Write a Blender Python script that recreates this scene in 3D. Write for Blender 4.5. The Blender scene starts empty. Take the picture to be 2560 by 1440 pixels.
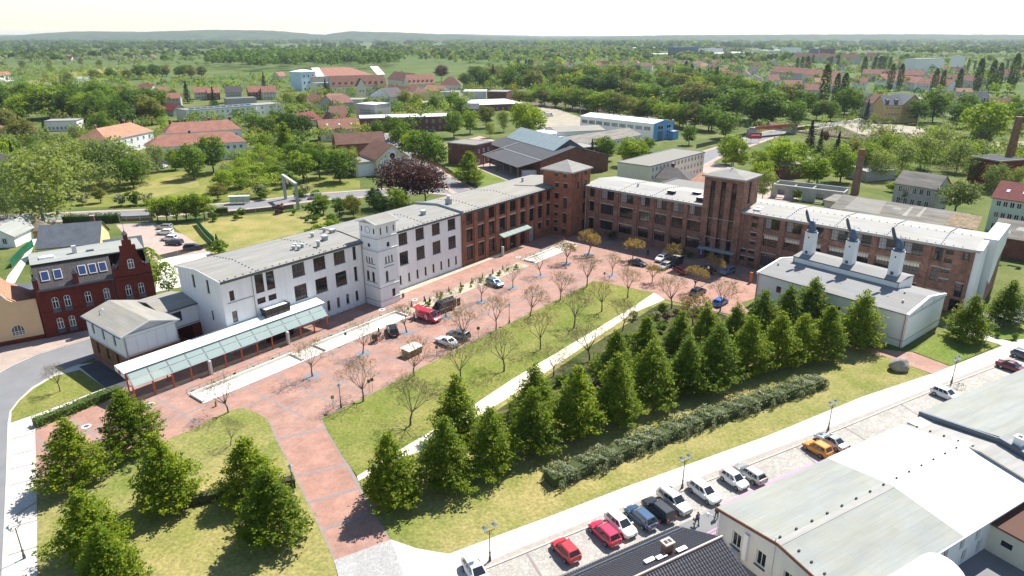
import bpy,math,random
import numpy as np
from mathutils import Vector,Matrix
from mathutils.geometry import tessellate_polygon
sc=bpy.context.scene
col=sc.collection
rad=math.radians
# ------------------------------------------------------------------ camera,sky,sun,exposure
cd=bpy.data.cameras.new('camera'); cam=bpy.data.objects.new('camera',cd); col.objects.link(cam)
cam.location=(0,0,50); cam.rotation_euler=(rad(90-20.2748),0,0)
cd.sensor_width=36; cd.lens=36*1700/2560; cd.clip_start=0.5; cd.clip_end=40000
sc.camera=cam
SUN_AZ,SUN_EL=52.0,53.0          # azimuth counted from +X towards +Y
w=bpy.data.worlds.new('World'); sc.world=w; w.use_nodes=True
nt=w.node_tree; bg=nt.nodes['Background']
sky=nt.nodes.new('ShaderNodeTexSky'); sky.sky_type='NISHITA'; sky.sun_disc=False
sky.sun_elevation=rad(SUN_EL); sky.sun_rotation=rad(90-SUN_AZ); sky.altitude=50
sky.air_density=1.0; sky.dust_density=0.2; sky.ozone_density=1.0
nt.links.new(sky.outputs[0],bg.inputs[0]); bg.inputs[1].default_value=0.088
sl=bpy.data.lights.new('sun','SUN'); sl.energy=4.7; sl.angle=rad(0.53); sl.color=(1.0,0.955,0.88)
so=bpy.data.objects.new('sun',sl); col.objects.link(so)
sd=Vector((math.cos(rad(SUN_AZ))*math.cos(rad(SUN_EL)),math.sin(rad(SUN_AZ))*math.cos(rad(SUN_EL)),math.sin(rad(SUN_EL))))
so.rotation_euler=sd.to_track_quat('Z','Y').to_euler(); so.location=sd*500
vs=sc.view_settings; vs.view_transform='Standard'; vs.look='None'; vs.exposure=0.9; vs.gamma=1; vs.use_curve_mapping=False
sc.cycles.max_bounces=6; sc.cycles.diffuse_bounces=3; sc.cycles.glossy_bounces=2; sc.cycles.transmission_bounces=4
sc.cycles.transparent_max_bounces=8; sc.cycles.volume_bounces=0
sc.cycles.use_adaptive_sampling=True
random.seed(7); rnd=random.Random(11); nrs=np.random.RandomState(5)
# ------------------------------------------------------------------ materials
MATS={}
def _new(name):
    m=bpy.data.materials.new(name); m.use_nodes=True
    t=m.node_tree; return m,t,t.nodes['Principled BSDF']
def _n(t,ty,**kw):
    n=t.nodes.new(ty)
    for k,v in kw.items(): setattr(n,k,v)
    return n
def _surfuv(t):
    """metres along the face (u) and up the face (v), from world position and face normal"""
    g=_n(t,'ShaderNodeNewGeometry')
    c=_n(t,'ShaderNodeVectorMath',operation='CROSS_PRODUCT'); c.inputs[0].default_value=(0,0,1)
    t.links.new(g.outputs['True Normal'],c.inputs[1])
    nrm=_n(t,'ShaderNodeVectorMath',operation='NORMALIZE'); t.links.new(c.outputs[0],nrm.inputs[0])
    u=_n(t,'ShaderNodeVectorMath',operation='DOT_PRODUCT'); t.links.new(g.outputs['Position'],u.inputs[0]); t.links.new(nrm.outputs[0],u.inputs[1])
    c2=_n(t,'ShaderNodeVectorMath',operation='CROSS_PRODUCT'); t.links.new(g.outputs['True Normal'],c2.inputs[0]); t.links.new(nrm.outputs[0],c2.inputs[1])
    v=_n(t,'ShaderNodeVectorMath',operation='DOT_PRODUCT'); t.links.new(g.outputs['Position'],v.inputs[0]); t.links.new(c2.outputs[0],v.inputs[1])
    cb=_n(t,'ShaderNodeCombineXYZ'); t.links.new(u.outputs['Value'],cb.inputs[0]); t.links.new(v.outputs['Value'],cb.inputs[1])
    return cb.outputs[0]
def _groundxy(t,ang=0.0):
    g=_n(t,'ShaderNodeNewGeometry'); m=_n(t,'ShaderNodeMapping'); m.inputs['Rotation'].default_value=(0,0,-rad(ang))
    t.links.new(g.outputs['Position'],m.inputs[0]); return m.outputs[0]
def _noise(t,vec,scale,detail=4,rough=0.6):
    n=_n(t,'ShaderNodeTexNoise'); n.inputs['Scale'].default_value=scale; n.inputs['Detail'].default_value=detail; n.inputs['Roughness'].default_value=rough
    if vec is not None: t.links.new(vec,n.inputs['Vector'])
    return n.outputs['Fac']
def _ramp(t,fac,stops):
    r=_n(t,'ShaderNodeValToRGB'); e=r.color_ramp.elements
    while len(e)<len(stops): e.new(0.5)
    for i,(p,c) in enumerate(stops): e[i].position=p; e[i].color=(*c,1)
    t.links.new(fac,r.inputs[0]); return r.outputs[0]
def _mix(t,fac,a,b,mode='MIX'):
    m=_n(t,'ShaderNodeMix',data_type='RGBA',blend_type=mode)
    for s,val in ((0,fac),(6,a),(7,b)):
        if isinstance(val,(int,float)): m.inputs[s].default_value=val
        elif isinstance(val,tuple): m.inputs[s].default_value=(*val,1)
        else: t.links.new(val,m.inputs[s])
    return m.outputs[2]
def _bump(t,b,h,strength,dist=0.02):
    n=_n(t,'ShaderNodeBump'); n.inputs['Strength'].default_value=strength; n.inputs['Distance'].default_value=dist
    t.links.new(h,n.inputs['Height']); t.links.new(n.outputs[0],b.inputs['Normal'])
def mul(c,k): return tuple(min(1,v*k) for v in c)
def plain(name,c,rough=0.7,metal=0.0,var=0.12,scale=0.6,spec=0.4,streak=0.0):
    m,t,b=_new(name)
    g=_n(t,'ShaderNodeNewGeometry'); f=_noise(t,g.outputs['Position'],scale,5)
    c0=_ramp(t,f,[(0.3,mul(c,1-var)),(0.7,mul(c,1+var))])
    if streak:
        mp=_n(t,'ShaderNodeMapping'); mp.inputs['Scale'].default_value=(2.2,2.2,0.12); t.links.new(g.outputs['Position'],mp.inputs[0])
        f2=_noise(t,mp.outputs[0],0.9,5); c0=_mix(t,_ramp(t,f2,[(0.45,(0,0,0)),(0.75,(streak,)*3)]),c0,mul(c,0.55))
    t.links.new(c0,b.inputs['Base Color']); b.inputs['Roughness'].default_value=rough; b.inputs['Metallic'].default_value=metal
    b.inputs['Specular IOR Level'].default_value=spec
    MATS[name]=m; return m
def brick(name,c1,c2,mortar,sc_=1.0,patch=0.35):
    m,t,b=_new(name); uv=_surfuv(t)
    br=_n(t,'ShaderNodeTexBrick'); br.inputs['Scale'].default_value=1; br.inputs['Brick Width'].default_value=0.5*sc_; br.inputs['Row Height'].default_value=0.17*sc_
    br.inputs['Mortar Size'].default_value=0.018*sc_; br.inputs['Mortar Smooth'].default_value=0.3; br.inputs['Bias'].default_value=0.0
    br.inputs['Color1'].default_value=(*c1,1); br.inputs['Color2'].default_value=(*c2,1); br.inputs['Mortar'].default_value=(*mortar,1)
    t.links.new(uv,br.inputs['Vector'])
    f=_noise(t,uv,0.45,6,0.7); p=_ramp(t,f,[(0.32,(1-patch,)*3),(0.68,(1+patch*0.5,)*3)])
    f2=_noise(t,uv,5.0,3); p2=_ramp(t,f2,[(0.3,(0.75,)*3),(0.7,(1.2,)*3)])
    c=_mix(t,1.0,_mix(t,1.0,br.outputs['Color'],p,'MULTIPLY'),p2,'MULTIPLY')
    t.links.new(c,b.inputs['Base Color']); b.inputs['Roughness'].default_value=0.88; b.inputs['Specular IOR Level'].default_value=0.2
    _bump(t,b,br.outputs['Fac'],0.35,-0.015); MATS[name]=m; return m
def tiles(name,c1,c2,wdt=0.3,row=0.36,dark=0.45,patch=0.3):
    m,t,b=_new(name); uv=_surfuv(t)
    br=_n(t,'ShaderNodeTexBrick'); br.inputs['Scale'].default_value=1; br.inputs['Brick Width'].default_value=wdt; br.inputs['Row Height'].default_value=row
    br.inputs['Mortar Size'].default_value=0.03; br.inputs['Mortar Smooth'].default_value=0.6; br.offset=0.0
    br.inputs['Color1'].default_value=(*c1,1); br.inputs['Color2'].default_value=(*c2,1); br.inputs['Mortar'].default_value=(*mul(c1,dark),1)
    t.links.new(uv,br.inputs['Vector'])
    f=_noise(t,uv,0.35,6,0.7); p=_ramp(t,f,[(0.3,(1-patch,)*3),(0.7,(1+patch*0.4,)*3)])
    t.links.new(_mix(t,1.0,br.outputs['Color'],p,'MULTIPLY'),b.inputs['Base Color']); b.inputs['Roughness'].default_value=0.8; b.inputs['Specular IOR Level'].default_value=0.25
    _bump(t,b,br.outputs['Fac'],0.5,-0.03); MATS[name]=m; return m
def felt(name,c,sheet=1.0,length=6.0,patch=0.22,ang=None,rough=0.85):
    m,t,b=_new(name); uv=_surfuv(t) if ang is None else _groundxy(t,ang)
    br=_n(t,'ShaderNodeTexBrick'); br.inputs['Scale'].default_value=1; br.inputs['Brick Width'].default_value=length; br.inputs['Row Height'].default_value=sheet
    br.inputs['Mortar Size'].default_value=0.035; br.inputs['Mortar Smooth'].default_value=0.8
    br.inputs['Color1'].default_value=(*mul(c,1.025),1); br.inputs['Color2'].default_value=(*mul(c,0.975),1); br.inputs['Mortar'].default_value=(*mul(c,0.84),1)
    t.links.new(uv,br.inputs['Vector'])
    mp=_n(t,'ShaderNodeMapping'); mp.inputs['Scale'].default_value=(0.12,0.7,1); t.links.new(uv,mp.inputs[0])
    f=_noise(t,mp.outputs[0],1.0,6,0.7); p=_ramp(t,f,[(0.3,(1-patch,)*3),(0.7,(1+patch*0.5,)*3)])
    f2=_noise(t,uv,0.25,5); tint=_ramp(t,f2,[(0.4,(1,1,1)),(0.7,(1.03,0.98,0.86))])
    cc=_mix(t,1.0,_mix(t,1.0,br.outputs['Color'],p,'MULTIPLY'),tint,'MULTIPLY')
    t.links.new(cc,b.inputs['Base Color']); b.inputs['Roughness'].default_value=rough; b.inputs['Specular IOR Level'].default_value=0.25
    MATS[name]=m; return m
def paving(name,c1,c2,mortar,bw,rh,ang=0,patch=0.2,msize=0.02,offset=0.5):
    m,t,b=_new(name); uv=_groundxy(t,ang)
    br=_n(t,'ShaderNodeTexBrick'); br.offset=offset; br.inputs['Scale'].default_value=1; br.inputs['Brick Width'].default_value=bw; br.inputs['Row Height'].default_value=rh
    br.inputs['Mortar Size'].default_value=msize; br.inputs['Mortar Smooth'].default_value=0.4
    br.inputs['Color1'].default_value=(*c1,1); br.inputs['Color2'].default_value=(*c2,1); br.inputs['Mortar'].default_value=(*mortar,1)
    t.links.new(uv,br.inputs['Vector'])
    f=_noise(t,uv,0.3,7,0.72); p=_ramp(t,f,[(0.3,(1-patch,)*3),(0.7,(1+patch*0.6,)*3)])
    f2=_noise(t,uv,0.06,4); tint=_ramp(t,f2,[(0.4,(1.04,0.98,0.96)),(0.65,(0.96,1.0,1.02))])
    f3=_noise(t,uv,1.1,8,0.8); st=_ramp(t,f3,[(0.3,(0.8,)*3),(0.5,(1.0,)*3)])
    t.links.new(_mix(t,1.0,_mix(t,1.0,_mix(t,1.0,br.outputs['Color'],p,'MULTIPLY'),tint,'MULTIPLY'),st,'MULTIPLY'),b.inputs['Base Color'])
    b.inputs['Roughness'].default_value=0.85; b.inputs['Specular IOR Level'].default_value=0.25
    MATS[name]=m; return m
def cobble(name,c,size=0.5):
    m,t,b=_new(name); uv=_groundxy(t,20)
    v=_n(t,'ShaderNodeTexVoronoi',feature='DISTANCE_TO_EDGE'); v.inputs['Scale'].default_value=1/size; t.links.new(uv,v.inputs['Vector'])
    vc=_n(t,'ShaderNodeTexVoronoi'); vc.inputs['Scale'].default_value=1/size; t.links.new(uv,vc.inputs['Vector'])
    sep=_n(t,'ShaderNodeSeparateColor'); t.links.new(vc.outputs['Color'],sep.inputs[0])
    cc=_ramp(t,sep.outputs[0],[(0,mul(c,0.86)),(1,mul(c,1.1))])
    j=_ramp(t,v.outputs['Distance'],[(0.0,(0.68,)*3),(0.1,(1,)*3)])
    f=_noise(t,uv,0.25,6,0.7); p=_ramp(t,f,[(0.3,(0.82,)*3),(0.7,(1.1,)*3)])
    t.links.new(_mix(t,1.0,_mix(t,1.0,cc,j,'MULTIPLY'),p,'MULTIPLY'),b.inputs['Base Color']); b.inputs['Roughness'].default_value=0.8
    _bump(t,b,j,0.4,0.03); MATS[name]=m; return m
def grass(name,cg,cy,k=0.5,s=0.12):
    m,t,b=_new(name); uv=_groundxy(t)
    f=_noise(t,uv,s,7,0.68); f2=_noise(t,uv,2.6,4,0.7); f3=_noise(t,uv,0.02,3)
    a=_ramp(t,f,[(k-0.14,cg),(k+0.14,cy)])
    d=_ramp(t,f2,[(0.3,(0.62,)*3),(0.7,(1.28,)*3)]); e=_ramp(t,f3,[(0.35,(0.85,0.92,0.85)),(0.65,(1.1,1.05,1.0))])
    t.links.new(_mix(t,1.0,_mix(t,1.0,a,d,'MULTIPLY'),e,'MULTIPLY'),b.inputs['Base Color']); b.inputs['Roughness'].default_value=0.95; b.inputs['Specular IOR Level'].default_value=0.1
    _bump(t,b,f2,0.7,0.12); MATS[name]=m; return m
def leaf(name,c,c2,transl=0.45,vary=0.24):
    m,t,b=_new(name); out=t.nodes['Material Output']
    g=_n(t,'ShaderNodeNewGeometry'); oi=_n(t,'ShaderNodeObjectInfo')
    a=_ramp(t,g.outputs['Random Per Island'],[(0.0,c),(0.65,mul(c,1.15)),(1.0,c2)])
    v=_ramp(t,oi.outputs['Random'],[(0,(1-vary,1-vary*0.8,1-vary*0.7)),(1,(1+vary,1+vary*0.7,1+vary*0.3))])
    cc=_mix(t,1.0,a,v,'MULTIPLY'); t.links.new(cc,b.inputs['Base Color']); b.inputs['Roughness'].default_value=0.6; b.inputs['Specular IOR Level'].default_value=0.25
    tr=_n(t,'ShaderNodeBsdfTranslucent'); t.links.new(_mix(t,1.0,cc,(1.3,1.3,0.4),'MULTIPLY'),tr.inputs[0])
    mx=_n(t,'ShaderNodeMixShader'); mx.inputs[0].default_value=transl
    t.links.new(b.outputs[0],mx.inputs[1]); t.links.new(tr.outputs[0],mx.inputs[2]); t.links.new(mx.outputs[0],out.inputs[0])
    MATS[name]=m; return m
def glassy(name,c,rough=0.06,spec=0.7,vary=0.0):
    m,t,b=_new(name); b.inputs['Base Color'].default_value=(*c,1)
    if vary: oi=_n(t,'ShaderNodeObjectInfo'); t.links.new(_ramp(t,oi.outputs['Random'],[(0.0,c),(0.55,c),(0.62,(0.05,0.04,0.035)),(0.85,(0.02,0.03,0.04)),(1.0,(vary,vary*0.95,vary*0.9))]),b.inputs['Base Color'])
    b.inputs['Roughness'].default_value=rough; b.inputs['Specular IOR Level'].default_value=spec
    MATS[name]=m; return m
def clear(name,c,alpha,rough=0.08):
    m,t,b=_new(name); out=t.nodes['Material Output']; b.inputs['Base Color'].default_value=(*c,1); b.inputs['Roughness'].default_value=rough
    tr=_n(t,'ShaderNodeBsdfTransparent'); tr.inputs[0].default_value=(*c,1)
    mx=_n(t,'ShaderNodeMixShader'); mx.inputs[0].default_value=alpha
    t.links.new(tr.outputs[0],mx.inputs[1]); t.links.new(b.outputs[0],mx.inputs[2]); t.links.new(mx.outputs[0],out.inputs[0]); MATS[name]=m; return m
def paint(name,c,metal=0.0):
    m,t,b=_new(name); b.inputs['Base Color'].default_value=(*c,1); b.inputs['Roughness'].default_value=0.32; b.inputs['Metallic'].default_value=metal
    b.inputs['Coat Weight'].default_value=0.7; b.inputs['Coat Roughness'].default_value=0.06; MATS[name]=m; return m
AW=52.1
plain('render_white',(0.80,0.79,0.785),0.85,var=0.05,scale=0.35,streak=0.22)
plain('panel_white',(0.80,0.80,0.79),0.6,var=0.03,streak=0.05)
plain('cream',(0.72,0.62,0.44),0.85,var=0.05); plain('pale_cream',(0.74,0.68,0.55),0.85,var=0.05,streak=0.1)
plain('peach',(0.68,0.46,0.27),0.85,var=0.05); plain('ochre',(0.58,0.40,0.16),0.85,var=0.08); plain('mint',(0.50,0.66,0.50),0.85,var=0.05)
plain('grey_wall',(0.42,0.40,0.37),0.9,var=0.12,streak=0.25); plain('light_grey',(0.56,0.55,0.53),0.8,var=0.08)
plain('red_wall',(0.45,0.09,0.05),0.85); plain('yellow_wall',(0.75,0.62,0.28),0.85,var=0.05)
plain('blue_clad',(0.10,0.33,0.66),0.55,var=0.05); plain('pale_blue',(0.50,0.66,0.78),0.5,var=0.04)
plain('concrete',(0.42,0.41,0.39),0.85,var=0.15); plain('lintel_conc',(0.40,0.36,0.30),0.85,var=0.15)
plain('zinc',(0.32,0.34,0.36),0.45,0.6,var=0.1); plain('zinc_dark',(0.11,0.13,0.16),0.5,0.5,var=0.1); plain('cowl_metal',(0.10,0.14,0.20),0.4,0.7,var=0.25,scale=2)
plain('dark_frame',(0.035,0.032,0.03),0.5); plain('white_frame',(0.8,0.8,0.8),0.5,var=0.03); plain('black',(0.015,0.015,0.016),0.6); plain('rubber',(0.02,0.02,0.021),0.85)
plain('steel',(0.5,0.5,0.5),0.35,0.8); plain('lamp_iron',(0.10,0.11,0.11),0.5,0.4); plain('orange_post',(0.55,0.10,0.04),0.5,var=0.06); plain('corten',(0.42,0.16,0.06),0.7)
plain('wood',(0.22,0.14,0.08),0.8,var=0.3); plain('bark',(0.10,0.075,0.055),0.9,var=0.3,scale=3); plain('bark_pale',(0.38,0.34,0.29),0.9,var=0.4,scale=4); plain('twig',(0.15,0.12,0.09),0.9,var=0.25,scale=2)
plain('soil',(0.12,0.09,0.065),0.95,var=0.3,scale=1.5); plain('gravel_bed',(0.42,0.37,0.28),0.95,var=0.35,scale=5); plain('sand',(0.34,0.30,0.225),0.95,var=0.18,scale=0.15)
plain('gravel_path',(0.72,0.64,0.50),0.95,var=0.08,scale=0.8); plain('asphalt',(0.20,0.20,0.205),0.9,var=0.1,scale=0.3); plain('asphalt_dark',(0.13,0.13,0.135),0.9,var=0.12,scale=0.3)
plain('kerb_stone',(0.50,0.46,0.40),0.85,var=0.15,scale=2); plain('granite_light',(0.74,0.70,0.62),0.8,var=0.06,scale=1.0); plain('basin_floor',(0.80,0.76,0.68),0.85,var=0.06,scale=0.5)
plain('strip_paver',(0.36,0.32,0.28),0.9,var=0.15,scale=2); plain('band_grey',(0.26,0.215,0.205),0.9,var=0.12,scale=1.0); plain('stone',(0.30,0.27,0.23),0.9,var=0.35,scale=1.2); plain('paint_white',(0.8,0.8,0.8),0.7); plain('paint_pink',(0.62,0.25,0.42),0.7)
plain('skin',(0.55,0.33,0.24),0.6); plain('cloth_navy',(0.03,0.05,0.12),0.9); plain('cloth_black',(0.02,0.02,0.022),0.9); plain('cloth_denim',(0.06,0.10,0.2),0.9); plain('hair_dark',(0.04,0.03,0.02),0.8); plain('sign_blue',(0.05,0.18,0.55),0.5); plain('sign_red',(0.55,0.04,0.05),0.5); plain('banner_purple',(0.10,0.04,0.20),0.6)
plain('skylight_blue',(0.36,0.44,0.44),0.5,var=0.08,spec=0.4); plain('thatch',(0.16,0.14,0.10),0.95,var=0.3,scale=4); plain('fence_green',(0.03,0.22,0.13),0.6); plain('white_roof',(0.86,0.86,0.84),0.5,var=0.03); plain('poly_sheet',(0.84,0.88,0.87),0.25,var=0.03,spec=0.6)
plain('water',(0.20,0.24,0.26),0.05,var=0.05,spec=1.0)
brick('brick_red',(0.37,0.135,0.075),(0.27,0.092,0.052),(0.27,0.18,0.13)); brick('brick_brown',(0.33,0.162,0.115),(0.205,0.096,0.07),(0.36,0.26,0.2),patch=0.45); brick('brick_dark',(0.20,0.035,0.022),(0.15,0.026,0.018),(0.10,0.035,0.028),patch=0.15)
brick('brick_town',(0.24,0.09,0.065),(0.17,0.062,0.047),(0.2,0.14,0.11)); brick('sandstone',(0.36,0.19,0.095),(0.24,0.12,0.06),(0.14,0.08,0.05),2.6)
tiles('tile_red',(0.40,0.185,0.135),(0.34,0.15,0.11)); tiles('tile_orange',(0.52,0.27,0.17),(0.46,0.23,0.14)); tiles('tile_brown',(0.26,0.13,0.09),(0.20,0.10,0.075)); tiles('tile_dark',(0.10,0.09,0.095),(0.075,0.07,0.075)); tiles('tile_grey',(0.125,0.108,0.106),(0.10,0.088,0.088),0.5,0.38,0.5); tiles('tile_maroon',(0.24,0.06,0.055),(0.20,0.05,0.045)); tiles('slate',(0.13,0.145,0.17),(0.11,0.125,0.15),0.4,0.3)
felt('felt_grey',(0.285,0.28,0.265)); felt('felt_warm',(0.30,0.29,0.262)); felt('felt_light',(0.37,0.365,0.35)); felt('felt_hall',(0.27,0.27,0.272),1.0,9.0,0.12); plain('slate_blue',(0.10,0.15,0.23),0.5,0.3); felt('felt_dark',(0.085,0.088,0.098),2.0,9.0,0.12); felt('felt_green',(0.31,0.325,0.305),1.0,7.0,0.16); felt('felt_old',(0.24,0.225,0.20),1.2,5.0,0.5); felt('metal_sheet',(0.62,0.63,0.64),1.0,20.0,0.08,rough=0.5)
paving('plaza_red',(0.425,0.255,0.20),(0.38,0.222,0.172),(0.27,0.165,0.13),0.4,0.2,AW,0.3); paving('slab_white',(0.62,0.585,0.53),(0.57,0.54,0.49),(0.40,0.37,0.33),0.8,0.5,AW,0.12); paving('slab_dark',(0.10,0.10,0.11),(0.085,0.085,0.095),(0.05,0.05,0.05),0.5,0.5,AW,0.15); paving('paver_pale',(0.45,0.36,0.31),(0.41,0.33,0.28),(0.32,0.26,0.22),0.4,0.2,30,0.2); paving('parking_pink',(0.46,0.36,0.31),(0.42,0.33,0.285),(0.35,0.28,0.25),0.4,0.3,10,0.15)
cobble('cobbles',(0.40,0.375,0.335),0.36); cobble('apron',(0.40,0.39,0.375),0.24)
grass('lawn',(0.135,0.18,0.03),(0.25,0.235,0.075),0.48); grass('lawn_dry',(0.17,0.20,0.045),(0.33,0.28,0.115),0.47); grass('lawn_green',(0.115,0.18,0.03),(0.21,0.225,0.06),0.5); grass('meadow',(0.085,0.125,0.03),(0.185,0.19,0.07),0.52,0.05); grass('bed_green',(0.05,0.08,0.018),(0.13,0.105,0.06),0.52,0.5); grass('country',(0.075,0.125,0.03),(0.14,0.165,0.055),0.52,0.012)
leaf('leaf_lime',(0.125,0.195,0.008),(0.36,0.38,0.015),0.5); leaf('leaf_green',(0.095,0.17,0.018),(0.18,0.26,0.03)); leaf('leaf_bright',(0.18,0.265,0.02),(0.31,0.36,0.04)); leaf('leaf_pale',(0.17,0.22,0.07),(0.26,0.31,0.11)); leaf('leaf_dark',(0.055,0.11,0.02),(0.10,0.16,0.028)); leaf('leaf_spruce',(0.025,0.055,0.026),(0.045,0.08,0.035),0.15); leaf('leaf_purple',(0.085,0.032,0.038),(0.17,0.07,0.065),0.3)
leaf('leaf_brown',(0.25,0.18,0.07),(0.36,0.28,0.10)); leaf('leaf_bud',(0.26,0.215,0.13),(0.36,0.31,0.18)); leaf('leaf_hedge',(0.10,0.20,0.012),(0.19,0.30,0.02)); leaf('leaf_rhodo',(0.24,0.26,0.15),(0.5,0.5,0.38),0.35); leaf('leaf_yellow',(0.28,0.27,0.03),(0.40,0.36,0.05)); leaf('leaf_white',(0.13,0.18,0.05),(0.45,0.45,0.33)); leaf('leaf_olive',(0.15,0.165,0.045),(0.24,0.24,0.07))
glassy('glass_dark',(0.012,0.014,0.016),vary=0.16); glassy('glass_roof',(0.03,0.05,0.13),0.05,1.0); glassy('car_glass',(0.02,0.024,0.026),0.04,0.8); clear('canopy_glass',(0.62,0.74,0.70),0.45); glassy('glass_blind',(0.30,0.30,0.31),0.2,0.5); glassy('head_lamp',(0.7,0.72,0.75),0.1,0.8); glassy('tail_lamp',(0.40,0.012,0.012),0.15,0.7); glassy('lamp_glass',(0.75,0.78,0.8),0.15,0.6)
for n_,c_,k_ in (('white',(0.80,0.80,0.79),0),('silver',(0.48,0.48,0.46),0.6),('red',(0.45,0.02,0.03),0),('crimson',(0.55,0.012,0.07),0),('blue',(0.04,0.09,0.17),0.3),('navy',(0.02,0.03,0.07),0.2),('black',(0.012,0.012,0.015),0),('orange',(0.78,0.27,0.01),0),('maroon',(0.13,0.012,0.02),0.2),('grey',(0.10,0.11,0.12),0.4),('brightblue',(0.03,0.16,0.5),0.1),('steelblue',(0.14,0.24,0.36),0.3),('vanred',(0.55,0.015,0.05),0),('darkred',(0.30,0.02,0.03),0)): paint('paint_car_'+n_,c_,k_)
plain('tile_glaze',(0.045,0.04,0.045),0.28,var=0.1,spec=0.7); plain('ridge_cap',(0.30,0.22,0.20),0.4,var=0.15,scale=2); brick('brick_chim',(0.42,0.19,0.11),(0.36,0.15,0.09),(0.35,0.28,0.22))
plain('grate',(0.20,0.21,0.23),0.6,var=0.2,scale=4)
grass('forest_hill',(0.035,0.06,0.022),(0.085,0.115,0.04),0.55,0.006)
plain('corten_dark',(0.07,0.05,0.04),0.6,0.3); plain('bike_green',(0.10,0.16,0.03),0.4)
clear('mesh_green',(0.05,0.30,0.18),0.35,0.6); clear('mesh_grey',(0.35,0.36,0.36),0.14,0.6)
def _haze():
    m=bpy.data.materials.new('haze_air'); m.use_nodes=True; t=m.node_tree; t.nodes.remove(t.nodes['Principled BSDF'])
    v=t.nodes.new('ShaderNodeVolumePrincipled'); v.inputs['Color'].default_value=(0.80,0.89,1.0,1); v.inputs['Density'].default_value=HAZE; v.inputs['Anisotropy'].default_value=0.2
    t.links.new(v.outputs[0],t.nodes['Material Output'].inputs['Volume']); MATS['haze_air']=m
HAZE=5.5e-5
_haze()
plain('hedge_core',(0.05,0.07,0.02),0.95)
plain('light_render',(0.68,0.67,0.64),0.85,var=0.05,streak=0.2); plain('rust_felt',(0.27,0.20,0.12),0.9,var=0.4,scale=1.2)
M=MATS
# ------------------------------------------------------------------ mesh and object helpers
class MB:
    def __init__(self): self.v=[]; self.f=[]; self.m=[]; self.mats=[]
    def mi(self,mat):
        if mat not in self.mats: self.mats.append(mat)
        return self.mats.index(mat)
    def poly(self,pts,mat):
        b=len(self.v); self.v+=[tuple(p) for p in pts]; self.f.append(tuple(range(b,b+len(pts)))); self.m.append(self.mi(mat))
    def q(self,a,b,c,d,mat): self.poly((a,b,c,d),mat)
    def tris(self,pts,mat):
        b=len(self.v); self.v+=[tuple(p) for p in pts]; k=self.mi(mat)
        for t in tessellate_polygon([[Vector((p[0],p[1],0)) for p in pts]]):
            a,bb,c=(pts[i] for i in t)
            z=(bb[0]-a[0])*(c[1]-a[1])-(bb[1]-a[1])*(c[0]-a[0])
            self.f.append(tuple(b+i for i in (t if z>0 else t[::-1]))); self.m.append(k)
    def hexa(self,lo,hi,mat,bottom=True):
        """lo, hi: four corners each, counter-clockwise seen from above"""
        n=len(lo); b=len(self.v); self.v+=[tuple(p) for p in lo]+[tuple(p) for p in hi]; k=self.mi(mat)
        fs=[tuple(range(b+n,b+2*n))]+([tuple(range(b+n-1,b-1,-1))] if bottom else [])
        for i in range(n): j=(i+1) % n; fs.append((b+i,b+j,b+n+j,b+n+i))
        self.f+=fs; self.m+=[k]*len(fs)
    def box(self,x0,x1,y0,y1,z0,z1,mat):
        self.hexa([(x0,y0,z0),(x1,y0,z0),(x1,y1,z0),(x0,y1,z0)],[(x0,y0,z1),(x1,y0,z1),(x1,y1,z1),(x0,y1,z1)],mat)
    def cyl(self,x,y,z0,z1,r0,r1,n,mat):
        self.hexa([(x+r0*math.cos(6.2832*i/n),y+r0*math.sin(6.2832*i/n),z0) for i in range(n)],[(x+r1*math.cos(6.2832*i/n),y+r1*math.sin(6.2832*i/n),z1) for i in range(n)],mat)
    def tube(self,p,q_,r0,r1,n,mat):
        p,q_=Vector(p),Vector(q_); d=(q_-p); L=d.length
        if L<1e-6: return
        d/=L; a=d.orthogonal().normalized(); b_=d.cross(a)
        self.hexa([p+(a*math.cos(6.2832*i/n)+b_*math.sin(6.2832*i/n))*r0 for i in range(n)],[q_+(a*math.cos(6.2832*i/n)+b_*math.sin(6.2832*i/n))*r1 for i in range(n)],mat)
    def mesh(self,name,smooth=False):
        me=bpy.data.meshes.new(name); me.from_pydata(self.v,[],self.f)
        for mt in self.mats: me.materials.append(M[mt])
        if len(self.mats)>1: me.polygons.foreach_set('material_index',self.m)
        if smooth: me.polygons.foreach_set('use_smooth',[True]*len(self.f))
        me.update(); return me
    def obj(self,name,parent=None,smooth=False): return mobj(name,self.mesh(name,smooth),parent)
def mobj(name,me,parent=None,loc=None,rz=0):
    o=bpy.data.objects.new(name,me); col.objects.link(o)
    if parent is not None: o.parent=parent
    if loc is not None: o.location=loc
    if rz: o.rotation_euler=(0,0,rz)
    return o
def tag(o,label=None,cat=None,group=None,kind=None):
    if label: o['label']=label
    if cat: o['category']=cat
    if group: o['group']=group
    if kind: o['kind']=kind
    return o
def thing(name,label,cat,loc=(0,0,0),rz=0,group=None):
    return tag(mobj(name,None,None,loc,rz),label,cat,group)
ORD=['first','second','third','fourth','fifth','sixth','seventh','eighth','ninth','tenth','eleventh','twelfth','thirteenth','fourteenth','fifteenth','sixteenth','seventeenth','eighteenth','nineteenth','twentieth']
TENS={2: 'twenty',3: 'thirty',4: 'forty',5: 'fifty',6: 'sixty'}
def ordn(i):
    if i<20: return ORD[i]
    k=i+1
    if k % 10==0: return {2: 'twentieth',3: 'thirtieth',4: 'fortieth',5: 'fiftieth',6: 'sixtieth'}[k // 10]
    return TENS[k // 10]+'-'+ORD[k % 10-1]
def bearing(p): return p[0]/max(p[1],1)
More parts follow.
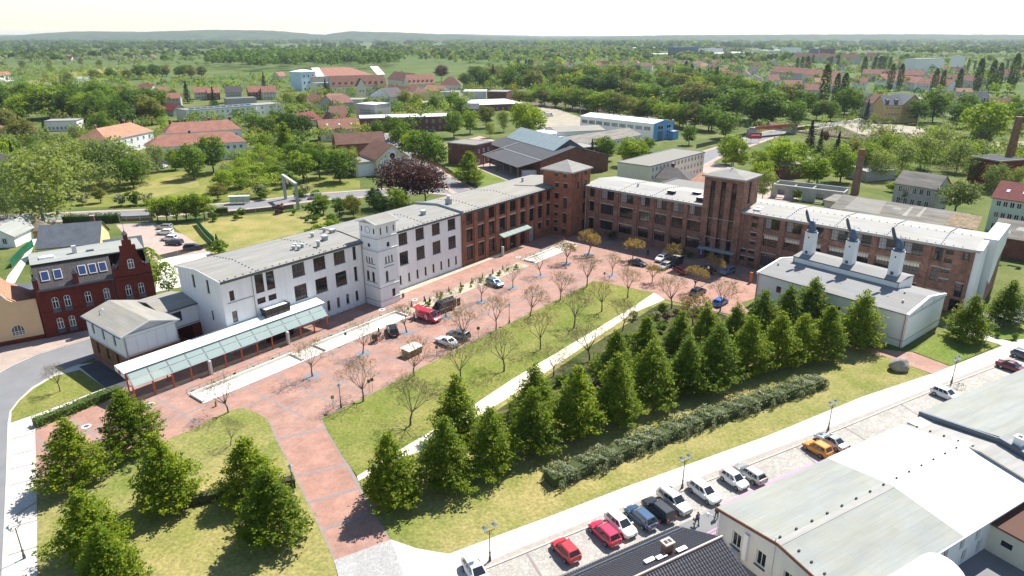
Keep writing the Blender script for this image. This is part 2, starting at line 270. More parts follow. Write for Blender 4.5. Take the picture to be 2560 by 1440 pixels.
class Frame:
    """facade frame: s runs along the wall, n points out of it"""
    def __init__(self,o,deg): self.o=o; self.a=rad(deg); self.u=(math.cos(self.a),math.sin(self.a)); self.n=(math.sin(self.a),-math.cos(self.a))
    def p(self,s,n,z=0.0): return (self.o[0]+s*self.u[0]+n*self.n[0],self.o[1]+s*self.u[1]+n*self.n[1],z)
FA=Frame((-47.23,103.5),52.1); FB=Frame((20.68,178.42),-41.5); FH=Frame((48.84,127.73),-50.9)
# windows -------------------------------------------------------------
WCACHE={}
def win_mesh(w_,h_,nx,ny,fm,gm,fw,bw,arch,top):
    key=(round(w_,2),round(h_,2),nx,ny,fm,gm,fw,bw,arch,top)
    if key in WCACHE: return WCACHE[key]
    f=MB(); d=0.05
    def bar(x0,x1,z0,z1): f.box(x0,x1,-d,d,z0,z1,fm)
    hs=h_-arch
    bar(0,fw,0,hs); bar(w_-fw,w_,0,hs); bar(fw,w_-fw,0,fw)
    if arch<=0: bar(fw,w_-fw,hs-fw,hs)
    else:
        n=8; R=(w_*w_/4+arch*arch)/(2*arch); cz=h_-R; a0=math.asin(min(1,w_/2/R))
        P_=[(w_/2+R*math.sin(-a0+2*a0*i/n),cz+R*math.cos(-a0+2*a0*i/n)) for i in range(n+1)]
        for i in range(n):
            (x0,z0),(x1,z1)=P_[i],P_[i+1]
            k=1-fw/R; y0,zz0,y1,zz1=w_/2+(x0-w_/2)*k,cz+(z0-cz)*k,w_/2+(x1-w_/2)*k,cz+(z1-cz)*k
            f.hexa([(y0,-d,zz0),(y1,-d,zz1),(y1,d,zz1),(y0,d,zz0)],[(x0,-d,z0),(x1,-d,z1),(x1,d,z1),(x0,d,z0)],fm)
    for i in range(1,nx): x=w_*i/nx; bar(x-bw/2,x+bw/2,fw,(hs if arch<=0 else h_-fw*0.5-arch*(2*i/nx-1)**2)-fw*0.5)
    for j in range(1,ny): z=hs*j/ny if top is None else top*h_; f.box(fw,w_-fw,-d*0.8,d*0.8,z-bw/2,z+bw/2,fm)
    g=MB()
    if arch<=0: g.q((0.01,0.012,0.01),(w_-0.01,0.012,0.01),(w_-0.01,0.012,h_-0.01),(0.01,0.012,h_-0.01),gm)
    else: g.poly([(0.01,0.012,0.01),(w_-0.01,0.012,0.01)]+[(x,0.012,z) for x,z in P_[::-1]],gm)
    WCACHE[key]=(f.mesh('window'),g.mesh('pane')); return WCACHE[key]
def window(par,a,b,s,z,w_,h_,nx=2,ny=2,fm='dark_frame',gm='glass_dark',fw=0.07,bw=0.05,arch=0.0,rec=0.16,top=None,name='window',pane=True):
    """a, b: wall foot in the parent's space; the outside lies to the right of a->b"""
    L=math.hypot(b[0]-a[0],b[1]-a[1]); u=((b[0]-a[0])/L,(b[1]-a[1])/L); n=(u[1],-u[0])
    fme,gme=win_mesh(w_,h_,nx,ny,fm,gm,fw,bw,arch,top)
    o=mobj(name,fme,par,(a[0]+u[0]*s-n[0]*rec,a[1]+u[1]*s-n[1]*rec,z),math.atan2(u[1],u[0]))
    if pane: mobj('pane',gme,o)
    return o
def wall(mb,a,b,z0,z1,mat,opens=(),depth=0.25,rmat=None):
    """wall a->b (outside on the right) with real openings (s, z, w, h, arch)"""
    L=math.hypot(b[0]-a[0],b[1]-a[1]); u=((b[0]-a[0])/L,(b[1]-a[1])/L); n=(u[1],-u[0]); rmat=rmat or mat
    P_=lambda s,z,d=0.0: (a[0]+u[0]*s-n[0]*d,a[1]+u[1]*s-n[1]*d,z)
    us=sorted({0.0,L} | {x for o in opens for x in (o[0],o[0]+o[2])}); zs=sorted({z0,z1} | {x for o in opens for x in (o[1],o[1]+o[3])})
    for i in range(len(us)-1):
        run=None
        for j in range(len(zs)-1):
            cu,cz=(us[i]+us[i+1])/2,(zs[j]+zs[j+1])/2
            hole=any(o[0]<cu<o[0]+o[2] and o[1]<cz<o[1]+o[3] for o in opens)
            if not hole and run is None: run=zs[j]
            if run is not None and (hole or j==len(zs)-2):
                top=zs[j] if hole else zs[j+1]
                mb.q(P_(us[i],run),P_(us[i+1],run),P_(us[i+1],top),P_(us[i],top),mat); run=None
    for o in opens:
        s0,s1,h0,h1=o[0],o[0]+o[2],o[1],o[1]+o[3]; ar=o[4] if len(o)>4 else 0
        mb.q(P_(s0,h0),P_(s0,h1-ar),P_(s0,h1-ar,depth),P_(s0,h0,depth),rmat); mb.q(P_(s1,h0,depth),P_(s1,h1-ar,depth),P_(s1,h1-ar),P_(s1,h0),rmat)
        mb.q(P_(s0,h0,depth),P_(s1,h0,depth),P_(s1,h0),P_(s0,h0),rmat)
        if ar<=0: mb.q(P_(s0,h1),P_(s1,h1),P_(s1,h1,depth),P_(s0,h1,depth),rmat)
        else:
            w_=o[2]; R=(w_*w_/4+ar*ar)/(2*ar); cz=h1-R; a0=math.asin(min(1,w_/2/R)); k=8
            A_=[(s0+w_/2+R*math.sin(-a0+2*a0*i/k),cz+R*math.cos(-a0+2*a0*i/k)) for i in range(k+1)]
            for i in range(k):
                mb.q(P_(*A_[i]),P_(*A_[i+1]),P_(*A_[i+1],depth),P_(*A_[i],depth),rmat)
                mb.q(P_(*A_[i]),P_(A_[i][0],h1),P_(A_[i+1][0],h1),P_(*A_[i+1]),mat)
def strip(mb,pts,wdt,z,mat,h=None):
    """flat ribbon along a polyline; with h a kerb-like block"""
    L,Rr=[],[]
    for i,p in enumerate(pts):
        a=pts[max(i-1,0)]; b=pts[min(i+1,len(pts)-1)]; dx,dy=b[0]-a[0],b[1]-a[1]; l=math.hypot(dx,dy) or 1
        L.append((p[0]-dy/l*wdt/2,p[1]+dx/l*wdt/2)); Rr.append((p[0]+dy/l*wdt/2,p[1]-dx/l*wdt/2))
    for i in range(len(pts)-1):
        c=[Rr[i],Rr[i+1],L[i+1],L[i]]
        if h is None: mb.poly([(x,y,z) for x,y in c],mat)
        else: mb.hexa([(x,y,z) for x,y in c],[(x,y,z+h) for x,y in c],mat)
def flat(name,pts,z,mat,parent=None,kind='structure',h=0.0):
    mb=MB(); mb.tris([(p[0],p[1],z) for p in pts],mat)
    if h:
        n=len(pts); area=sum(pts[i][0]*pts[(i+1) % n][1]-pts[(i+1) % n][0]*pts[i][1] for i in range(n))
        ps=pts if area>0 else pts[::-1]
        for i in range(n): j=(i+1) % n; mb.q((ps[i][0],ps[i][1],z-h),(ps[j][0],ps[j][1],z-h),(ps[j][0],ps[j][1],z),(ps[i][0],ps[i][1],z),mat)
    o=mb.obj(name,parent)
    if parent is None: o['kind']=kind
    return o
# ------------------------------------------------------------------ ground,paving,roads
mb=MB(); mb.q((-14000,-150,0),(14000,-150,0),(14000,15000,0),(-14000,15000,0),'country'); tag(mb.obj('ground'),kind='structure')
flat('town_ground',[(-271.5,207.2,0),(-558,550,0),(-401.3,549.8,0),(-232,708,0),(9,767,0),(133.3,446,0),(338.3,446,0),(344.5,276,0),(133.26,101.08,0),(61.33,50.14,0),(-82.53,50.14,0)],0.012,'meadow')
# courtyard paving
DRV_L=[(-36.29,84.29,0),(-33.94,82.36,0),(-31.2,77.36,0),(-27.85,71.98,0),(-25.3,67.55,0),(-22.25,62.5,0),(-18.11,55.27,0)]
DRV_R=[(-12.84,58.32,0),(-16.68,64.8,0),(-19.51,69.91,0),(-21.47,73.53,0),(-24.82,79.3,0),(-26.51,82.68,0)]
L2_TOP=[(-55.16,65.68,0),(-52.07,70.97,0),(-45.35,77.65,0),(-43.56,79.6,0),(-41.82,82.57,0),(-40.71,84.29,0),(-39.5,85.29,0),(-38.29,85.4,0)]
L1_TOP=[(-26.51,82.68,0),(-20.41,90.31,0),(-15.32,97.22,0),(0,116.82,0),(12.95,132.94,0),(17.91,139.89,0)]
plaza=flat('plaza',[(-64.64,79.8,0)]+L2_TOP+DRV_L+DRV_R+L1_TOP[1:]+[(29.52,132.23,0),(30.88,128.78,0),(38.24,122.96,0),(45.92,117.97,0),FH.p(-1,3),FH.p(0,-15),FB.p(86,-2),FB.p(0,-4),FA.p(98,-4),FA.p(0,-16),FA.p(-7,-20),FA.p(-15,-18),FA.p(-15,-4),(-58.5,89.7,0)],0.06,'plaza_red')
tag(plaza,'red brick paved courtyard crossed by grey paving bands')
def band(a,b,w_=0.34,z=0.066):
    m=MB(); strip(m,[a,b],w_,z,'band_grey'); return m.obj('paving_band',plaza)
LE=((-60,16),(-34.7,16.8),(-19.2,17.2),(-11.2,16.8),(-8.7,18.2),(-8.5,23.4),(-3.7,29),(70,29))
def lawn_n(s):
    for (s0,n0),(s1,n1) in zip(LE[:-1],LE[1:]):
        if s0<=s<=s1: return n0+(n1-n0)*(s-s0)/(s1-s0)
    return 30
for k in range(25):
    s=-30.1+k*5.0; lo=4.5 if s>-16 else (3.5 if s<-28 else 1.5); hi=min(lawn_n(s),30-max(0,s-66)*0.12)-0.1
    if -11.9<s<6 or 10<s<30: band(FA.p(s,lo),FA.p(s,7.4)); band(FA.p(s,12.3),FA.p(s,hi))
    elif 31<s<69: band(FA.p(s,lo),FA.p(s,8.2)); band(FA.p(s,11.9),FA.p(s,hi))
    else: band(FA.p(s,lo),FA.p(s,hi))
for n,s0,s1 in ((4.6,-15,30),(6.95,-32,96),(12.95,-33,98),(17.8,-11.5,98),(22.7,-6.5,96)): band(FA.p(s0,n,0),FA.p(s1,n,0),0.34,0.070)
def lerp(a,b,t): return tuple(a[i]+(b[i]-a[i])*t for i in range(len(a)))
for a,b in (((-31.15,77.55,0),(-24.9,80.5,0)),((-25.97,69.51,0),(-20.75,71.73,0)),((-23.24,64.45,0),(-18.08,67.09,0)),((-20.62,59.87,0),(-15.41,62.5,0))): band(a,b,0.5,0.072)
for pts in (DRV_L[1:],DRV_R,L1_TOP):
    m=MB(); strip(m,pts,0.45,0.074,'band_grey'); m.obj('paving_band',plaza)
for x,y in ((376,1012),(216,1067),(1037,750),(955,775),(1070,700),(1296,643)):
    m=MB(); m.cyl(0,0,0.074,0.084,0.62,0.62,18,'granite_light'); m.cyl(0,0,0.082,0.092,0.36,0.36,16,'zinc_dark')
    o=m.obj('manhole_cover',plaza)
    o.location={376: (-52.38,86.53,0),216: (-58.17,80.61,0),1037: (-19.68,128.34,0),955: (-25.36,122.96,0),1070: (-18.41,140.41,0),1296: (1.55,156.85,0)}[x]
# lawns
flat('lawn',L1_TOP+[(29.52,132.23,0),(24.08,124.64,0),(7.91,104.12,0),(0,94.12,0),(-5.23,86.76,0),(-11.28,78.91,0),(-14.22,75.22,0),(-18.75,69.35,0),(-21.47,73.53,0),(-24.82,79.3,0)],0.10,'lawn',h=0.1)
L3=[(-18.65,68.87,0),(-16.68,64.8,0),(-12.84,58.32,0),(-9.99,57,0),(-6.51,56.18,0),(0,59.75,0),(4.45,62.16,0),(13.23,67.17,0),(34.18,78.32,0),(51.94,88.86,0),(66.12,95.98,0),(62.9,101.53,0),(58.69,106.66,0),(53.44,108.97,0),(45.73,117.39,0),(38.07,122.35,0),(30.74,128.11,0),(23.07,120.92,0),(11.99,105.69,0),(0,89.1,0),(-11.81,74.59,0),(-13.69,73.44,0)]
flat('lawn_strip',L3,0.09,'lawn_dry',h=0.09)
flat('shrub_bed',[(-10.01,74.59,0),(0,87.57,0),(11.84,104.12,0),(30.06,126.79,0),(40,120.92,0),(48.78,111.54,0),(37.6,101.08,0),(22.5,94.78,0),(12.84,87.33,0),(3.82,80.3,0),(-4.11,74.59,0)],0.11,'bed_green')
flat('garden_lawn',L2_TOP+DRV_L+[(-14.89,47.33,0),(-42.42,45.59,0),(-46.9,53.19,0)],0.09,'lawn_dry',h=0.09)
flat('gravel_path',[(29.52,132.23,0),(24.08,124.64,0),(7.91,104.12,0),(0,94.12,0),(-5.23,86.76,0),(-11.28,78.91,0),(-14.22,75.22,0),(-18.75,69.35,0),(-18.41,68.4,0),(-13.69,73.44,0),(-11.81,74.59,0),(0,89.1,0),(11.99,105.69,0),(23.07,120.92,0),(30.94,128.34,0)],0.105,'gravel_path')
# lower pavement,kerb,cobbled parking
PV_T=[(-6.51,56.18,0),(0,59.75,0),(4.45,62.16,0),(13.23,67.17,0),(34.18,78.32,0),(51.94,88.86,0),(66.39,96.12,0),(83.8,106.01,0),(108.44,119.92,0)]
PV_B=[(-4,54,0),(0,56.53,0),(4.05,58.87,0),(14.96,64.95,0),(25.91,70.97,0),(41.54,79.3,0),(66.01,92.82,0),(79.66,100.35,0),(103.68,113.86,0)]
KB=[(-8.77,50.63,0),(-3.58,53.62,0),(0,55.61,0),(4,57.89,0),(8.02,60.13,0),(20.75,67.02,0),(32.43,73.35,0),(43.27,79.3,0),(63.36,90.68,0),(78.69,98.9,0),(102.28,112.07,0)]
flat('pavement',[(-12.84,58.32,0),(-9.99,57,0)]+PV_T+PV_B[::-1]+[(-5.66,45.59,0),(-7.42,45.59,0)],0.085,'slab_white')
m=MB(); strip(m,[(-10.06,56.88,0),(-7.6,52.14,0)],0.55,0.092,'kerb_stone'); tag(m.obj('pavement_border'),kind='structure')
flat('paving_strip',PV_B+KB[::-1],0.08,'strip_paver')
flat('apron',[(-18.11,55.27,0),(-12.84,58.32,0),(-7.25,45.59,0),(-13.79,45.59,0)],0.075,'apron')
m=MB(); strip(m,KB,0.22,0.0,'kerb_stone',0.13); tag(m.obj('kerb'),kind='structure')
flat('cobbled_parking',KB+[(93.68,101.08,0),(69.1,88.39,0),(30.49,67.86,0),(24.01,64.09,0),(17.84,60.39,0),(0.77,51.13,0),(-6.36,45.59,0)],0.03,'cobbles')
flat('yard_asphalt',[(-6.36,45.59,0),(0.77,51.13,0),(17.84,60.39,0),(24.01,64.09,0),(30.49,67.86,0),(69.1,88.39,0),(93.68,101.08,0),(112.71,87.92,0),(61.33,50.14,0),(-2.65,41.6,0)],0.025,'asphalt')
for a,b in (((-3.58,53.62,0),(-1.56,52.14,0)),((1.57,56.24,0),(3.48,51.63,0)),((10.22,61.36,0),(11.91,58.62,0)),((28.13,70.97,0),(29.19,67.55,0)),((36.92,75.77,0),(37.93,71.98,0)),((45.33,80.5,0),(46.83,76.89,0)),((56.32,86.76,0),(57.43,82.57,0))):
    m=MB(); strip(m,[a,b],0.3,0.036,'band_grey'); tag(m.obj('parking_line'),kind='structure')
m=MB()
for k in range(5):
    a=lerp((20.53,59.06,0),(21.51,57.95,0),k/4); b=lerp((22.48,60.32,0),(23.53,59.06,0),k/4); strip(m,[a,b],0.16,0.034,'paint_pink')
strip(m,[(23.96,64.09,0),(33.01,69.51,0),(40.69,73.7,0)],0.3,0.035,'paint_pink'); tag(m.obj('pink_road_marking'),kind='structure')
flat('hall_path',[(58.67,106.34,0),(66.02,104.12,0),(67.61,103.81,0),(70.75,98.62,0),(66.31,95.98,0),(62.83,101.38,0)],0.1,'plaza_red')
flat('hall_lawn',[(67.78,104.12,0),(79.44,114.22,0),(82.11,109.82,0),(84.45,106.98,0),(70.9,98.76,0)],0.1,'lawn_green')
flat('side_lawn',[(86.03,114.22,0),(100.88,117.97,0),(102.56,112.42,0),(88.95,108.97,0),(85.79,108.97,0)],0.1,'lawn_green')
flat('side_path',[(78.85,114.59,0),(81.1,115.14,0),(84.8,110.67,0),(87.8,107.31,0),(84.96,105.69,0),(82,109.65,0)],0.09,'slab_white')
flat('rear_pavement',[(78.42,113.86,0),(98.94,126.14,0),(108.44,119.92,0),(94.06,110.67,0),(85.52,115.14,0),(81.1,115.14,0)],0.07,'asphalt')
# left road and corner
RD_R=[(-68.51,103.5,0),(-70.4,99.33,0),(-71.94,96.39,0),(-72.73,91.55,0),(-72.14,87.57,0),(-71.2,84.51,0),(-69.27,81.32,0),(-60.71,68.71,0),(-50.3,53.19,0),(-45.24,45.59,0)]
RD_L=[(-73.02,111.02,0),(-77.42,105.69,0),(-79.82,102.28,0),(-80.99,98.48,0),(-81.53,93.46,0),(-79.55,86.76,0),(-74.03,77.36,0),(-56.94,53.19,0),(-51.25,45.59,0)]
flat('road',[(-71.52,117.97,0),(-65.85,121.94,0),(-63.24,117.97,0)]+RD_R+RD_L[::-1],0.075,'asphalt')
flat('road_pavement',RD_R[1:]+[(-41.89,45.59,0),(-46.9,53.19,0),(-55.16,65.68,0),(-64.64,79.8,0),(-63.69,87.92,0),(-61.48,91.3,0),(-58.82,92.56,0),(-67.4,100.35,0)],0.08,'slab_white')
m=MB(); strip(m,RD_R[1:],0.25,0.0,'kerb_stone',0.13); strip(m,RD_L,0.25,0.0,'kerb_stone',0.13); tag(m.obj('road_kerb'),kind='structure')
m=MB()
for y0 in range(7):
    a=[(-66.21,77.36,0),(-63.73,73.7,0),(-59.57,67.55,0),(-55.42,61.5,0),(-54.6,60.07,0),(-51.78,55.95,0),(-61.92,70.73,0)][y0]; b=[(-64.11,79.01,0),(-61.51,75.04,0),(-57.35,68.87,0),(-54.4,64.59,0),(-52.29,61.36,0),(-49.54,57.23,0),(-59.44,71.98,0)][y0]; strip(m,[a,b],0.18,0.087,'band_grey')
tag(m.obj('pavement_joint'),kind='structure')
flat('corner_lawn',[(-69.02,97.36,0),(-61.8,91.55,0),(-63.9,88.27,0),(-66.49,84.51,0),(-69.08,81.53,0),(-71.03,84.51,0),(-71.97,87.57,0),(-72.36,91.18,0),(-71.68,95.18,0)],0.12,'lawn')
flat('dark_slabs',[(-69.82,98.48,0),(-67.7,100.64,0),(-58.95,92.82,0),(-57.81,91.8,0),(-61.48,91.3,0)],0.1,'slab_dark')
flat('house_pavement',[(-73.22,111.37,0),(-77.62,106.01,0),(-80.02,102.58,0),(-81.18,98.76,0),(-81.81,93.85,0),(-90.88,92.82,0),(-95.78,107.31,0),(-82.66,110.67,0),(-77.41,115.14,0)],0.085,'paver_pale')
# streets behind
def street(name,pts,w_,z=0.05,mat='asphalt',walk=2.2):
    m=MB(); strip(m,pts,w_,z,mat); o=tag(m.obj(name),kind='structure')
    if walk:
        m=MB()
        for sgn in (1,-1):
            off=[]
            for i,p in enumerate(pts):
                a=pts[max(i-1,0)]; b=pts[min(i+1,len(pts)-1)]; dx,dy=b[0]-a[0],b[1]-a[1]; l=math.hypot(dx,dy)
                off.append((p[0]-dy/l*sgn*(w_/2+walk/2),p[1]+dx/l*sgn*(w_/2+walk/2)))
            strip(m,off,walk,0.0,'paver_pale',0.12)
        tag(m.obj(name+'_footway'),kind='structure')
street('rear_street',[(-192.5,177.5,0),(-167.8,187.1,0),(-149,192.4,0),(-128.2,196.7,0),(-109.1,200.1,0),(-81.2,211.5,0),(-66.3,221.8,0),(-47.7,228.6,0),(-30.7,234.4,0),(-17.9,230.5,0),(2.6,215.4,0)],8.5)
street('side_street',[(-15,228,0),(-27.3,256,0),(-40,290.2,0),(-57.3,339.3,0),(-76.1,387.4,0)],6.0,0.055)
street('station_street',[(54.3,247.6,0),(72.6,280.6,0),(89.4,309,0),(127,358.9,0),(147.2,385.7,0),(180.8,412.8,0),(219.8,439.3,0),(251.7,469.4,0),(298.5,464.5,0)],9.0,0.05)
flat('car_park',[(-112.3,187.1,0),(-102.8,189.7,0),(-94.9,181.5,0),(-89.2,177.5,0),(-72,157.8,0),(-84.3,153.1,0),(-97.8,168,0)],0.045,'parking_pink')
flat('rear_yard',[(-84.8,155.3,0),(-75,160.4,0),(-58.83,143.07,0),(-71.3,135.35,0),(-74.36,132.94,0)],0.05,'granite_light')
flat('dry_meadow',[(-95.8,185.8,0),(-91.2,193.4,0),(-76.7,198.6,0),(-60,203.6,0),(-45.6,187.9,0),(-39.9,171.7,0),(-59.61,140.41,0),(-72,157.8,0),(-89.2,177.5,0)],0.04,'lawn_dry')
flat('bank_meadow',[(-148.4,215.4,0),(-156.4,244,0),(-149.2,263.2,0),(-125.3,269,0),(-102.4,271.6,0),(-70.5,259.1,0),(-56.3,249.9,0),(-52.9,233.7,0),(-84.2,220,0),(-113.4,209.9,0),(-138.2,207.2,0)],0.04,'lawn')
flat('dirt_patch',[(-131.2,224.2,0),(-132.9,255.2,0),(-121,259.1,0),(-111.5,240.5,0),(-117.7,221.2,0)],0.05,'lawn_dry')
flat('works_lawn',[(-31.4,280.6,0),(-24.2,295.2,0),(-0.7,247.6,0),(2.7,230.5,0),(-10.7,223,0)],0.05,'lawn_green')
flat('works_yard',[(-34.2,335.4,0),(-17.2,371,0),(20.8,295.2,0),(26,259.1,0),(5.5,230.5,0),(-1.5,247.6,0),(-24.2,295.2,0)],0.045,'parking_pink')
flat('sand_yard',[(6.3,549.8,0),(30.3,530.4,0),(48.7,446,0),(35.1,355.9,0),(14.2,348.8,0),(11,424.6,0)],0.045,'sand')
flat('railway_ground',[(-9.8,574.2,0),(105.1,435,0),(161.3,387.4,0),(195.6,329,0),(223.9,267.3,0),(245.7,295.2,0),(219.2,371,0),(174.4,420.6,0),(113.1,469.4,0),(0,600.8,0)],0.05,'soil')
flat('earthworks',[(196.3,420.6,0),(221.7,432.9,0),(240.6,409,0),(221.2,363.3,0),(198.6,348.8,0),(190.8,379.1,0)],0.06,'sand')
flat('sand_track',[(199.9,326.5,0),(241.2,348.8,0),(293.4,355.9,0),(267.5,322.9,0),(228.4,326.5,0),(199.9,307.9,0)],0.06,'sand')
flat('corner_yard',[(52.1,244,0),(83.1,295.2,0),(95,259.1,0),(94.1,218.3,0),(71,207.2,0),(59.2,237.1,0)],0.04,'parking_pink')
flat('garden_path',[(-112.3,143.1,0),(-118.7,157.8,0),(-136.1,187.9,0),(-136.7,191.5,0),(-128.9,179.5,0),(-115.6,154.6,0),(-106.1,135.4,0),(-105.29,130.6,0)],0.05,'granite_light')
# far fields and pond
for nm,pts,mt in (('field',[(-2132,3000,0),(-1830,3202,0),(-1306,2397,0),(-1355,1994,0),(-1365,1914,0)],'lawn_green'),('reed_meadow',[(-555,787,0),(-648,1020,0),(-697,1220,0),(-610,1145,0),(-508,876,0),(-484,725,0)],'lawn_dry'),('field',[(-651,2665,0),(-439,2823,0),(-267,1914,0),(-410,1839,0)],'lawn_green'),('field',[(-2387,4182,0),(-2185,4812,0),(-1528,3202,0),(-1699,3000,0)],'meadow')):
    flat(nm,pts,0.1,mt)
flat('pond',[(-489,725,0),(-524,787,0),(-538,852,0),(-570,938,0),(-568,967,0),(-529,902,0),(-501,822,0),(-490,767,0),(-469,708,0)],0.14,'water')
# ------------------------------------------------------------------ the factory round the courtyard
def roof_slab(mb,x0,x1,y0,y1,z0,z1,yr,mat,fascia,t=0.3,over=0.35):
    """low double-pitch roof, ridge along x; eaves at z0 (front y0) and back y1, ridge z1 at yr"""
    ya,yb=y0-over,y1+over
    for a,b,za,zb in ((ya,yr,z0,z1),(yr,yb,z1,z0)):
        mb.hexa([(x0,a,za-t),(x1,a,za-t),(x1,b,zb-t),(x0,b,zb-t)],[(x0,a,za),(x1,a,za),(x1,b,zb),(x0,b,zb)],mat)
    mb.box(x0-0.01,x1+0.01,ya-0.06,ya,z0-t-0.12,z0+0.02,fascia); mb.box(x0-0.01,x1+0.01,yb,yb+0.06,z0-t-0.12,z0+0.02,fascia)
def gable_fill(mb,x,ya,yb,yr,z0,z1,mat,face):
    pts=[(x,ya,z0),(x,yr,z1),(x,yb,z0)]
    mb.poly(pts if face<0 else pts[::-1],mat)
def vent(par,x,y,z,r=0.28,h=0.8,box=False):
    m=MB()
    if box: m.box(-r,r,-r,r,0,h*0.75,'zinc'); m.box(-r*1.25,r*1.25,-r*1.25,r*1.25,h*0.75,h,'light_grey')
    else: m.cyl(0,0,0,h*0.7,r,r,10,'zinc'); m.cyl(0,0,h*0.7,h,r*1.35,r*1.2,10,'light_grey')
    o=m.obj('roof_vent',par); o.location=(x,y,z); return o
def pipe(par,x,y,z0,z1,mat='zinc',r=0.07):
    m=MB(); m.cyl(x,y,z0,z1,r,r,8,mat); return m.obj('downpipe',par)
def studs(par,pts,mat='zinc_dark'):
    m=MB()
    for x,y,z in pts: m.box(x-0.09,x+0.09,y-0.09,y+0.09,z-0.02,z+0.13,mat)
    return tag(m.obj('roof_fixings',par),kind='stuff')
# white wing ---------------------------------------------------------
W1=thing('white_factory_wing','long white rendered three-storey factory wing with flat grey roof','building',FA.p(0,0),FA.a)
op=[(6.05,8.9,1.65,3.35),(8.2,8.9,1.6,3.3),(6.03,6.95,1.6,1.05),(8.2,6.92,1.6,1.05),(1.24,9.04,0.86,1.74),(1.22,5.2,0.92,1.98)]
big=[(s,z,2.62,2.5 if z>9 else 2.78) for s in (13.45,18.0,22.57) for z in (9.68,5.32)]+[(27.06,9.63,0.8,2.6),(27.04,5.3,0.76,2.88)]
gr=[(s,1.25,0.68,1.98) for s in (11.0,13.3,15.6,17.85,20.1,22.36,24.62,26.93)]
big2=[(s,z,2.5,2.55 if z>9 else 2.85) for s in (39.0,43.85,48.75,53.75) for z in (9.58,5.25)]
gr2=[(s,1.25,0.62,1.9) for s in (36.2,38.65,41.1,43.58,46.03,48.47,50.95,53.4,55.8)]
m=MB(); Z=12.55
wall(m,(0,0),(58.2,0),0,Z,'render_white',op+big+gr+big2+gr2,0.3)
gop=[(13.5-9.3-0.02,9.85,0.85,2.35),(13.5-4.66,9.8,0.8,2.42)]
gop=[(s,z,w_,h_) for s,z,w_,h_ in ((4.55,9.85,0.85,2.35),(9.15,9.8,0.82,2.42),(9.3,5.0,0.7,1.8))]
wall(m,(0,13.8),(0,0),0,Z,'render_white',gop,0.3)
wall(m,(58.2,0),(58.2,13.8),0,Z,'render_white'); wall(m,(58.2,13.8),(0,13.8),0,Z,'render_white')
gable_fill(m,0.0,0,13.8,6.9,Z,13.3,'render_white',-1); gable_fill(m,58.2,0,13.8,6.9,Z,13.3,'render_white',1)
m.obj('wall',W1)
for s,z,w_,h_ in op: window(W1,(0,0),(58.2,0),s,z,w_,h_,1 if w_>1.2 else 1,3 if h_>2.5 else 2,rec=0.18)
for s,z,w_,h_ in big+big2: window(W1,(0,0),(58.2,0),s,z,w_,h_,4 if w_>1.5 else 1,4,rec=0.2,gm='glass_dark',bw=0.055)
for s,z,w_,h_ in gr+gr2: window(W1,(0,0),(58.2,0),s,z,w_,h_,1,2,rec=0.2)
for s,z,w_,h_ in gop: window(W1,(0,13.8),(0,0),s,z,w_,h_,1,3,rec=0.2)
for s,z,w_,h_ in big+gr+big2+gr2:
    b_=MB(); b_.box(s-0.05,s+w_+0.05,-0.07,0.2,z-0.07,z-0.002,'zinc_dark'); b_.obj('window_sill',W1)
m=MB(); roof_slab(m,-0.3,58.0,0,13.8,12.85,13.55,6.9,'felt_grey','zinc_dark'); m.box(-0.36,-0.3,-0.4,14.2,12.4,12.87,'light_grey') if False else None
m.obj('roof',W1)
m=MB()
for a,b,za,zb in ((-0.42,6.9,12.9,13.6),(6.9,14.2,13.6,12.9)):
    m.hexa([(-0.36,a,za-0.42),(-0.28,a,za-0.42),(-0.28,b,zb-0.42),(-0.36,b,zb-0.42)],[(-0.36,a,za),(-0.28,a,za),(-0.28,b,zb),(-0.36,b,zb)],'panel_white')
m.obj('verge_board',W1)
m=MB()
for a,b,za,zb in ((-0.5,6.9,12.8,13.5),(6.9,14.3,13.5,12.8)):
    m.hexa([(57.9,a,za-0.3),(58.5,a,za-0.3),(58.5,b,zb-0.3),(57.9,b,zb-0.3)],[(57.9,a,za+0.55),(58.5,a,za+0.55),(58.5,b,zb+0.55),(57.9,b,zb+0.55)],'zinc')
m.obj('parapet',W1)
for z_ in (8.72,4.88): m=MB(); m.box(0.7,5.4,-0.06,-0.002,z_,z_+0.08,'zinc_dark'); m.obj('string_course',W1)
pipe(W1,5.5,-0.12,0,12.6); pipe(W1,29.25,-0.12,0,12.6); pipe(W1,58.0,-0.12,0,12.6)
for s,n in ((17.2,4.4),(18.2,5.4),(17.7,3.6),(19.0,4.3)): vent(W1,s,n,13.25)
for s,n,bx in ((24.5,4.8,True),(24.2,8.2,False),(28.0,9.5,False),(28.3,7.4,True),(50.5,4.2,True),(21.5,2.8,False)): vent(W1,s,n,13.3,0.42 if bx else 0.3,1.0,bx)
studs(W1,[(0.6+0*k,-0.2+k*0.9,12.87+min(k*0.9,13.8-k*0.9)*0.1) for k in range(1)]+[(6.5,k*1.0,12.88+min(k,13.8-k)*0.1) for k in range(14)]+[(20.5,k*1.0,12.88+min(k,13.8-k)*0.1) for k in range(14)]+[(46.5,k*1.0,12.88+min(k,13.8-k)*0.1) for k in range(10)]+[(k*1.4,0.1,12.9) for k in range(41)])
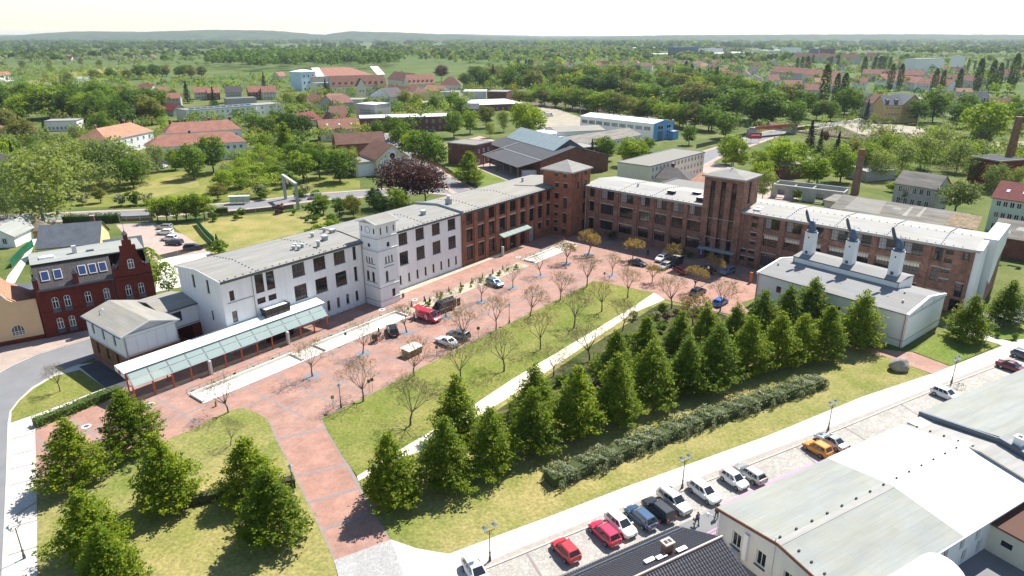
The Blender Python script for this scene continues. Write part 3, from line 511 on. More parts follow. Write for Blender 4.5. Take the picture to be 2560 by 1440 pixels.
m=MB(); m.hexa([(29.6,0.0,12.8),(29.9,0.0,12.8),(29.9,6.9,13.5),(29.6,6.9,13.5)],[(29.6,0,13.05),(29.9,0,13.05),(29.9,6.9,13.75),(29.6,6.9,13.75)],'felt_grey'); m.hexa([(29.6,6.9,13.5),(29.9,6.9,13.5),(29.9,13.8,12.8),(29.6,13.8,12.8)],[(29.6,6.9,13.75),(29.9,6.9,13.75),(29.9,13.8,13.05),(29.6,13.8,13.05)],'felt_grey'); m.obj('roof_upstand',W1)
# glass porch
PO=thing('glass_porch','dark framed glass entrance porch with white roof against the white wing','porch',FA.p(6.3,0),FA.a)
m=MB(); m.box(0.15,4.75,-1.55,0.0,5.75,6.05,'white_roof'); m.obj('roof',PO)
m=MB()
for x in (0.1,1.25,2.45,3.65,4.8): m.box(x-0.06,x+0.06,-1.6,-1.48,0,5.75,'dark_frame')
for z in (0.05,2.6,4.4,5.7): m.box(0.04,4.86,-1.6,-1.48,z-0.05,z+0.05,'dark_frame'); m.box(0.04,0.16,-1.48,-0.01,z-0.05,z+0.05,'dark_frame'); m.box(4.74,4.86,-1.48,-0.01,z-0.05,z+0.05,'dark_frame')
m.box(0.0,4.9,-1.66,0.0,6.06,6.22,'dark_frame') if False else None
m.box(-0.02,0.14,-1.66,0.0,5.78,6.2,'dark_frame'); m.box(4.76,4.92,-1.66,0.0,5.78,6.2,'dark_frame'); m.box(0.14,4.76,-1.66,-1.56,5.78,6.2,'dark_frame'); m.obj('frame',PO)
for k in range(4):
    m=MB(); m.q((0.16+1.16*k,-1.54,0.1),(1.25+1.16*k,-1.54,0.1),(1.25+1.16*k,-1.54,5.7),(0.16+1.16*k,-1.54,5.7),'glass_dark'); m.obj('pane',PO)
for x in (0.1,4.8):
    m=MB(); m.q((x,-1.5,0.1),(x,-0.05,0.1),(x,-0.05,5.7),(x,-1.5,5.7),'glass_dark'); m.obj('pane',PO)
# clock tower --------------------------------------------------------
CT=thing('clock_tower','square white tower with arched windows and a low pointed roof','tower',FA.p(29.4,0),FA.a)
zt=16.75
right=[(0.85,14.72,0.36,1.35,0.18),(2.5,14.72,0.36,1.35,0.18),(4.16,14.74,0.36,1.32,0.18),(2.35,11.98,0.76,0.98,0.38),(1.74,8.8,0.36,1.4,0.18),(2.52,8.8,0.36,1.4,0.18),(3.3,8.8,0.36,1.4,0.18),(1.62,5.0,0.68,2.26,0.33),(3.0,1.35,0.85,1.8,0)]
left=[(0.1,14.95,0.38,1.1,0.18),(3.55,14.9,0.42,1.1,0.2),(1.75,12.1,0.72,0.8,0.35),(0.98,8.85,0.38,1.22,0.18),(1.72,8.85,0.38,1.22,0.18),(2.46,8.85,0.38,1.22,0.18),(0.84,5.15,0.8,2.05,0.38),(2.4,5.1,0.75,2.1,0.36)]
m=MB(); a,b,c,d=(0,-4.55),(4.95,-4.55),(4.95,0.4),(0,0.4)
wall(m,a,b,0,zt,'render_white',right,0.22); wall(m,b,c,0,zt,'render_white',[(0.9,14.75,0.36,1.3,0.18),(2.3,14.75,0.36,1.3,0.18),(3.7,14.75,0.36,1.3,0.18)],0.22)
lf=[(s+0.4,z,w_,h_,ar) for s,z,w_,h_,ar in left]
wall(m,d,a,0,zt,'render_white',lf,0.22); wall(m,c,d,0,zt,'render_white'); m.obj('wall',CT)
for o in right: window(CT,a,b,*o[:4],1 if o[2]<0.6 else 2,2,arch=o[4],rec=0.14,fw=0.05)
for o in lf: window(CT,d,a,*o[:4],1 if o[2]<0.6 else 2,2,arch=o[4],rec=0.14,fw=0.05)
for s in (0.9,2.3,3.7): window(CT,b,c,s,14.75,0.36,1.3,1,2,arch=0.18,rec=0.14,fw=0.05)
for z in (13.95,11.45,4.1,1.25):
    m=MB()
    for x0,x1,y0,y1 in ((-0.08,5.03,-4.65,-4.54),(-0.1,0.01,-4.54,0.0),(4.94,5.05,-4.54,0.0)): m.box(x0,x1,y0,y1,z,z+0.09,'zinc_dark'); m.box(x0,x1,y0,y1,z+0.092,z+0.25,'render_white')
    m.obj('cornice',CT)
for x0,x1,y0,y1,z in ((1.3,3.9,-4.62,-4.53,8.02),(-0.07,0.02,-3.7,-1.3,8.02),(1.4,3.9,-4.62,-4.53,4.86),(1.5,3.9,-4.62,-4.53,8.66),(-0.07,0.02,-3.6,-1.2,8.7),(-0.07,0.02,-3.9,-0.8,4.98)):
    m=MB(); m.box(x0,x1,y0,y1,z,z+0.1,'zinc_dark'); m.obj('ledge',CT)
m=MB(); n=20
for i in range(n):
    a0,a1=6.2832*i/n,6.2832*(i+1)/n
    for r0,r1 in ((0.62,0.72),): m.hexa([(-0.05,-2.0+r0*math.cos(a0),15.5+r0*math.sin(a0)),(-0.05,-2.0+r1*math.cos(a0),15.5+r1*math.sin(a0)),(-0.05,-2.0+r1*math.cos(a1),15.5+r1*math.sin(a1)),(-0.05,-2.0+r0*math.cos(a1),15.5+r0*math.sin(a1))],[(0.0,-2.0+r0*math.cos(a0),15.5+r0*math.sin(a0)),(0.0,-2.0+r1*math.cos(a0),15.5+r1*math.sin(a0)),(0.0,-2.0+r1*math.cos(a1),15.5+r1*math.sin(a1)),(0.0,-2.0+r0*math.cos(a1),15.5+r0*math.sin(a1))],'zinc')
m.obj('clock_ring',CT)
m=MB(); e=0.45; zz=16.95; rz_=17.75; ym=-2.05
for sgn in (0,1):
    y0,y1=(-4.55-e,ym) if sgn==0 else (ym,0.4+e); z0,z1=(zz,rz_) if sgn==0 else (rz_,zz)
    m.hexa([(-e,y0,z0-0.18),(4.95+e,y0,z0-0.18),(4.95+e,y1,z1-0.18),(-e,y1,z1-0.18)],[(-e,y0,z0),(4.95+e,y0,z0),(4.95+e,y1,z1),(-e,y1,z1)],'felt_warm')
for x in (0.0,4.95): m.poly([(x,-4.55,zt),(x,0.4,zt),(x,0.4,zz-0.15),(x,ym,rz_-0.18),(x,-4.55,zz-0.15)],'zinc')
for x0,x1 in ((-e-0.06,-e),(4.95+e,4.95+e+0.06)):
    for y0,y1,z0,z1 in ((-4.55-e,ym,zz,rz_),(ym,0.4+e,rz_,zz)): m.hexa([(x0,y0,z0-0.28),(x1,y0,z0-0.28),(x1,y1,z1-0.28),(x0,y1,z1-0.28)],[(x0,y0,z0+0.03),(x1,y0,z0+0.03),(x1,y1,z1+0.03),(x0,y1,z1+0.03)],'panel_white')
m.box(-e,4.95+e,-4.55-e-0.06,-4.55-e,zz-0.26,zz+0.03,'panel_white'); m.obj('roof',CT)
# brick wing ---------------------------------------------------------
W3=thing('brick_factory_wing','red brick factory wing with large gridded windows beside the white wing','building',FA.p(58.2,0),FA.a)
bs=[1.67,5.64,9.57,13.63,17.75,22.0,25.8,29.54,33.4]; bw_=[2.2,2.25,2.3,2.4,2.5,2.1,2.1,2.1,1.7]
op=[]
for i,(s,w_) in enumerate(zip(bs,bw_)):
    op+=[(s,9.55,w_,2.6),(s,5.45,w_,3.0 if i<1 else 3.25)]
    if i<3: op.append((s,1.15,w_,3.25))
    elif i<7: op.append((s,0.08,w_,3.5 if i<6 else 4.0))
    else: op.append((s,2.6,w_-0.3,1.65))
m=MB(); LW=36.1
wall(m,(0,0),(LW,0),0,Z,'brick_red',op,0.35); wall(m,(LW,0),(LW,13.8),0,Z,'brick_red'); wall(m,(LW,13.8),(0,13.8),0,Z,'brick_red'); wall(m,(0,13.8),(0,0),0,Z,'brick_red')
gable_fill(m,LW,0,13.8,6.9,Z,13.3,'brick_red',1); m.obj('wall',W3)
for i,o in enumerate(op):
    door=o[1]<0.5
    window(W3,(0,0),(LW,0),*o,3 if door else (4 if o[2]>1.8 else 3),2 if door else 4,rec=0.24 if not door else 0.3,bw=0.06,name='entrance_door' if door else 'window',fm='white_frame' if (door and o[0]>25) else 'dark_frame',gm='glass_blind' if (door and o[0]>25) else 'glass_dark')
    if not door and o[1]<9:
        b_=MB(); b_.box(o[0]-0.15,o[0]+o[2]+0.15,-0.03,0.05,o[1]+o[3]+0.004,o[1]+o[3]+0.32,'lintel_conc'); b_.obj('lintel',W3)
edges=[0.0]+[(bs[i]+bw_[i]+bs[i+1])/2 for i in range(8)]+[LW]
for i,x in enumerate(edges):
    hw=0.62 if 0<i<9 else 0.35
    b_=MB(); b_.box(max(0.01,x-hw),min(LW,x+hw),-0.3,0.01,0,Z-0.1,'brick_red'); b_.obj('pilaster',W3)
m=MB(); roof_slab(m,0.35,46.0,0.0,13.8,12.85,13.55,6.9,'felt_warm','zinc_dark',over=0.55); m.obj('roof',W3)
m=MB(); m.hexa([(28.5,6.9,13.5),(28.8,6.9,13.5),(36.0,-0.3,12.8),(35.7,-0.3,12.8)],[(28.5,6.9,13.72),(28.8,6.9,13.72),(36.0,-0.3,13.02),(35.7,-0.3,13.02)],'felt_grey'); m.obj('roof_upstand',W3)
studs(W3,[(6.0+k*0.02,k*1.0,12.9+min(k,13.8-k)*0.1) for k in range(14)]+[(20.0,k*1.0,12.9+min(k,13.8-k)*0.1) for k in range(14)]+[(1.5+k*1.0,-0.1,12.88) for k in range(34)])
m=MB(); m.box(-0.55,0.55,-0.55,0.55,0,1.3,'zinc'); m.cyl(0,0,1.3,2.0,0.42,0.42,10,'light_grey'); m.cyl(0,0,2.0,2.2,0.55,0.3,10,'light_grey'); o=m.obj('roof_ventilator',W3); o.location=(2.6,6.2,13.4)
vent(W3,34.2,8.5,13.3,0.3,1.3)
EC=thing('entrance_canopy','steel and glass canopy over the brick wing entrance','canopy',FA.p(71.0,0),FA.a)
for z,y in ((4.35,-2.0),(4.55,-1.1),(4.95,-0.34)):
    m=MB(); m.box(0,11.6,y-0.06,y+0.06,z,z+0.16,'steel'); m.obj('beam',EC)
for k in range(6):
    m=MB(); m.hexa([(0.05+1.93*k,-2.0,4.5),(1.9+1.93*k,-2.0,4.5),(1.9+1.93*k,-0.4,5.1),(0.05+1.93*k,-0.4,5.1)],[(0.05+1.93*k,-2.0,4.53),(1.9+1.93*k,-2.0,4.53),(1.9+1.93*k,-0.4,5.13),(0.05+1.93*k,-0.4,5.13)],'canopy_glass'); m.obj('glass_panel',EC)
for k in range(7):
    m=MB(); m.tube((0.05+1.9*k,-2.0,4.42),(0.05+1.9*k,-0.3,5.0),0.05,0.05,6,'zinc_dark'); m.obj('bracket',EC)
# hipped towers
def hip(mb,x0,x1,y0,y1,z0,z1,over,mat,fascia,t=0.35):
    a=[(x0-over,y0-over,z0),(x1+over,y0-over,z0),(x1+over,y1+over,z0),(x0-over,y1+over,z0)]; ap=((x0+x1)/2,(y0+y1)/2,z1)
    for i in range(4): mb.poly([a[i],a[(i+1) % 4],ap],mat)
    for i in range(4):
        p,q_=a[i],a[(i+1) % 4]; mb.q((p[0],p[1],z0-t),(q_[0],q_[1],z0-t),q_,p,fascia)
    mb.poly([(p[0],p[1],z0-t) for p in a[::-1]],fascia)
TW=thing('corner_tower','square red brick corner tower with hipped grey roof between the two wings','tower',FA.p(94.25,0),FA.a)
m=MB(); a,b,c,d=(0,-5.95),(9.0,-5.95),(9.0,3.0),(0,3.0); zt=17.0
lf=[(0.85,12.9,1.15,1.2),(3.47,12.9,1.3,1.3),(0.75,9.85,1.3,1.55),(0.7,7.4,1.25,0.9),(0.74,5.2,1.15,0.9),(0.65,3.3,1.25,0.75),(3.5,7.5,1.28,2.9),(3.46,3.5,1.3,2.75),(0.6,15.75,1.2,0.95),(3.3,15.7,1.3,0.95),(0.65,0.9,1.25,1.3),(3.4,0.9,1.3,1.2)]
lf=[(s+3.0,*r) for s,*r in lf]
rt=[(2.2,12.5,1.5,1.9),(6.15,12.5,1.4,1.75),(6.1,9.3,1.4,2.1),(5.95,5.2,1.5,3.0),(5.9,0.6,1.8,2.9),(1.8,15.7,1.4,0.95),(6.0,15.7,1.4,0.95)]
wall(m,d,a,0,zt,'brick_red',lf,0.3); wall(m,a,b,0,zt,'brick_red',rt,0.3); wall(m,b,c,0,zt,'brick_red'); wall(m,c,d,0,zt,'brick_red'); m.obj('wall',TW)
for o in lf: window(TW,d,a,*o,2,3 if o[3]>1.5 else 2,rec=0.2)
for o in rt: window(TW,a,b,*o,2,3 if o[3]>1.5 else 2,rec=0.2)
for s,z,w_ in [(o[0],o[1]+o[3],o[2]) for o in lf]:
    b_=MB(); b_.box(-0.03,0.05,3.0-s-w_-0.1,3.0-s+0.1,z+0.003,z+0.2,'lintel_conc'); b_.obj('lintel',TW)
for x in (0.25,2.4,5.3,8.7):
    b_=MB(); b_.box(x-0.25,x+0.25,-6.1,-5.94,0,zt-0.4,'brick_red'); b_.obj('pilaster',TW)
m=MB(); hip(m,0,9.0,-5.95,3.0,17.4,19.6,0.6,'felt_grey','zinc'); m.obj('roof',TW)
# long brick wing ----------------------------------------------------
off=-0.5
W4=thing('long_brick_wing','long dark brick factory wing in shade across the far side of the courtyard','building',FB.p(0,off),FB.a)
bays=[(3.36,3.9),(9.28,3.9),(15.1,2.9),(19.78,2.98),(24.36,3.0),(28.65,3.4)]
bays2=[(47.4,3.3),(52.1,3.3),(56.7,3.2),(61.5,3.3),(66.1,3.25),(70.7,3.4),(75.3,3.4)]
op=[(-0.3,10.0,1.5,2.3),(-0.3,6.2,1.5,2.6),(-0.3,1.2,1.5,3.1)]
for i,(s,w_) in enumerate(bays):
    op+=[(s,9.95,w_,2.4),(s,5.98+0.1*(i>1),w_,2.65-0.15*(i>1))]
    op.append((s,0.1,w_,3.95) if i==4 else (s,1.85,w_,2.35))
for s,w_ in bays2: op+=[(s,9.8,w_,2.3),(s,5.8,w_,2.45),(s,1.2,w_,2.9)]
op+=[(44.4,11.5,1.4,0.65),(44.35,9.57,1.4,1.05),(44.4,7.56,1.35,0.75),(44.4,5.52,1.35,0.8),(42.35,3.3,1.3,0.8),(44.35,3.4,1.45,0.7),(42.35,1.4,1.3,1.05),(44.37,1.5,1.5,0.9)]
op+=[(80.75,9.5,1.3,2.6),(82.48,11.1,1.33,0.85),(82.46,9.4,1.38,0.8),(80.77,5.5,1.25,2.7),(82.45,7.42,1.37,0.7),(82.42,5.49,1.4,0.6),(85.26,10.6,1.2,1.25),(85.3,3.1,1.2,2.75),(80.7,1.3,3.0,2.2),(84.9,0.08,1.7,2.5)]
m=MB(); x0,x1=-3.0,87.2
opx=[(s-x0,*r) for s,*r in op]
wall(m,(x0,0),(x1,0),0,Z,'brick_brown',opx,0.35); wall(m,(x1,0),(x1,15),0,Z,'brick_brown'); wall(m,(x1,15),(x0,15),0,Z,'brick_brown'); wall(m,(x0,15),(x0,0),0,Z,'brick_brown')
m.obj('wall',W4)
blk=0
for o,ox in zip(op,opx):
    s,z,w_,h_=o
    if z<0.5: nm,nx,ny='gate',2,2
    else: nm,nx,ny='window',(6 if w_>2.5 else 3),(3 if h_>1.5 else 2)
    window(W4,(x0,0),(x1,0),*ox,nx,ny,rec=0.26,bw=0.05,name=nm)
    if w_>2.5 and z>9:       # light blinds drawn half across the top-floor windows
        b_=MB(); k=0.45 if s<28 else 0.4; b_.box(s+0.1,s+w_*k,0.272,0.285,z+0.1,z+h_-0.1,'glass_blind'); ob=b_.obj('blind',W4)
        ob.location=(0,-0.04,0)
    if w_>2.5 and 5<z<9 and s>40:
        b_=MB(); b_.box(s+0.1,s+w_-0.1,0.23,0.245,z+h_*0.68,z+h_-0.1,'pale_cream'); b_.obj('blind',W4)
    if z<9 and w_>1.0 and z>0.5:
        b_=MB(); b_.box(s-0.15,s+w_+0.15,-0.03,0.05,z+h_+0.004,z+h_+0.28,'lintel_conc'); b_.obj('lintel',W4)
cs=[1.2]+[(bays[i][0]+bays[i][1]+bays[i+1][0])/2 for i in range(5)]
for x in [2.2]+cs[1:]+[42.0,46.6]+[(bays2[i][0]+bays2[i][1]+bays2[i+1][0])/2 for i in range(6)]+[79.6,86.9]:
    b_=MB(); b_.box(x-0.55 if x<80 else x-0.3,x+0.55 if x<80 else x+0.3,-0.28,0.01,0,Z-0.1,'brick_brown'); b_.obj('pilaster',W4)
m=MB(); roof_slab(m,-2.5,33.0,0,15,12.85,13.6,7.5,'felt_light','zinc',over=0.5); roof_slab(m,41.4,87.9,0,15,12.85,13.6,7.5,'felt_light','zinc',over=0.5); roof_slab(m,33.0,41.4,4.0,15,12.84,13.59,7.5,'felt_light','zinc',over=0.3); m.obj('roof',W4)
m=MB(); m.box(-2,32,-0.42,-0.3,12.35,12.6,'light_grey'); m.box(42,87,-0.42,-0.3,12.35,12.6,'light_grey'); m.obj('gutter',W4)
for s,y in ((21.5,4.2),(27.0,6.8),(30.5,2.0)):
    b_=MB(); b_.box(-0.9,0.9,-0.6,0.6,0,0.85,'black'); b_.box(-1.1,1.1,-0.8,0.8,0.85,0.95,'white_roof'); o=b_.obj('roof_hood',W4); o.location=(s,y,13.15)
for s,y in ((44.5,2.0),(44.0,4.6),(40.8+2,7.0)):
    b_=MB(); b_.box(-0.8,0.8,-0.6,0.6,0,0.3,'white_roof'); o=b_.obj('skylight',W4); o.location=(s,y,13.1)
vent(W4,11.0,5.5,13.35,0.22,0.9)
studs(W4,[(x,k*1.07,12.9+min(k*1.07,15-k*1.07)*0.1) for x in (9.0,18.5,52.0,62.0,72.0,81.5) for k in range(15)]+[(k*1.5,0.1,12.9) for k in range(20)]+[(43+k*1.5,0.1,12.9) for k in range(29)]+[(43+k*1.5,7.5,13.6) for k in range(29)])
pipe(W4,51.6,-0.2,0,12.5,'zinc_dark'); pipe(W4,-1.4,-0.15,0,12.5,'light_grey')
for (x0_,x1_,y0,y1,z0,z1,mt) in ((87.22,88.3,-0.1,5.7,0,13.35,'panel_white'),):
    b_=MB(); b_.hexa([(x0_,y0,z0),(x1_,y0,z0),(x1_,y1,z0),(x0_,y1,z0)],[(x0_,y0,12.9),(x1_,y0,12.9),(x1_,y1,13.55),(x0_,y1,13.55)],mt); b_.obj('end_wall',W4)
b_=MB(); b_.box(87.22,89.4,6.7,22,0,12.9,'brick_brown'); b_.obj('rear_end_block',W4)
b_=MB(); zz_=[(6.7,5.5),(9.0,4.2),(12.0,5.6),(15.0,8.0),(22.0,9.5)]
for (y0,z0),(y1,z1) in zip(zz_[:-1],zz_[1:]): b_.hexa([(89.402,y0,z0),(89.6,y0,z0),(89.6,y1,z1),(89.402,y1,z1)],[(89.402,y0,13.6),(89.6,y0,13.6),(89.6,y1,13.6),(89.402,y1,13.6)],'panel_white')
b_.box(87.2,89.4,6.5,6.69,0,13.6,'panel_white'); b_.box(87.2,89.6,6.5,22.1,13.61,13.75,'white_frame'); b_.obj('rear_end_wall',W4)
b_=MB(); b_.box(12.0,24.0,15.2,25.0,0,12.3,'brick_brown'); b_.box(11.7,24.3,15.36,25.3,12.3,12.55,'felt_grey'); b_.box(11.6,11.75,15.36,25.3,12.3,12.9,'zinc') ; b_.obj('rear_annex',W4)
o_=MB(); o_.box(2.0,14.5,15.2,24,0,12.4,'brick_brown') if False else None
# stair tower --------------------------------------------------------
ST=thing('stair_tower','tall brick stair tower with three full-height dark glass slits','tower',FB.p(32.4,0.3),FB.a)
m=MB(); a,b,c,d=(0,0),(9.5,0),(9.5,8.3),(0,8.3); zt=19.75
sl_=[(1.6,3.1,1.2,15.9),(4.15,3.1,1.22,15.9),(6.75,3.05,1.22,15.9)]
wall(m,a,b,0,zt,'brick_brown',sl_+[(1.5,0.08,1.4,2.6),(4.1,0.08,1.4,2.6),(6.7,0.08,1.4,2.6)],0.5); wall(m,b,c,0,zt,'brick_brown',[(3.0,14.0,1.2,5.2)],0.4); wall(m,c,d,0,zt,'brick_brown'); wall(m,d,a,0,zt,'brick_brown'); m.obj('wall',ST)
for o in sl_: window(ST,a,b,*o,1,14,rec=0.4,bw=0.05)
for s in (1.5,4.1,6.7): window(ST,a,b,s,0.08,1.4,2.6,2,2,rec=0.4,name='entrance_door')
window(ST,b,c,3.0,14.0,1.2,5.2,1,4,rec=0.3)
m=MB(); hip(m,0,9.5,0,8.3,20.1,21.6,0.55,'felt_grey','zinc'); m.obj('roof',ST)
for z in (5.6,10.2):
    m=MB(); m.box(1.3,8.2,0.03-0.06,0.0,z,z+0.07,'light_grey'); m.obj('tie_bar',ST)
m=MB(); m.tube((4.6,4,21.4),(4.6,4,23.2),0.05,0.04,6,'steel'); m.tube((4.6,4,22.6),(5.0,4,22.8),0.03,0.03,5,'steel'); m.cyl(4.6,4,21.5,21.8,0.3,0.2,8,'white_roof'); m.obj('mast',ST)
m=MB(); m.hexa([(0.3,-1.5,2.75),(9.2,-1.5,2.75),(9.2,-0.02,2.95),(0.3,-0.02,2.95)],[(0.3,-1.5,2.83),(9.2,-1.5,2.83),(9.2,-0.02,3.03),(0.3,-0.02,3.03)],'canopy_glass'); m.obj('door_canopy',ST)
m=MB(); m.box(0.5,1.35,-0.12,-0.02,0.4,3.2,'banner_purple')
for k in range(5): m.box(0.8,1.05,-0.14,-0.125,2.7-k*0.42,2.95-k*0.42,'paint_white')
BN=thing('purple_banner','tall purple banner with white lettering beside the stair tower door','banner',FB.p(32.4,0.3),FB.a); m.obj('cloth',BN)
# white hall with three ventilation stacks ---------------------------
HL=thing('white_hall','low white hall with raised roof box and dark grey roof before the brick wing','building',FH.p(0,0),FH.a)
m=MB(); L,D,ze,zr,yr=28.4,15.4,6.05,7.35,8.0
hop=[(4.3,3.2,1.0,1.3),(16.0,2.6,1.05,1.35),(20.8,2.2,1.1,2.4),(10.0,2.6,1.05,1.35)]
wall(m,(0,0),(L,0),0,ze,'panel_white',hop,0.25); wall(m,(L,0),(L,D),0,ze,'panel_white'); wall(m,(L,D),(0,D),0,ze,'panel_white'); wall(m,(0,D),(0,0),0,ze,'panel_white')
for x,f in ((0.0,-1),(L,1)): gable_fill(m,x,0,D,yr,ze,zr-0.02,'panel_white',f)
m.obj('wall',HL)
for o in hop: window(HL,(0,0),(L,0),*o,2,2,rec=0.18)
m=MB()
m.box(L-0.02,L+0.08,0.3,D-0.3,1.25,1.33,'zinc'); m.box(L-0.02,L+0.06,0.3,D-0.3,5.5,5.95,'light_grey')
for y in (5.2,10.2): m.box(L-0.02,L+0.07,y-0.15,y+0.15,5.95,6.9,'light_grey')
m.obj('end_trim',HL)
m=MB(); m.box(0,L,-0.05,-0.002,0.0,1.2,'panel_white'); m.box(0.0,L,-0.06,-0.002,1.2,1.28,'zinc_dark'); m.obj('plinth',HL)
m=MB()
for a_,b_,za,zb in ((-0.25,yr,ze+0.12,zr+0.1),(yr,D+0.25,zr+0.1,ze+0.12)):
    m.hexa([(0.3,a_,za-0.22),(L-0.3,a_,za-0.22),(L-0.3,b_,zb-0.22),(0.3,b_,zb-0.22)],[(0.3,a_,za),(L-0.3,a_,za),(L-0.3,b_,zb),(0.3,b_,zb)],'felt_hall')
m.obj('roof',HL)
m=MB()
for x0_,x1_ in ((-0.15,0.3),(L-0.3,L+0.15)):
    for a_,b_,za,zb in ((-0.3,yr,ze+0.12,zr+0.1),(yr,D+0.3,zr+0.1,ze+0.12)):
        m.hexa([(x0_,a_,za-0.35),(x1_,a_,za-0.35),(x1_,b_,zb-0.35),(x0_,b_,zb-0.35)],[(x0_,a_,za+0.13),(x1_,a_,za+0.13),(x1_,b_,zb+0.13),(x0_,b_,zb+0.13)],'panel_white')
m.obj('verge',HL)
m=MB(); m.box(0.3,L-0.3,-0.36,-0.25,ze-0.06,ze+0.1,'zinc_dark'); m.obj('gutter',HL)
m=MB(); a,b,c,d=(2.7,8.1),(23.0,8.1),(23.0,14.2),(2.7,14.2)
for p,q_ in ((a,b),(b,c),(c,d),(d,a)): wall(m,p,q_,6.3,8.55,'panel_white')
m.obj('roof_box_wall',HL)
m=MB(); m.hexa([(2.55,7.95,8.5),(23.15,7.95,8.5),(23.15,11.2,8.95),(2.55,11.2,8.95)],[(2.55,7.95,8.62),(23.15,7.95,8.62),(23.15,11.2,9.07),(2.55,11.2,9.07)],'felt_hall'); m.hexa([(2.55,11.2,8.95),(23.15,11.2,8.95),(23.15,14.35,8.5),(2.55,14.35,8.5)],[(2.55,11.2,9.07),(23.15,11.2,9.07),(23.15,14.35,8.62),(2.55,14.35,8.62)],'felt_hall')
m.box(2.5,23.2,7.86,7.95,8.44,8.64,'zinc_dark'); m.obj('roof_box_roof',HL)
pipe(HL,L-0.35,-0.2,0,6.1,'corten'); pipe(HL,0.3,-0.2,0,6.1,'corten'); pipe(HL,2.75,8.0,6.9,8.5,'zinc_dark'); pipe(HL,22.95,8.0,6.9,8.5,'corten')
vent(HL,25.8,3.6,6.6,0.16,0.6); vent(HL,24.6,7.0,7.1,0.14,0.5); vent(HL,1.3,5.0,6.8,0.16,0.6)
for i,s in enumerate((3.3,11.5,19.9)):
    V=thing('ventilation_stack','white ventilation stack with dark metal wind cowl, %s of three on the hall roof' % ('left','middle','right')[i],'chimney',FH.p(s,-10.0,8.8),FH.a,'ventilation stacks on the hall roof')
    m=MB(); m.box(0,1.8,0,1.8,-0.6,4.6,'panel_white'); m.obj('shaft',V)
    m=MB(); m.box(0.75,1.0,-0.03,-0.002,3.5,3.8,'black'); m.box(0.55,1.1,-0.03,-0.002,0.25,0.85,'zinc_dark'); m.obj('hatch',V)
    m=MB(); m.cyl(0.9,0.9,4.6,4.95,0.95,1.0,18,'cowl_metal'); m.cyl(0.9,0.9,4.95,5.3,0.8,0.66,18,'cowl_metal'); m.obj('cowl_base',V)
    # curved hood that turns into the wind,drawn out to a vane
    m=MB(); n=12; rings=[]
    for j in range(9):
        t=j/8; ang=rad(78*t); cx=0.9+0.62*(1-math.cos(ang))*-1; cz=5.3+1.05*math.sin(ang)+0.12*t; r=0.66-0.06*t
        ring=[]
        for k in range(n):
            a_=6.2832*k/n; ring.append((cx+r*math.cos(a_)*math.cos(ang),0.9+r*math.sin(a_),cz+r*math.cos(a_)*math.sin(ang)))
        rings.append(ring)
    for j in range(8):
        for k in range(n): m.q(rings[j][k],rings[j][(k+1) % n],rings[j+1][(k+1) % n],rings[j+1][k],'cowl_metal')
    o=m.obj('cowl_hood',V,True);
    m=MB(); fin=[(0.95,5.9),(0.1,7.0),(-0.55,8.5),(-0.75,8.75),(-1.0,8.7),(-1.05,8.3),(-0.8,7.5),(-0.35,6.5)]
    m.hexa([(x,0.86,z) for x,z in fin],[(x,0.94,z) for x,z in fin],'cowl_metal'); m.obj('wind_vane',V)
    m=MB(); m.tube((0.6,0.9,6.6),(0.75,0.9,7.6),0.04,0.03,6,'steel'); m.tube((0.7,0.9,7.2),(1.6,0.9,7.25),0.025,0.025,5,'steel'); m.cyl(1.6,0.9,7.15,7.35,0.09,0.09,8,'zinc_dark'); m.obj('wind_gauge',V)
    V.children[-1].location=(0,0,0)
# gatehouse and bridge ------------------------------------------------
GH=thing('gatehouse','two-storey gatehouse with sandstone base, white upper floor and shallow gable','building',FA.p(-14.4,-4.4),FA.a)
m=MB(); a,b,c,d=(0,0),(8.3,0),(8.3,13.3),(0,13.3)
lo=[(2.2,1.1,0.85,1.9),(5.8,1.1,0.85,1.9),(9.4,1.1,0.85,1.9)]; hi=[(1.9,4.5,0.8,1.8),(5.6,4.5,0.8,1.8),(9.6,4.5,0.8,1.8)]
wall(m,d,a,0,3.55,'sandstone',lo,0.3); wall(m,d,a,3.55,7.0,'render_white',hi,0.3); wall(m,a,b,0,3.55,'sandstone'); wall(m,a,b,3.55,7.0,'render_white'); wall(m,b,c,0,3.55,'sandstone'); wall(m,b,c,3.55,7.0,'render_white'); wall(m,c,d,0,3.55,'sandstone'); wall(m,c,d,3.55,7.0,'render_white')
m.poly([(0,0,7.0),(8.3,0,7.0),(4.15,0,8.3)],'light_grey'); m.poly([(8.3,13.3,7.0),(0,13.3,7.0),(4.15,13.3,8.3)],'render_white'); m.obj('wall',GH)
for o in lo+hi: window(GH,d,a,*o,2,3,rec=0.2)
m=MB()
for x0_,x1_,y0,y1 in ((-0.12,8.42,-0.14,-0.003),(-0.12,-0.003,-0.003,13.3),(8.303,8.42,-0.003,13.3)): m.box(x0_,x1_,y0,y1,3.45,3.62,'light_grey'); m.box(x0_-0.1,x1_+0.1,y0-0.1,y1,6.75,7.02,'panel_white')
m.box(-0.2,8.5,-0.3,-0.145,6.9,7.1,'panel_white'); m.obj('cornice',GH)
for k in range(5):
    m=MB(); m.box(0.35+k*1.53,0.35+k*1.53+1.49,-0.1,-0.004,3.75,6.5,'poly_sheet'); m.obj('facade_panel',GH)
m=MB()
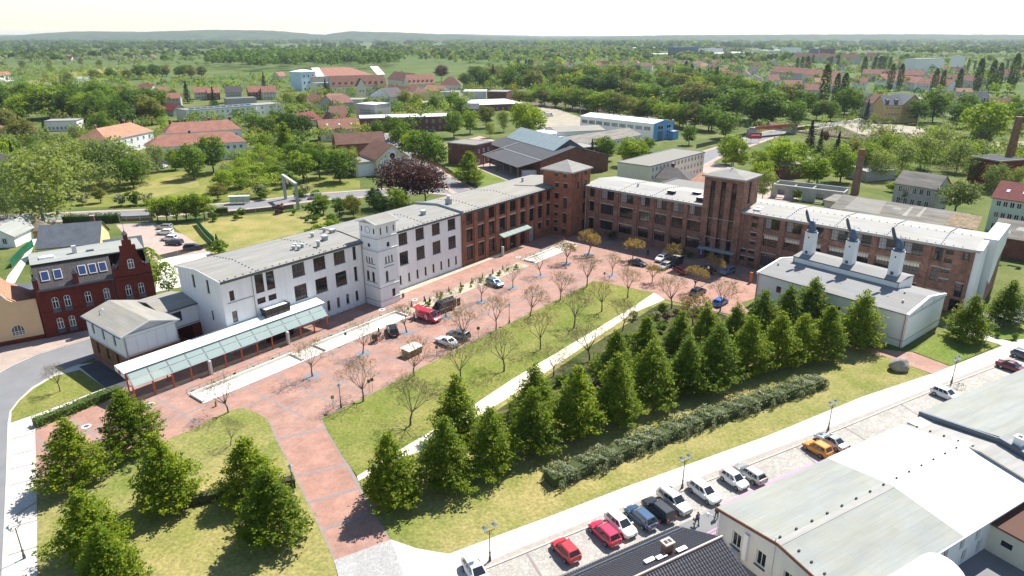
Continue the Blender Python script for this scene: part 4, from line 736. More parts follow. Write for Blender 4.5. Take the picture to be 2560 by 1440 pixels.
for sg in (0,1):
    x0_,x1_,z0,z1=(-0.45,4.15,7.12,8.5) if sg==0 else (4.15,8.75,8.5,7.12)
    m.hexa([(x0_,-0.45,z0-0.18),(x1_,-0.45,z1-0.18),(x1_,13.7,z1-0.18),(x0_,13.7,z0-0.18)],[(x0_,-0.45,z0),(x1_,-0.45,z1),(x1_,13.7,z1),(x0_,13.7,z0)],'felt_warm')
    m.hexa([(x0_,-0.52,z0-0.2),(x1_,-0.52,z1-0.2),(x1_,-0.45,z1-0.2),(x0_,-0.45,z0-0.2)],[(x0_,-0.52,z0+0.04),(x1_,-0.52,z1+0.04),(x1_,-0.45,z1+0.04),(x0_,-0.45,z0+0.04)],'panel_white')
m.box(-0.6,-0.45,-0.45,13.7,6.9,7.14,'slate_blue'); m.box(8.75,8.9,-0.45,13.7,6.9,7.14,'slate_blue'); m.obj('roof',GH)
pipe(GH,0.15,-0.2,0,6.9); pipe(GH,8.2,-0.2,0,6.9)
m=MB(); m.tube((1.2,10.4,7.6),(1.2,10.4,8.3),0.04,0.04,6,'zinc_dark'); m.tube((1.2,10.4,8.2),(1.7,10.4,8.4),0.03,0.03,5,'zinc_dark'); m.cyl(1.75,10.4,8.35,8.5,0.16,0.1,8,'white_frame'); m.obj('antenna',GH)
BR=thing('link_bridge','white enclosed bridge linking the gatehouse to the white wing over a passage','building',FA.p(-6.1,-9.2),FA.a)
m=MB(); a,b,c,d=(0,0),(6.1,0),(6.1,8.4),(0,8.4); wo=[(1.4,4.6,1.9,1.75)]
wall(m,a,b,3.4,7.0,'render_white',wo,0.25); wall(m,c,d,3.4,7.0,'render_white'); m.q((0,0,3.4),(0,8.4,3.4),(6.1,8.4,3.4),(6.1,0,3.4),'light_grey'); m.obj('wall',BR)
for o in wo: window(BR,a,b,*o,4,4,rec=0.18)
m=MB(); m.box(0,6.1,-0.06,-0.003,3.6,3.7,'zinc_dark'); m.obj('string_course',BR)
m=MB(); m.hexa([(-0.3,-0.4,6.95),(6.1,-0.4,6.95),(6.1,4.2,7.8),(-0.3,4.2,7.8)],[(-0.3,-0.4,7.12),(6.1,-0.4,7.12),(6.1,4.2,7.97),(-0.3,4.2,7.97)],'felt_warm'); m.hexa([(-0.3,4.2,7.8),(6.1,4.2,7.8),(6.1,8.8,6.95),(-0.3,8.8,6.95)],[(-0.3,4.2,7.97),(6.1,4.2,7.97),(6.1,8.8,7.12),(-0.3,8.8,7.12)],'felt_warm'); m.box(-0.3,6.1,-0.5,-0.4,6.85,7.14,'zinc_dark'); m.obj('roof',BR)
m=MB(); m.hexa([(4.6,-0.5,0),(6.08,-0.5,0),(6.08,8.3,0),(4.6,8.3,0)],[(4.6,-0.5,3.38),(6.08,-0.5,3.38),(6.08,8.3,3.38),(4.6,8.3,3.38)],'brick_dark'); m.obj('pier',BR)
m=MB(); m.box(1.5,4.5,8.0,8.06,2.9,2.98,'corten'); m.box(1.5,1.58,8.0,8.06,0,2.98,'corten'); m.box(2.9,2.98,8.0,8.06,0,2.98,'corten'); m.box(4.42,4.5,8.0,8.06,0,2.98,'corten'); m.tube((1.55,8.03,1.6),(2.9,8.03,2.9),0.03,0.03,5,'corten'); m.tube((2.95,8.03,1.6),(4.4,8.03,2.9),0.03,0.03,5,'corten'); m.obj('passage_gate',BR)
# walkway canopy -----------------------------------------------------
CA=thing('walkway_canopy','long glass walkway canopy on orange posts in front of the white wing','canopy',FA.p(-17.5,0),FA.a)
NB=12; pit=34.3/NB
for k in range(NB+1):
    x=k*pit; m=MB(); m.cyl(x,-4.0,0,2.75,0.13,0.13,10,'orange_post'); m.obj('post',CA)
    if k % 2==0 or k==NB:
        m=MB(); m.cyl(x+0.4,-1.3,0,4.2,0.11,0.11,8,'orange_post'); m.obj('inner_post',CA)
    m=MB(); m.tube((x,-4.25,2.62),(x,-2.6,4.35),0.07,0.07,6,'zinc'); m.tube((x,-2.6,4.35),(x,-0.1,4.75),0.06,0.06,6,'zinc'); m.tube((x,-2.7,4.2),(x,-4.0,2.7),0.05,0.05,6,'zinc'); m.obj('rafter',CA)
for k in range(26):
    x0_=-0.3+k*35.4/26; m=MB(); e=35.4/26-0.03
    m.hexa([(x0_,-2.85,4.42),(x0_+e,-2.85,4.42),(x0_+e,-0.06,4.86),(x0_,-0.06,4.86)],[(x0_,-2.85,4.47),(x0_+e,-2.85,4.47),(x0_+e,-0.06,4.91),(x0_,-0.06,4.91)],'poly_sheet'); m.obj('roof_sheet',CA)
for k in range(NB):
    x0_=k*pit+0.1; e=pit-0.2
    for (y0,z0,y1,z1) in ((-4.32,2.62,-3.58,3.36),(-3.46,3.5,-2.8,4.16)):
        m=MB(); m.hexa([(x0_,y0,z0),(x0_+e,y0,z0),(x0_+e,y1,z1),(x0_,y1,z1)],[(x0_,y0+0.02,z0+0.05),(x0_+e,y0+0.02,z0+0.05),(x0_+e,y1+0.02,z1+0.05),(x0_,y1+0.02,z1+0.05)],'canopy_glass'); m.obj('glass_panel',CA)
for y,z in ((-4.3,2.55),(-3.52,3.4),(-2.75,4.28)):
    m=MB(); m.tube((-0.1,y,z),(34.4,y,z),0.06,0.06,6,'zinc'); m.obj('rail',CA)
m=MB(); m.hexa([(-0.4,-2.9,3.6),(-0.33,-2.9,3.6),(-0.33,-0.05,4.1),(-0.4,-0.05,4.1)],[(-0.4,-2.9,4.5),(-0.33,-2.9,4.5),(-0.33,-0.05,4.95),(-0.4,-0.05,4.95)],'panel_white'); m.obj('end_panel',CA)
m=MB(); m.cyl(0,0,0,0.02,0.42,0.42,18,'corten'); m.cyl(0.1,0.05,0.02,0.035,0.2,0.2,12,'zinc_dark'); o=m.obj('emblem',CA); o.rotation_euler=(0,rad(-90),0); o.location=(-0.41,-1.5,4.25)
# white basins -------------------------------------------------------
def basin(s0,s1,n0,n1,label):
    t=thing('stone_basin',label,'basin',FA.p(s0,n0),FA.a,'stone basins along the walkway'); L_,D_=s1-s0,n1-n0
    m=MB(); m.q((0.3,-D_+0.3,0.08),(L_-0.3,-D_+0.3,0.08),(L_-0.3,-0.3,0.08),(0.3,-0.3,0.08),'basin_floor'); m.obj('floor',t)
    m=MB(); h=0.42
    m.box(0,L_,-0.3,0,0.0,h+0.15,'granite_light'); m.box(0,L_,-D_,-D_+0.3,0,0.12,'granite_light'); m.box(0,0.3,-D_+0.3,-0.3,0,h,'granite_light'); m.box(L_-0.3,L_,-D_+0.3,-0.3,0,h,'granite_light'); m.obj('rim',t)
    m=MB(); m.box(0,L_,0.02,0.85,0.0,0.16,'gravel_bed'); m.obj('planting_bed',t)
    m=MB();
    for k in range(int(L_/2)+1): m.cyl(k*2.0,1.0,0.0,0.75,0.03,0.03,6,'zinc_dark')
    m.tube((0,1.0,0.75),(L_,1.0,0.75),0.03,0.03,6,'zinc_dark'); m.obj('handrail',t)
    return t
basin(-11.7,5.9,8.5,12.2,'long white stone basin nearest the gatehouse end of the canopy')
basin(10.2,29.6,8.6,12.2,'long white stone basin in front of the clock tower')
basin(70.5,89.2,8.6,11.9,'white stone basin before the brick wing entrance')
flat('basin_bridge',[FA.p(5.9,8.5),FA.p(10.2,8.5),FA.p(10.2,12.2),FA.p(5.9,12.2)],0.1,'slab_white')
flat('planting_strip',[FA.p(34.6,0.1),FA.p(71,0.1),FA.p(71,1.7),FA.p(34.6,2.2)],0.09,'gravel_bed')
flat('planting_bed',[FA.p(31.0,8.3),FA.p(68.5,8.3),FA.p(68.5,11.8),FA.p(31.0,11.8)],0.1,'gravel_bed',h=0.1)
# ------------------------------------------------------------------ houses of the town
FW={}
def far_window_mesh(w_,h_,fm,gm,bars=True):
    k=(round(w_,1),round(h_,1),fm,gm,bars)
    if k not in FW:
        m=MB(); m.box(0,w_,-0.05,0.0,0,h_,gm); t=0.09
        for x0,x1,z0,z1 in ((0,t,0,h_),(w_-t,w_,0,h_),(t,w_-t,0,t),(t,w_-t,h_-t,h_))+(((w_/2-t/2,w_/2+t/2,t,h_-t),) if bars and w_>0.8 else ()): m.box(x0,x1,-0.1,-0.051,z0,z1,fm)
        FW[k]=m.mesh('window')
    return FW[k]
def wins(par,a,b,cols,rows,ze,w_=1.1,h_=1.5,fm='white_frame',gm='glass_dark',base=1.0,margin=0.9,skip=()):
    L=math.hypot(b[0]-a[0],b[1]-a[1]); u=((b[0]-a[0])/L,(b[1]-a[1])/L); st=(ze-0.2)/rows; h_=min(h_,st*0.62); w_=min(w_,(L-2*margin)/cols*0.7)
    for r in range(rows):
        for c in range(cols):
            if (c,r) in skip: continue
            s=margin+(L-2*margin)*(c+0.5)/cols-w_/2
            mobj('window',far_window_mesh(w_,h_,fm,gm),par,(a[0]+u[0]*s,a[1]+u[1]*s,r*st+min(base,st*0.33)),math.atan2(u[1],u[0]))
def house(name,label,A,B,zr,D,roof,wm,rm,fw=(0,0),rw=(0,0),lw=(0,0),ch=(),dorm=0,cat='house',group=None,over=0.4,fm='white_frame',endm=None,sky=0,door=False,hipin=None,wsz=(1.1,1.5)):
    ze=A[2]; L=math.hypot(B[0]-A[0],B[1]-A[1]); t=thing(name,label,cat,(A[0],A[1],0),math.atan2(B[1]-A[1],B[0]-A[0]),group)
    a,b,c,d=(0,0),(L,0),(L,D),(0,D); m=MB()
    for p,q_,mt in ((a,b,wm),(b,c,endm or wm),(c,d,wm),(d,a,endm or wm)): wall(m,p,q_,0,ze,mt)
    if roof=='gable': m.poly([(L,0,ze),(L,D,ze),(L,D/2,zr)],endm or wm); m.poly([(0,D,ze),(0,0,ze),(0,D/2,zr)],endm or wm)
    if roof=='xgable': m.poly([(0,0,ze),(L,0,ze),(L/2,0,zr)],wm); m.poly([(L,D,ze),(0,D,ze),(L/2,D,zr)],wm)
    if roof=='shed': m.poly([(L,0,ze),(L,D,ze),(L,D,zr)],endm or wm); m.poly([(0,D,ze),(0,0,ze),(0,D,zr)],endm or wm); m.q((L,D,ze),(0,D,ze),(0,D,zr),(L,D,zr),wm)
    m.obj('wall',t); m=MB(); th=0.18; o=over; e=0.06
    def slab(p): m.hexa([(x,y,z+e-th) for x,y,z in p],[(x,y,z+e) for x,y,z in p],rm)
    if roof=='gable':
        k=(zr-ze)/(D/2)*o; slab([(-o,-o,ze-k),(L+o,-o,ze-k),(L+o,D/2,zr),(-o,D/2,zr)]); slab([(-o,D/2,zr),(L+o,D/2,zr),(L+o,D+o,ze-k),(-o,D+o,ze-k)])
    elif roof=='xgable':
        k=(zr-ze)/(L/2)*o; slab([(-o,-o,ze-k),(L/2,-o,zr),(L/2,D+o,zr),(-o,D+o,ze-k)]); slab([(L/2,-o,zr),(L+o,-o,ze-k),(L+o,D+o,ze-k),(L/2,D+o,zr)])
    elif roof=='hip':
        hi_=hipin if hipin is not None else min(D/2,L/2-0.1); r0,r1=(hi_,D/2,zr),(L-hi_,D/2,zr); q0,q1,q2,q3=(-o,-o,ze),(L+o,-o,ze),(L+o,D+o,ze),(-o,D+o,ze)
        m.q(q0,q1,r1,r0,rm); m.q(q2,q3,r0,r1,rm); m.poly([q1,q2,r1],rm); m.poly([q3,q0,r0],rm)
        for p,q_ in ((q0,q1),(q1,q2),(q2,q3),(q3,q0)): m.q((p[0],p[1],ze-0.2),(q_[0],q_[1],ze-0.2),q_,p,'light_grey')
        m.poly([(q[0],q[1],ze-0.2) for q in (q3,q2,q1,q0)],'light_grey')
    elif roof=='shed': slab([(-o,-o,ze),(L+o,-o,ze),(L+o,D+o,zr),(-o,D+o,zr)])
    elif roof=='flat':
        m.box(-0.15,L+0.15,-0.15,D+0.15,ze,ze+0.18,rm)
        for x0,x1,y0,y1 in ((-0.2,L+0.2,-0.2,-0.02),(-0.2,L+0.2,D+0.02,D+0.2),(-0.2,-0.02,-0.02,D+0.02),(L+0.02,L+0.2,-0.02,D+0.02)): m.box(x0,x1,y0,y1,ze-0.1,ze+0.32,'zinc')
    R=m.obj('roof',t)
    if fw[0]: wins(t,a,b,*fw,ze,fm=fm,w_=wsz[0],h_=wsz[1])
    if rw[0]: wins(t,b,c,*rw,ze,fm=fm,w_=wsz[0],h_=wsz[1])
    if lw[0]: wins(t,d,a,*lw,ze,fm=fm,w_=wsz[0],h_=wsz[1])
    for f in ch:
        x,y=(L*f,D/2+(0.12*D if roof!='flat' else 0)) if roof!='xgable' else (L/2,D*f)
        k=MB(); k.box(-0.45,0.45,-0.35,0.35,0,2.3,'brick_town'); k.box(-0.52,0.52,-0.42,0.42,2.3,2.45,'concrete'); oo=k.obj('chimney',R); oo.location=(x,y,zr-1.2 if roof!='flat' else ze)
    for i in range(dorm):
        x=L*(i+0.5)/dorm; y0=D*0.13; zb=ze+(zr-ze)*2*0.13 if roof!='hip' else ze+(zr-ze)*0.26
        k=MB(); k.box(-0.85,0.85,0,D*0.24,-0.2,1.35,wm); k.hexa([(-1.05,-0.2,1.35),(1.05,-0.2,1.35),(1.05,D*0.3,1.75),(-1.05,D*0.3,1.75)],[(-1.05,-0.2,1.5),(1.05,-0.2,1.5),(1.05,D*0.3,1.9),(-1.05,D*0.3,1.9)],rm); k.box(-0.5,0.5,-0.03,-0.002,0.2,1.15,'glass_dark'); oo=k.obj('dormer',R); oo.location=(x,y0,zb)
    for i in range(sky):
        x=L*(i+0.7)/(sky+0.4); y0,y1=D*0.18,D*0.18+0.9; zz=lambda y: ze+(zr-ze)*2*y/D+0.1
        k=MB(); k.hexa([(x-0.4,y0,zz(y0)),(x+0.4,y0,zz(y0)),(x+0.4,y1,zz(y1)),(x-0.4,y1,zz(y1))],[(x-0.4,y0,zz(y0)+0.08),(x+0.4,y0,zz(y0)+0.08),(x+0.4,y1,zz(y1)+0.08),(x-0.4,y1,zz(y1)+0.08)],'lamp_glass'); k.obj('skylight',R)
    if door:
        k=MB(); k.box(0,1.1,-0.08,-0.01,0,2.2,'wood'); oo=k.obj('door',t); oo.location=(L*0.5,0,0)
    return t
# red brick house with stepped gable -----------------------------------
RB=thing('brick_gable_house','dark red brick house with stepped gable and blue roof windows','house',(-82.04,109.48,0),rad(36))
LR,DR,zR=18.4,11.0,8.9
m=MB(); GX0,GX1=11.9,18.2
def arches(xs,z,w_=0.95,h_=2.1): return [(x,z,w_,h_,0.3) for x in xs]
f1=arches((2.0,3.8),5.2)+arches((7.0,9.9),5.2)+arches((2.0,3.8,7.0,9.9),1.3)
wall(m,(0,0),(GX0,0),0,zR,'brick_dark',f1,0.25)
f2=arches((1.5,3.6),5.2)+arches((1.5,3.6),1.3)
wall(m,(GX0,-0.5),(GX1,-0.5),0,zR,'brick_dark',f2,0.25); wall(m,(GX0,0),(GX0,-0.5),0,13,'brick_dark'); wall(m,(GX1,-0.5),(GX1,0),0,11,'brick_dark')
wall(m,(GX1,0),(GX1,DR),0,zR+1,'brick_dark'); wall(m,(LR-0.2,DR),(0,DR),0,zR,'brick_dark'); wall(m,(0,DR),(0,0),0,zR+2.0,'brick_dark')
m.obj('wall',RB)
for o in f1: window(RB,(0,0),(GX0,0),*o[:4],2,2,'white_frame',arch=0.3,rec=0.14,bw=0.1,fw=0.1,top=0.6)
for o in f2: window(RB,(GX0,-0.5),(GX1,-0.5),*o[:4],2,2,'white_frame',arch=0.3,rec=0.14,bw=0.1,fw=0.1,top=0.6)
for o in f1+[(o[0]+GX0,*o[1:]) for o in f2]:
    y=0 if o[0]<GX0 else -0.5; k=MB(); k.box(o[0]-0.12,o[0]+o[2]+0.12,y-0.12,y-0.003,o[1]-0.75,o[1]-0.02,'slate'); k.obj('window_sill',RB)
gc=(GX0+GX1)/2; prof=[(GX0,9),(GX0,10.8),(GX0+0.9,10.8),(GX0+0.9,10.2),(gc-1.3,13.2),(gc-1.3,14.6),(gc-0.75,14.6),(gc-0.75,15.6),(gc-0.35,15.6),(gc-0.35,16.6),(gc+0.35,16.6),(gc+0.35,15.6),(gc+0.75,15.6),(gc+0.75,14.6),(gc+1.3,14.6),(gc+1.3,13.2),(GX1-0.9,10.2),(GX1-0.9,10.8),(GX1,10.8),(GX1,9)]
m=MB()
from itertools import chain
def vprism(mb,prof,y0,y1,mat):
    n=len(prof); b0=len(mb.v); mb.v+=[(x,y0,z) for x,z in prof]+[(x,y1,z) for x,z in prof]; k=mb.mi(mat)
    for t in tessellate_polygon([[Vector((x,z,0)) for x,z in prof]]):
        a_,b_,c_=(prof[i] for i in t); zc=(b_[0]-a_[0])*(c_[1]-a_[1])-(b_[1]-a_[1])*(c_[0]-a_[0]); tt=t if zc>0 else t[::-1]
        mb.f+=[tuple(b0+i for i in tt),tuple(b0+n+i for i in tt[::-1])]; mb.m+=[k,k]
    ar=sum(prof[i][0]*prof[(i+1) % n][1]-prof[(i+1) % n][0]*prof[i][1] for i in range(n))
    for i in range(n):
        j=(i+1) % n; f=(b0+i,b0+n+i,b0+n+j,b0+j); mb.f.append(f if ar>0 else f[::-1]); mb.m.append(k)
vprism(m,prof,-0.5,0.1,'brick_dark'); m.obj('stepped_gable',RB)
o=window(RB,(GX0,-0.5),(GX1,-0.5),gc-GX0-0.5,10.3,1.0,1.8,2,2,'white_frame',arch=0.25,rec=-0.06,bw=0.1,fw=0.1,top=0.6)
for x,z in ((gc,16.6),(GX0+0.45,10.8),(GX1-0.45,10.8),(6.2,11.0),(0.3,10.9)):
    k=MB();
    if x in (6.2,0.3): k.box(x-0.4,x+0.4,-0.35,0.3,7.0,z,'brick_dark')
    k.hexa([(x-0.45,-0.6 if x>10 else -0.4,z),(x+0.45,-0.6 if x>10 else -0.4,z),(x+0.45,0.3,z),(x-0.45,0.3,z)],[(x-0.03,-0.15,z+0.8),(x+0.03,-0.15,z+0.8),(x+0.03,-0.1,z+0.8),(x-0.03,-0.1,z+0.8)],'slate'); k.obj('pinnacle',RB)
k=MB(); k.tube((gc,-0.2,17.3),(gc,-0.2,19.4),0.04,0.02,6,'zinc_dark'); k.obj('finial',RB)
m=MB(); m.hexa([(0.3,-0.35,zR+0.1),(GX0+0.1,-0.35,zR+0.1),(GX0+0.1,2.6,12.6),(0.3,2.6,12.6)],[(0.3,-0.35,zR+0.25),(GX0+0.1,-0.35,zR+0.25),(GX0+0.1,2.6,12.75),(0.3,2.6,12.75)],'tile_grey')
m.hexa([(0.2,2.5,12.7),(LR-0.5,2.5,12.7),(LR-0.5,DR-1.0,12.9),(0.2,DR-1.0,12.9)],[(0.2,2.5,12.95),(LR-0.5,2.5,12.95),(LR-0.5,DR-1.0,13.15),(0.2,DR-1.0,13.15)],'felt_green')
m.box(0.2,GX0+0.1,2.4,2.5,12.62,12.9,'black'); m.hexa([(0.2,DR-1,12.9),(LR-0.5,DR-1,12.9),(LR-0.5,DR+0.4,9),(0.2,DR+0.4,9)],[(0.2,DR-1,13.1),(LR-0.5,DR-1,13.1),(LR-0.5,DR+0.4,9.2),(0.2,DR+0.4,9.2)],'tile_grey')
for sg in (0,1):
    x0_,x1_,z0,z1=(GX0,gc,9.6,13.0) if sg==0 else (gc,GX1,13.0,9.6); m.hexa([(x0_,0.1,z0),(x1_,0.1,z1),(x1_,5,z1),(x0_,5,z0)],[(x0_,0.1,z0+0.15),(x1_,0.1,z1+0.15),(x1_,5,z1+0.15),(x0_,5,z0+0.15)],'tile_dark')
m.poly([(0.25,-0.2,zR),(0.25,DR,zR),(0.25,DR-1,12.9),(0.25,2.5,12.7)],'brick_dark'); m.poly([(LR-0.6,DR,zR),(LR-0.6,-0.2,zR),(LR-0.6,2.5,12.7),(LR-0.6,DR-1,12.9)],'brick_dark')
m.box(0.3,GX0,-0.5,-0.36,zR-0.1,zR+0.16,'zinc_dark'); RR=m.obj('roof',RB)
for x in (1.3,3.2,6.9,8.5,10.1):
    k=MB(); y0,y1=0.55,1.75; zz=lambda y: zR+0.25+(y+0.35)*(12.75-zR-0.25)/2.95-0.02
    k.hexa([(x,y0,zz(y0)),(x+1.25,y0,zz(y0)),(x+1.25,y1,zz(y1)),(x,y1,zz(y1))],[(x,y0-0.12,zz(y0)+0.1),(x+1.25,y0-0.12,zz(y0)+0.1),(x+1.25,y1-0.12,zz(y1)+0.1),(x,y1-0.12,zz(y1)+0.1)],'light_grey'); oo=k.obj('roof_window',RR)
    k=MB(); k.q((x+0.12,y0+0.1-0.14,zz(y0+0.1)+0.115),(x+1.13,y0+0.1-0.14,zz(y0+0.1)+0.115),(x+1.13,y1-0.24,zz(y1-0.1)+0.115),(x+0.12,y1-0.24,zz(y1-0.1)+0.115),'glass_roof'); k.obj('pane',RR)
for x,y,sx,sy,h_,mt in ((2.8,5.4,1.1,0.6,0.35,'white_roof'),(7.2,6.0,0.35,0.35,1.4,'light_grey'),(9.6,5.8,0.6,0.3,0.25,'zinc_dark')):
    k=MB(); k.box(x-sx,x+sx,y-sy,y+sy,13.0,13.0+h_,mt); k.obj('roof_unit',RR)
for z in (4.6,8.1,3.6):
    k=MB(); k.box(0,GX0,-0.08,-0.003,z,z+0.18,'brick_dark'); k.obj('string_course',RB); k=MB(); k.box(GX0,GX1,-0.58,-0.503,z,z+0.18,'brick_dark'); k.obj('string_course',RB)
k=MB(); k.tube((11.7,-0.2,0),(11.7,-0.2,9),0.07,0.07,8,'slate'); k.obj('downpipe',RB)
# cream house with curved gable ---------------------------------------
CH=thing('cream_house','cream house with curved gable, orange tile roof and arched ground floor windows','house',(-82.15,109.65,0),math.atan2(113.3-109.6,-76.2+82.0))
m=MB(); Lc=16.0; cop=[(-11.5+Lc,5.6,1.2,1.6,0),(-8.6+Lc,1.5,1.9,1.9,0.9),(-4.9+Lc,1.5,1.9,1.9,0.9),(-12.5+Lc,1.5,1.9,1.9,0.9)]
cop=[(4.6,5.4,1.2,1.6,0),(8.4,5.2,1.2,1.6,0),(7.0,1.5,1.9,1.9,0.9),(11.3,1.5,1.9,1.9,0.9),(2.2,1.5,1.9,1.9,0.9)]
wall(m,(-Lc,0),(-0.2,0),0.9,7.6,'peach',cop,0.25); wall(m,(-Lc,0),(-0.2,0),0,0.9,'brick_dark'); wall(m,(-0.2,0),(-0.2,10),0,5,'peach'); wall(m,(-Lc,10),(-Lc,0),0,7.6,'peach'); m.obj('wall',CH)
for o in cop: window(CH,(-Lc,0),(-0.2,0),*o[:4],4 if o[4] else 3,3,'white_frame',arch=o[4],rec=0.14,bw=0.06,fw=0.08)
prof=[(-Lc,7.6),(-3.5,7.6),(-4.3,8.3),(-5.1,9.6),(-5.8,11.2),(-6.8,12.6),(-8.4,13.4),(-10.4,13.6),(-12.4,13.2),(-14.4,11.6),(-15.4,9.6)]
m=MB(); vprism(m,prof,0,0.35,'peach'); m.obj('curved_gable',CH)
k=MB();
for i in range(2,10): (x0_,z0),(x1_,z1)=prof[i],prof[i+1] if i<10 else prof[0]; k.tube((x0_,0.1,z0),(x1_,0.1,z1),0.16,0.16,6,'light_grey')
k.obj('coping',CH)
window(CH,(-Lc,0),(-0.2,0),5.6,9.0,1.2,1.7,3,3,'white_frame',rec=-0.06,bw=0.06)
m=MB(); m.hexa([(-4.6,0.35,8.5),(-0.1,0.35,5.2),(-0.1,10,5.2),(-4.6,10,8.5)],[(-4.6,0.35,8.65),(-0.1,0.35,5.35),(-0.1,10,5.35),(-4.6,10,8.65)],'tile_orange')
m.hexa([(-8.2,0.35,12.9),(-4.6,0.35,8.5),(-4.6,10,8.5),(-8.2,10,12.9)],[(-8.2,0.35,13.05),(-4.6,0.35,8.65),(-4.6,10,8.65),(-8.2,10,13.05)],'tile_orange'); m.hexa([(-15.8,0.35,7.8),(-8.2,0.35,12.9),(-8.2,10,12.9),(-15.8,10,7.8)],[(-15.8,0.35,7.95),(-8.2,0.35,13.05),(-8.2,10,13.05),(-15.8,10,7.95)],'tile_orange'); m.obj('roof',CH)
m=MB(); m.box(-3.5,0.1,10.2,14.5,0,5.6,'light_grey'); m.hexa([(-4.6,10.1,6.6),(0.4,10.1,5.7),(0.4,14.8,5.7),(-4.6,14.8,6.6)],[(-4.6,10.1,6.75),(0.4,10.1,5.85),(0.4,14.8,5.85),(-4.6,14.8,6.75)],'slate'); m.obj('rear_extension',CH)
# rest of the near left ------------------------------------------------
house('slate_house','long low yellow building with dark slate roof behind the red brick house',(-111.7,153.3,3.4),(-99.8,157.6,3.4),7.2,13,'gable','yellow_wall','slate',(4,1),ch=(0.85,),wsz=(3.0,1.4),fm='wood',cat='building')
house('slate_annex','small slate-roofed annex with brick end beside the parking',(-90.6,145.2,4),(-84.4,148.8,4),6.6,9,'gable','brick_dark','slate',cat='building')
house('green_shed','white shed with weathered green roof at the left edge',(-132.8,164.2,3),(-125.5,165,3),5.2,14,'xgable','render_white','felt_green',(2,1),cat='shed')
house('edge_house','white house cut by the left edge beyond the birches',(-190.2,241.3,7),(-179.9,242.1,7),10,12,'gable','render_white','tile_grey',(3,2),(2,2))
t=thing('thatched_hut','small round hut with thatched cone roof and rust-coloured walls','hut',(-126.9,176.3,0))
m=MB(); m.cyl(0,0,0,2.0,2.9,2.9,12,'corten'); m.obj('wall',t); m=MB(); m.cyl(0,0,2.0,4.2,3.6,0.5,14,'thatch'); m.cyl(0,0,4.2,4.9,0.5,0.2,8,'corten'); m.obj('roof',t)
# middle distance,left to right --------------------------------------
house('villa','white two-storey villa with glowing orange hipped roof',(-177.9,302.7,7.3),(-174.1,335.3,7.3),11.8,15,'hip','render_white','tile_orange',(7,2),(3,2),(3,2),ch=(0.2,0.8),hipin=4.5)
house('long_red_roof_house','long white building with red tiled hipped roof, nearer of two',(-149.5,281.6,7.2),(-116.4,301,7.2),11.2,13,'hip','render_white','tile_red',(14,2),(3,2),ch=(0.45,),hipin=5)
house('rear_red_roof_house','white building with red roof and four chimneys behind the long one',(-158.3,316,8.5),(-130.4,333.3,8.5),12.5,13,'hip','render_white','tile_red',(10,2),ch=(0.1,0.3,0.62,0.9),hipin=4)
sb=house('solar_block','white flat-roofed block with solar panels on its roof',(-201.9,433.2,7),(-170.6,467.1,7),7,16,'flat','render_white','felt_grey',(13,2),cat='building')
for k_ in range(10):
    k=MB(); k.hexa([(0,0,0),(3.6,0,0),(3.6,1.6,0.5),(0,1.6,0.5)],[(0,0,0.06),(3.6,0,0.06),(3.6,1.6,0.56),(0,1.6,0.56)],'glass_roof'); oo=k.obj('solar_panel',sb); oo.location=(4+k_*4.2,5,7.3)
house('solar_block_wing','white flat-roofed wing with brown corner right of the solar block',(-172.3,472.5,6.5),(-158.8,487.2,6.5),6.5,16,'flat','render_white','felt_light',(3,2),cat='building')
house('maroon_roof_house','yellow house with dark maroon roof at the left',(-244,337.4,5.5),(-236.8,344.8,5.5),9.5,11,'gable','yellow_wall','tile_maroon',(3,2),(2,2))
house('pale_roof_house','house with pale brown hipped roof at the far left edge',(-263,348.7,5),(-259.9,361.4,5),8,10,'hip','grey_wall','tile_brown',(3,1))
house('flat_white_house','small white flat-roofed house among the left trees',(-261.8,389.1,5.5),(-246.2,393,5.5),5.5,12,'flat','render_white','felt_light',(7,1),(2,1))
house('red_gable_house','bright red gabled house cut by the left edge',(-240.1,318.3,4.2),(-234.7,323.4,4.2),7.2,9,'xgable','red_wall','tile_dark',(2,1))
house('far_white_house','white house with red roof far out at the left edge',(-604,832,7),(-603,859,7),11,10,'gable','render_white','tile_red',(4,2))
house('tall_gable_house','tall white house with red roof, first of the row left of the solar block',(-332,625,6.5),(-317.6,620.6,6.5),11,10,'gable','render_white','tile_red',(4,2),(2,2),ch=(0.5,))
house('low_red_roof_house','low cream house with red roof beside the tall white one',(-311.6,618,5),(-303.4,622.6,5),8.5,9,'gable','pale_cream','tile_red',(3,1))
house('terrace_house','pale terrace house with pinkish roof above the solar block, left half',(-276.1,534.7,5.5),(-269.2,541.8,5.5),8.5,10,'gable','light_grey','tile_red',(3,2))
house('terrace_house','grey terrace house with pinkish roof above the solar block, right half',(-265.9,535.7,6),(-254.5,539.4,6),9.5,10,'gable','grey_wall','tile_red',(4,2))
house('dark_gable_house','house with steep dark maroon roof behind the orange-roofed villa',(-243.6,476.7,4),(-226,466,4),8,10,'gable','grey_wall','tile_maroon',(2,1))
house('pair_house','cream house with light red roof, left one of a pair',(-268.6,595.3,6),(-259.3,599.7,6),10,10,'gable','pale_cream','tile_red',(4,2))
house('pair_house','brick house with brown red roof, right one of a pair',(-255,590.9,6),(-246.7,595.3,6),9.5,10,'gable','brick_town','tile_red',(3,2))
house('grey_roof_house','tall grey house with dark grey roof and bay front',(-228.2,561.5,8.5),(-216.7,565.7,8.5),13,11,'gable','grey_wall','tile_grey',(5,2),ch=(0.2,))
house('orange_roof_house','house with orange red roof right of the tall grey house',(-221.4,592.9,6.5),(-212.6,597.4,6.5),11,10,'gable','brick_town','tile_red',(3,2))
house('semi_house','grey house with red roof at the right end of the row',(-210,592.9,6.5),(-199.7,597.4,6.5),11,10,'gable','light_grey','tile_red',(4,2))
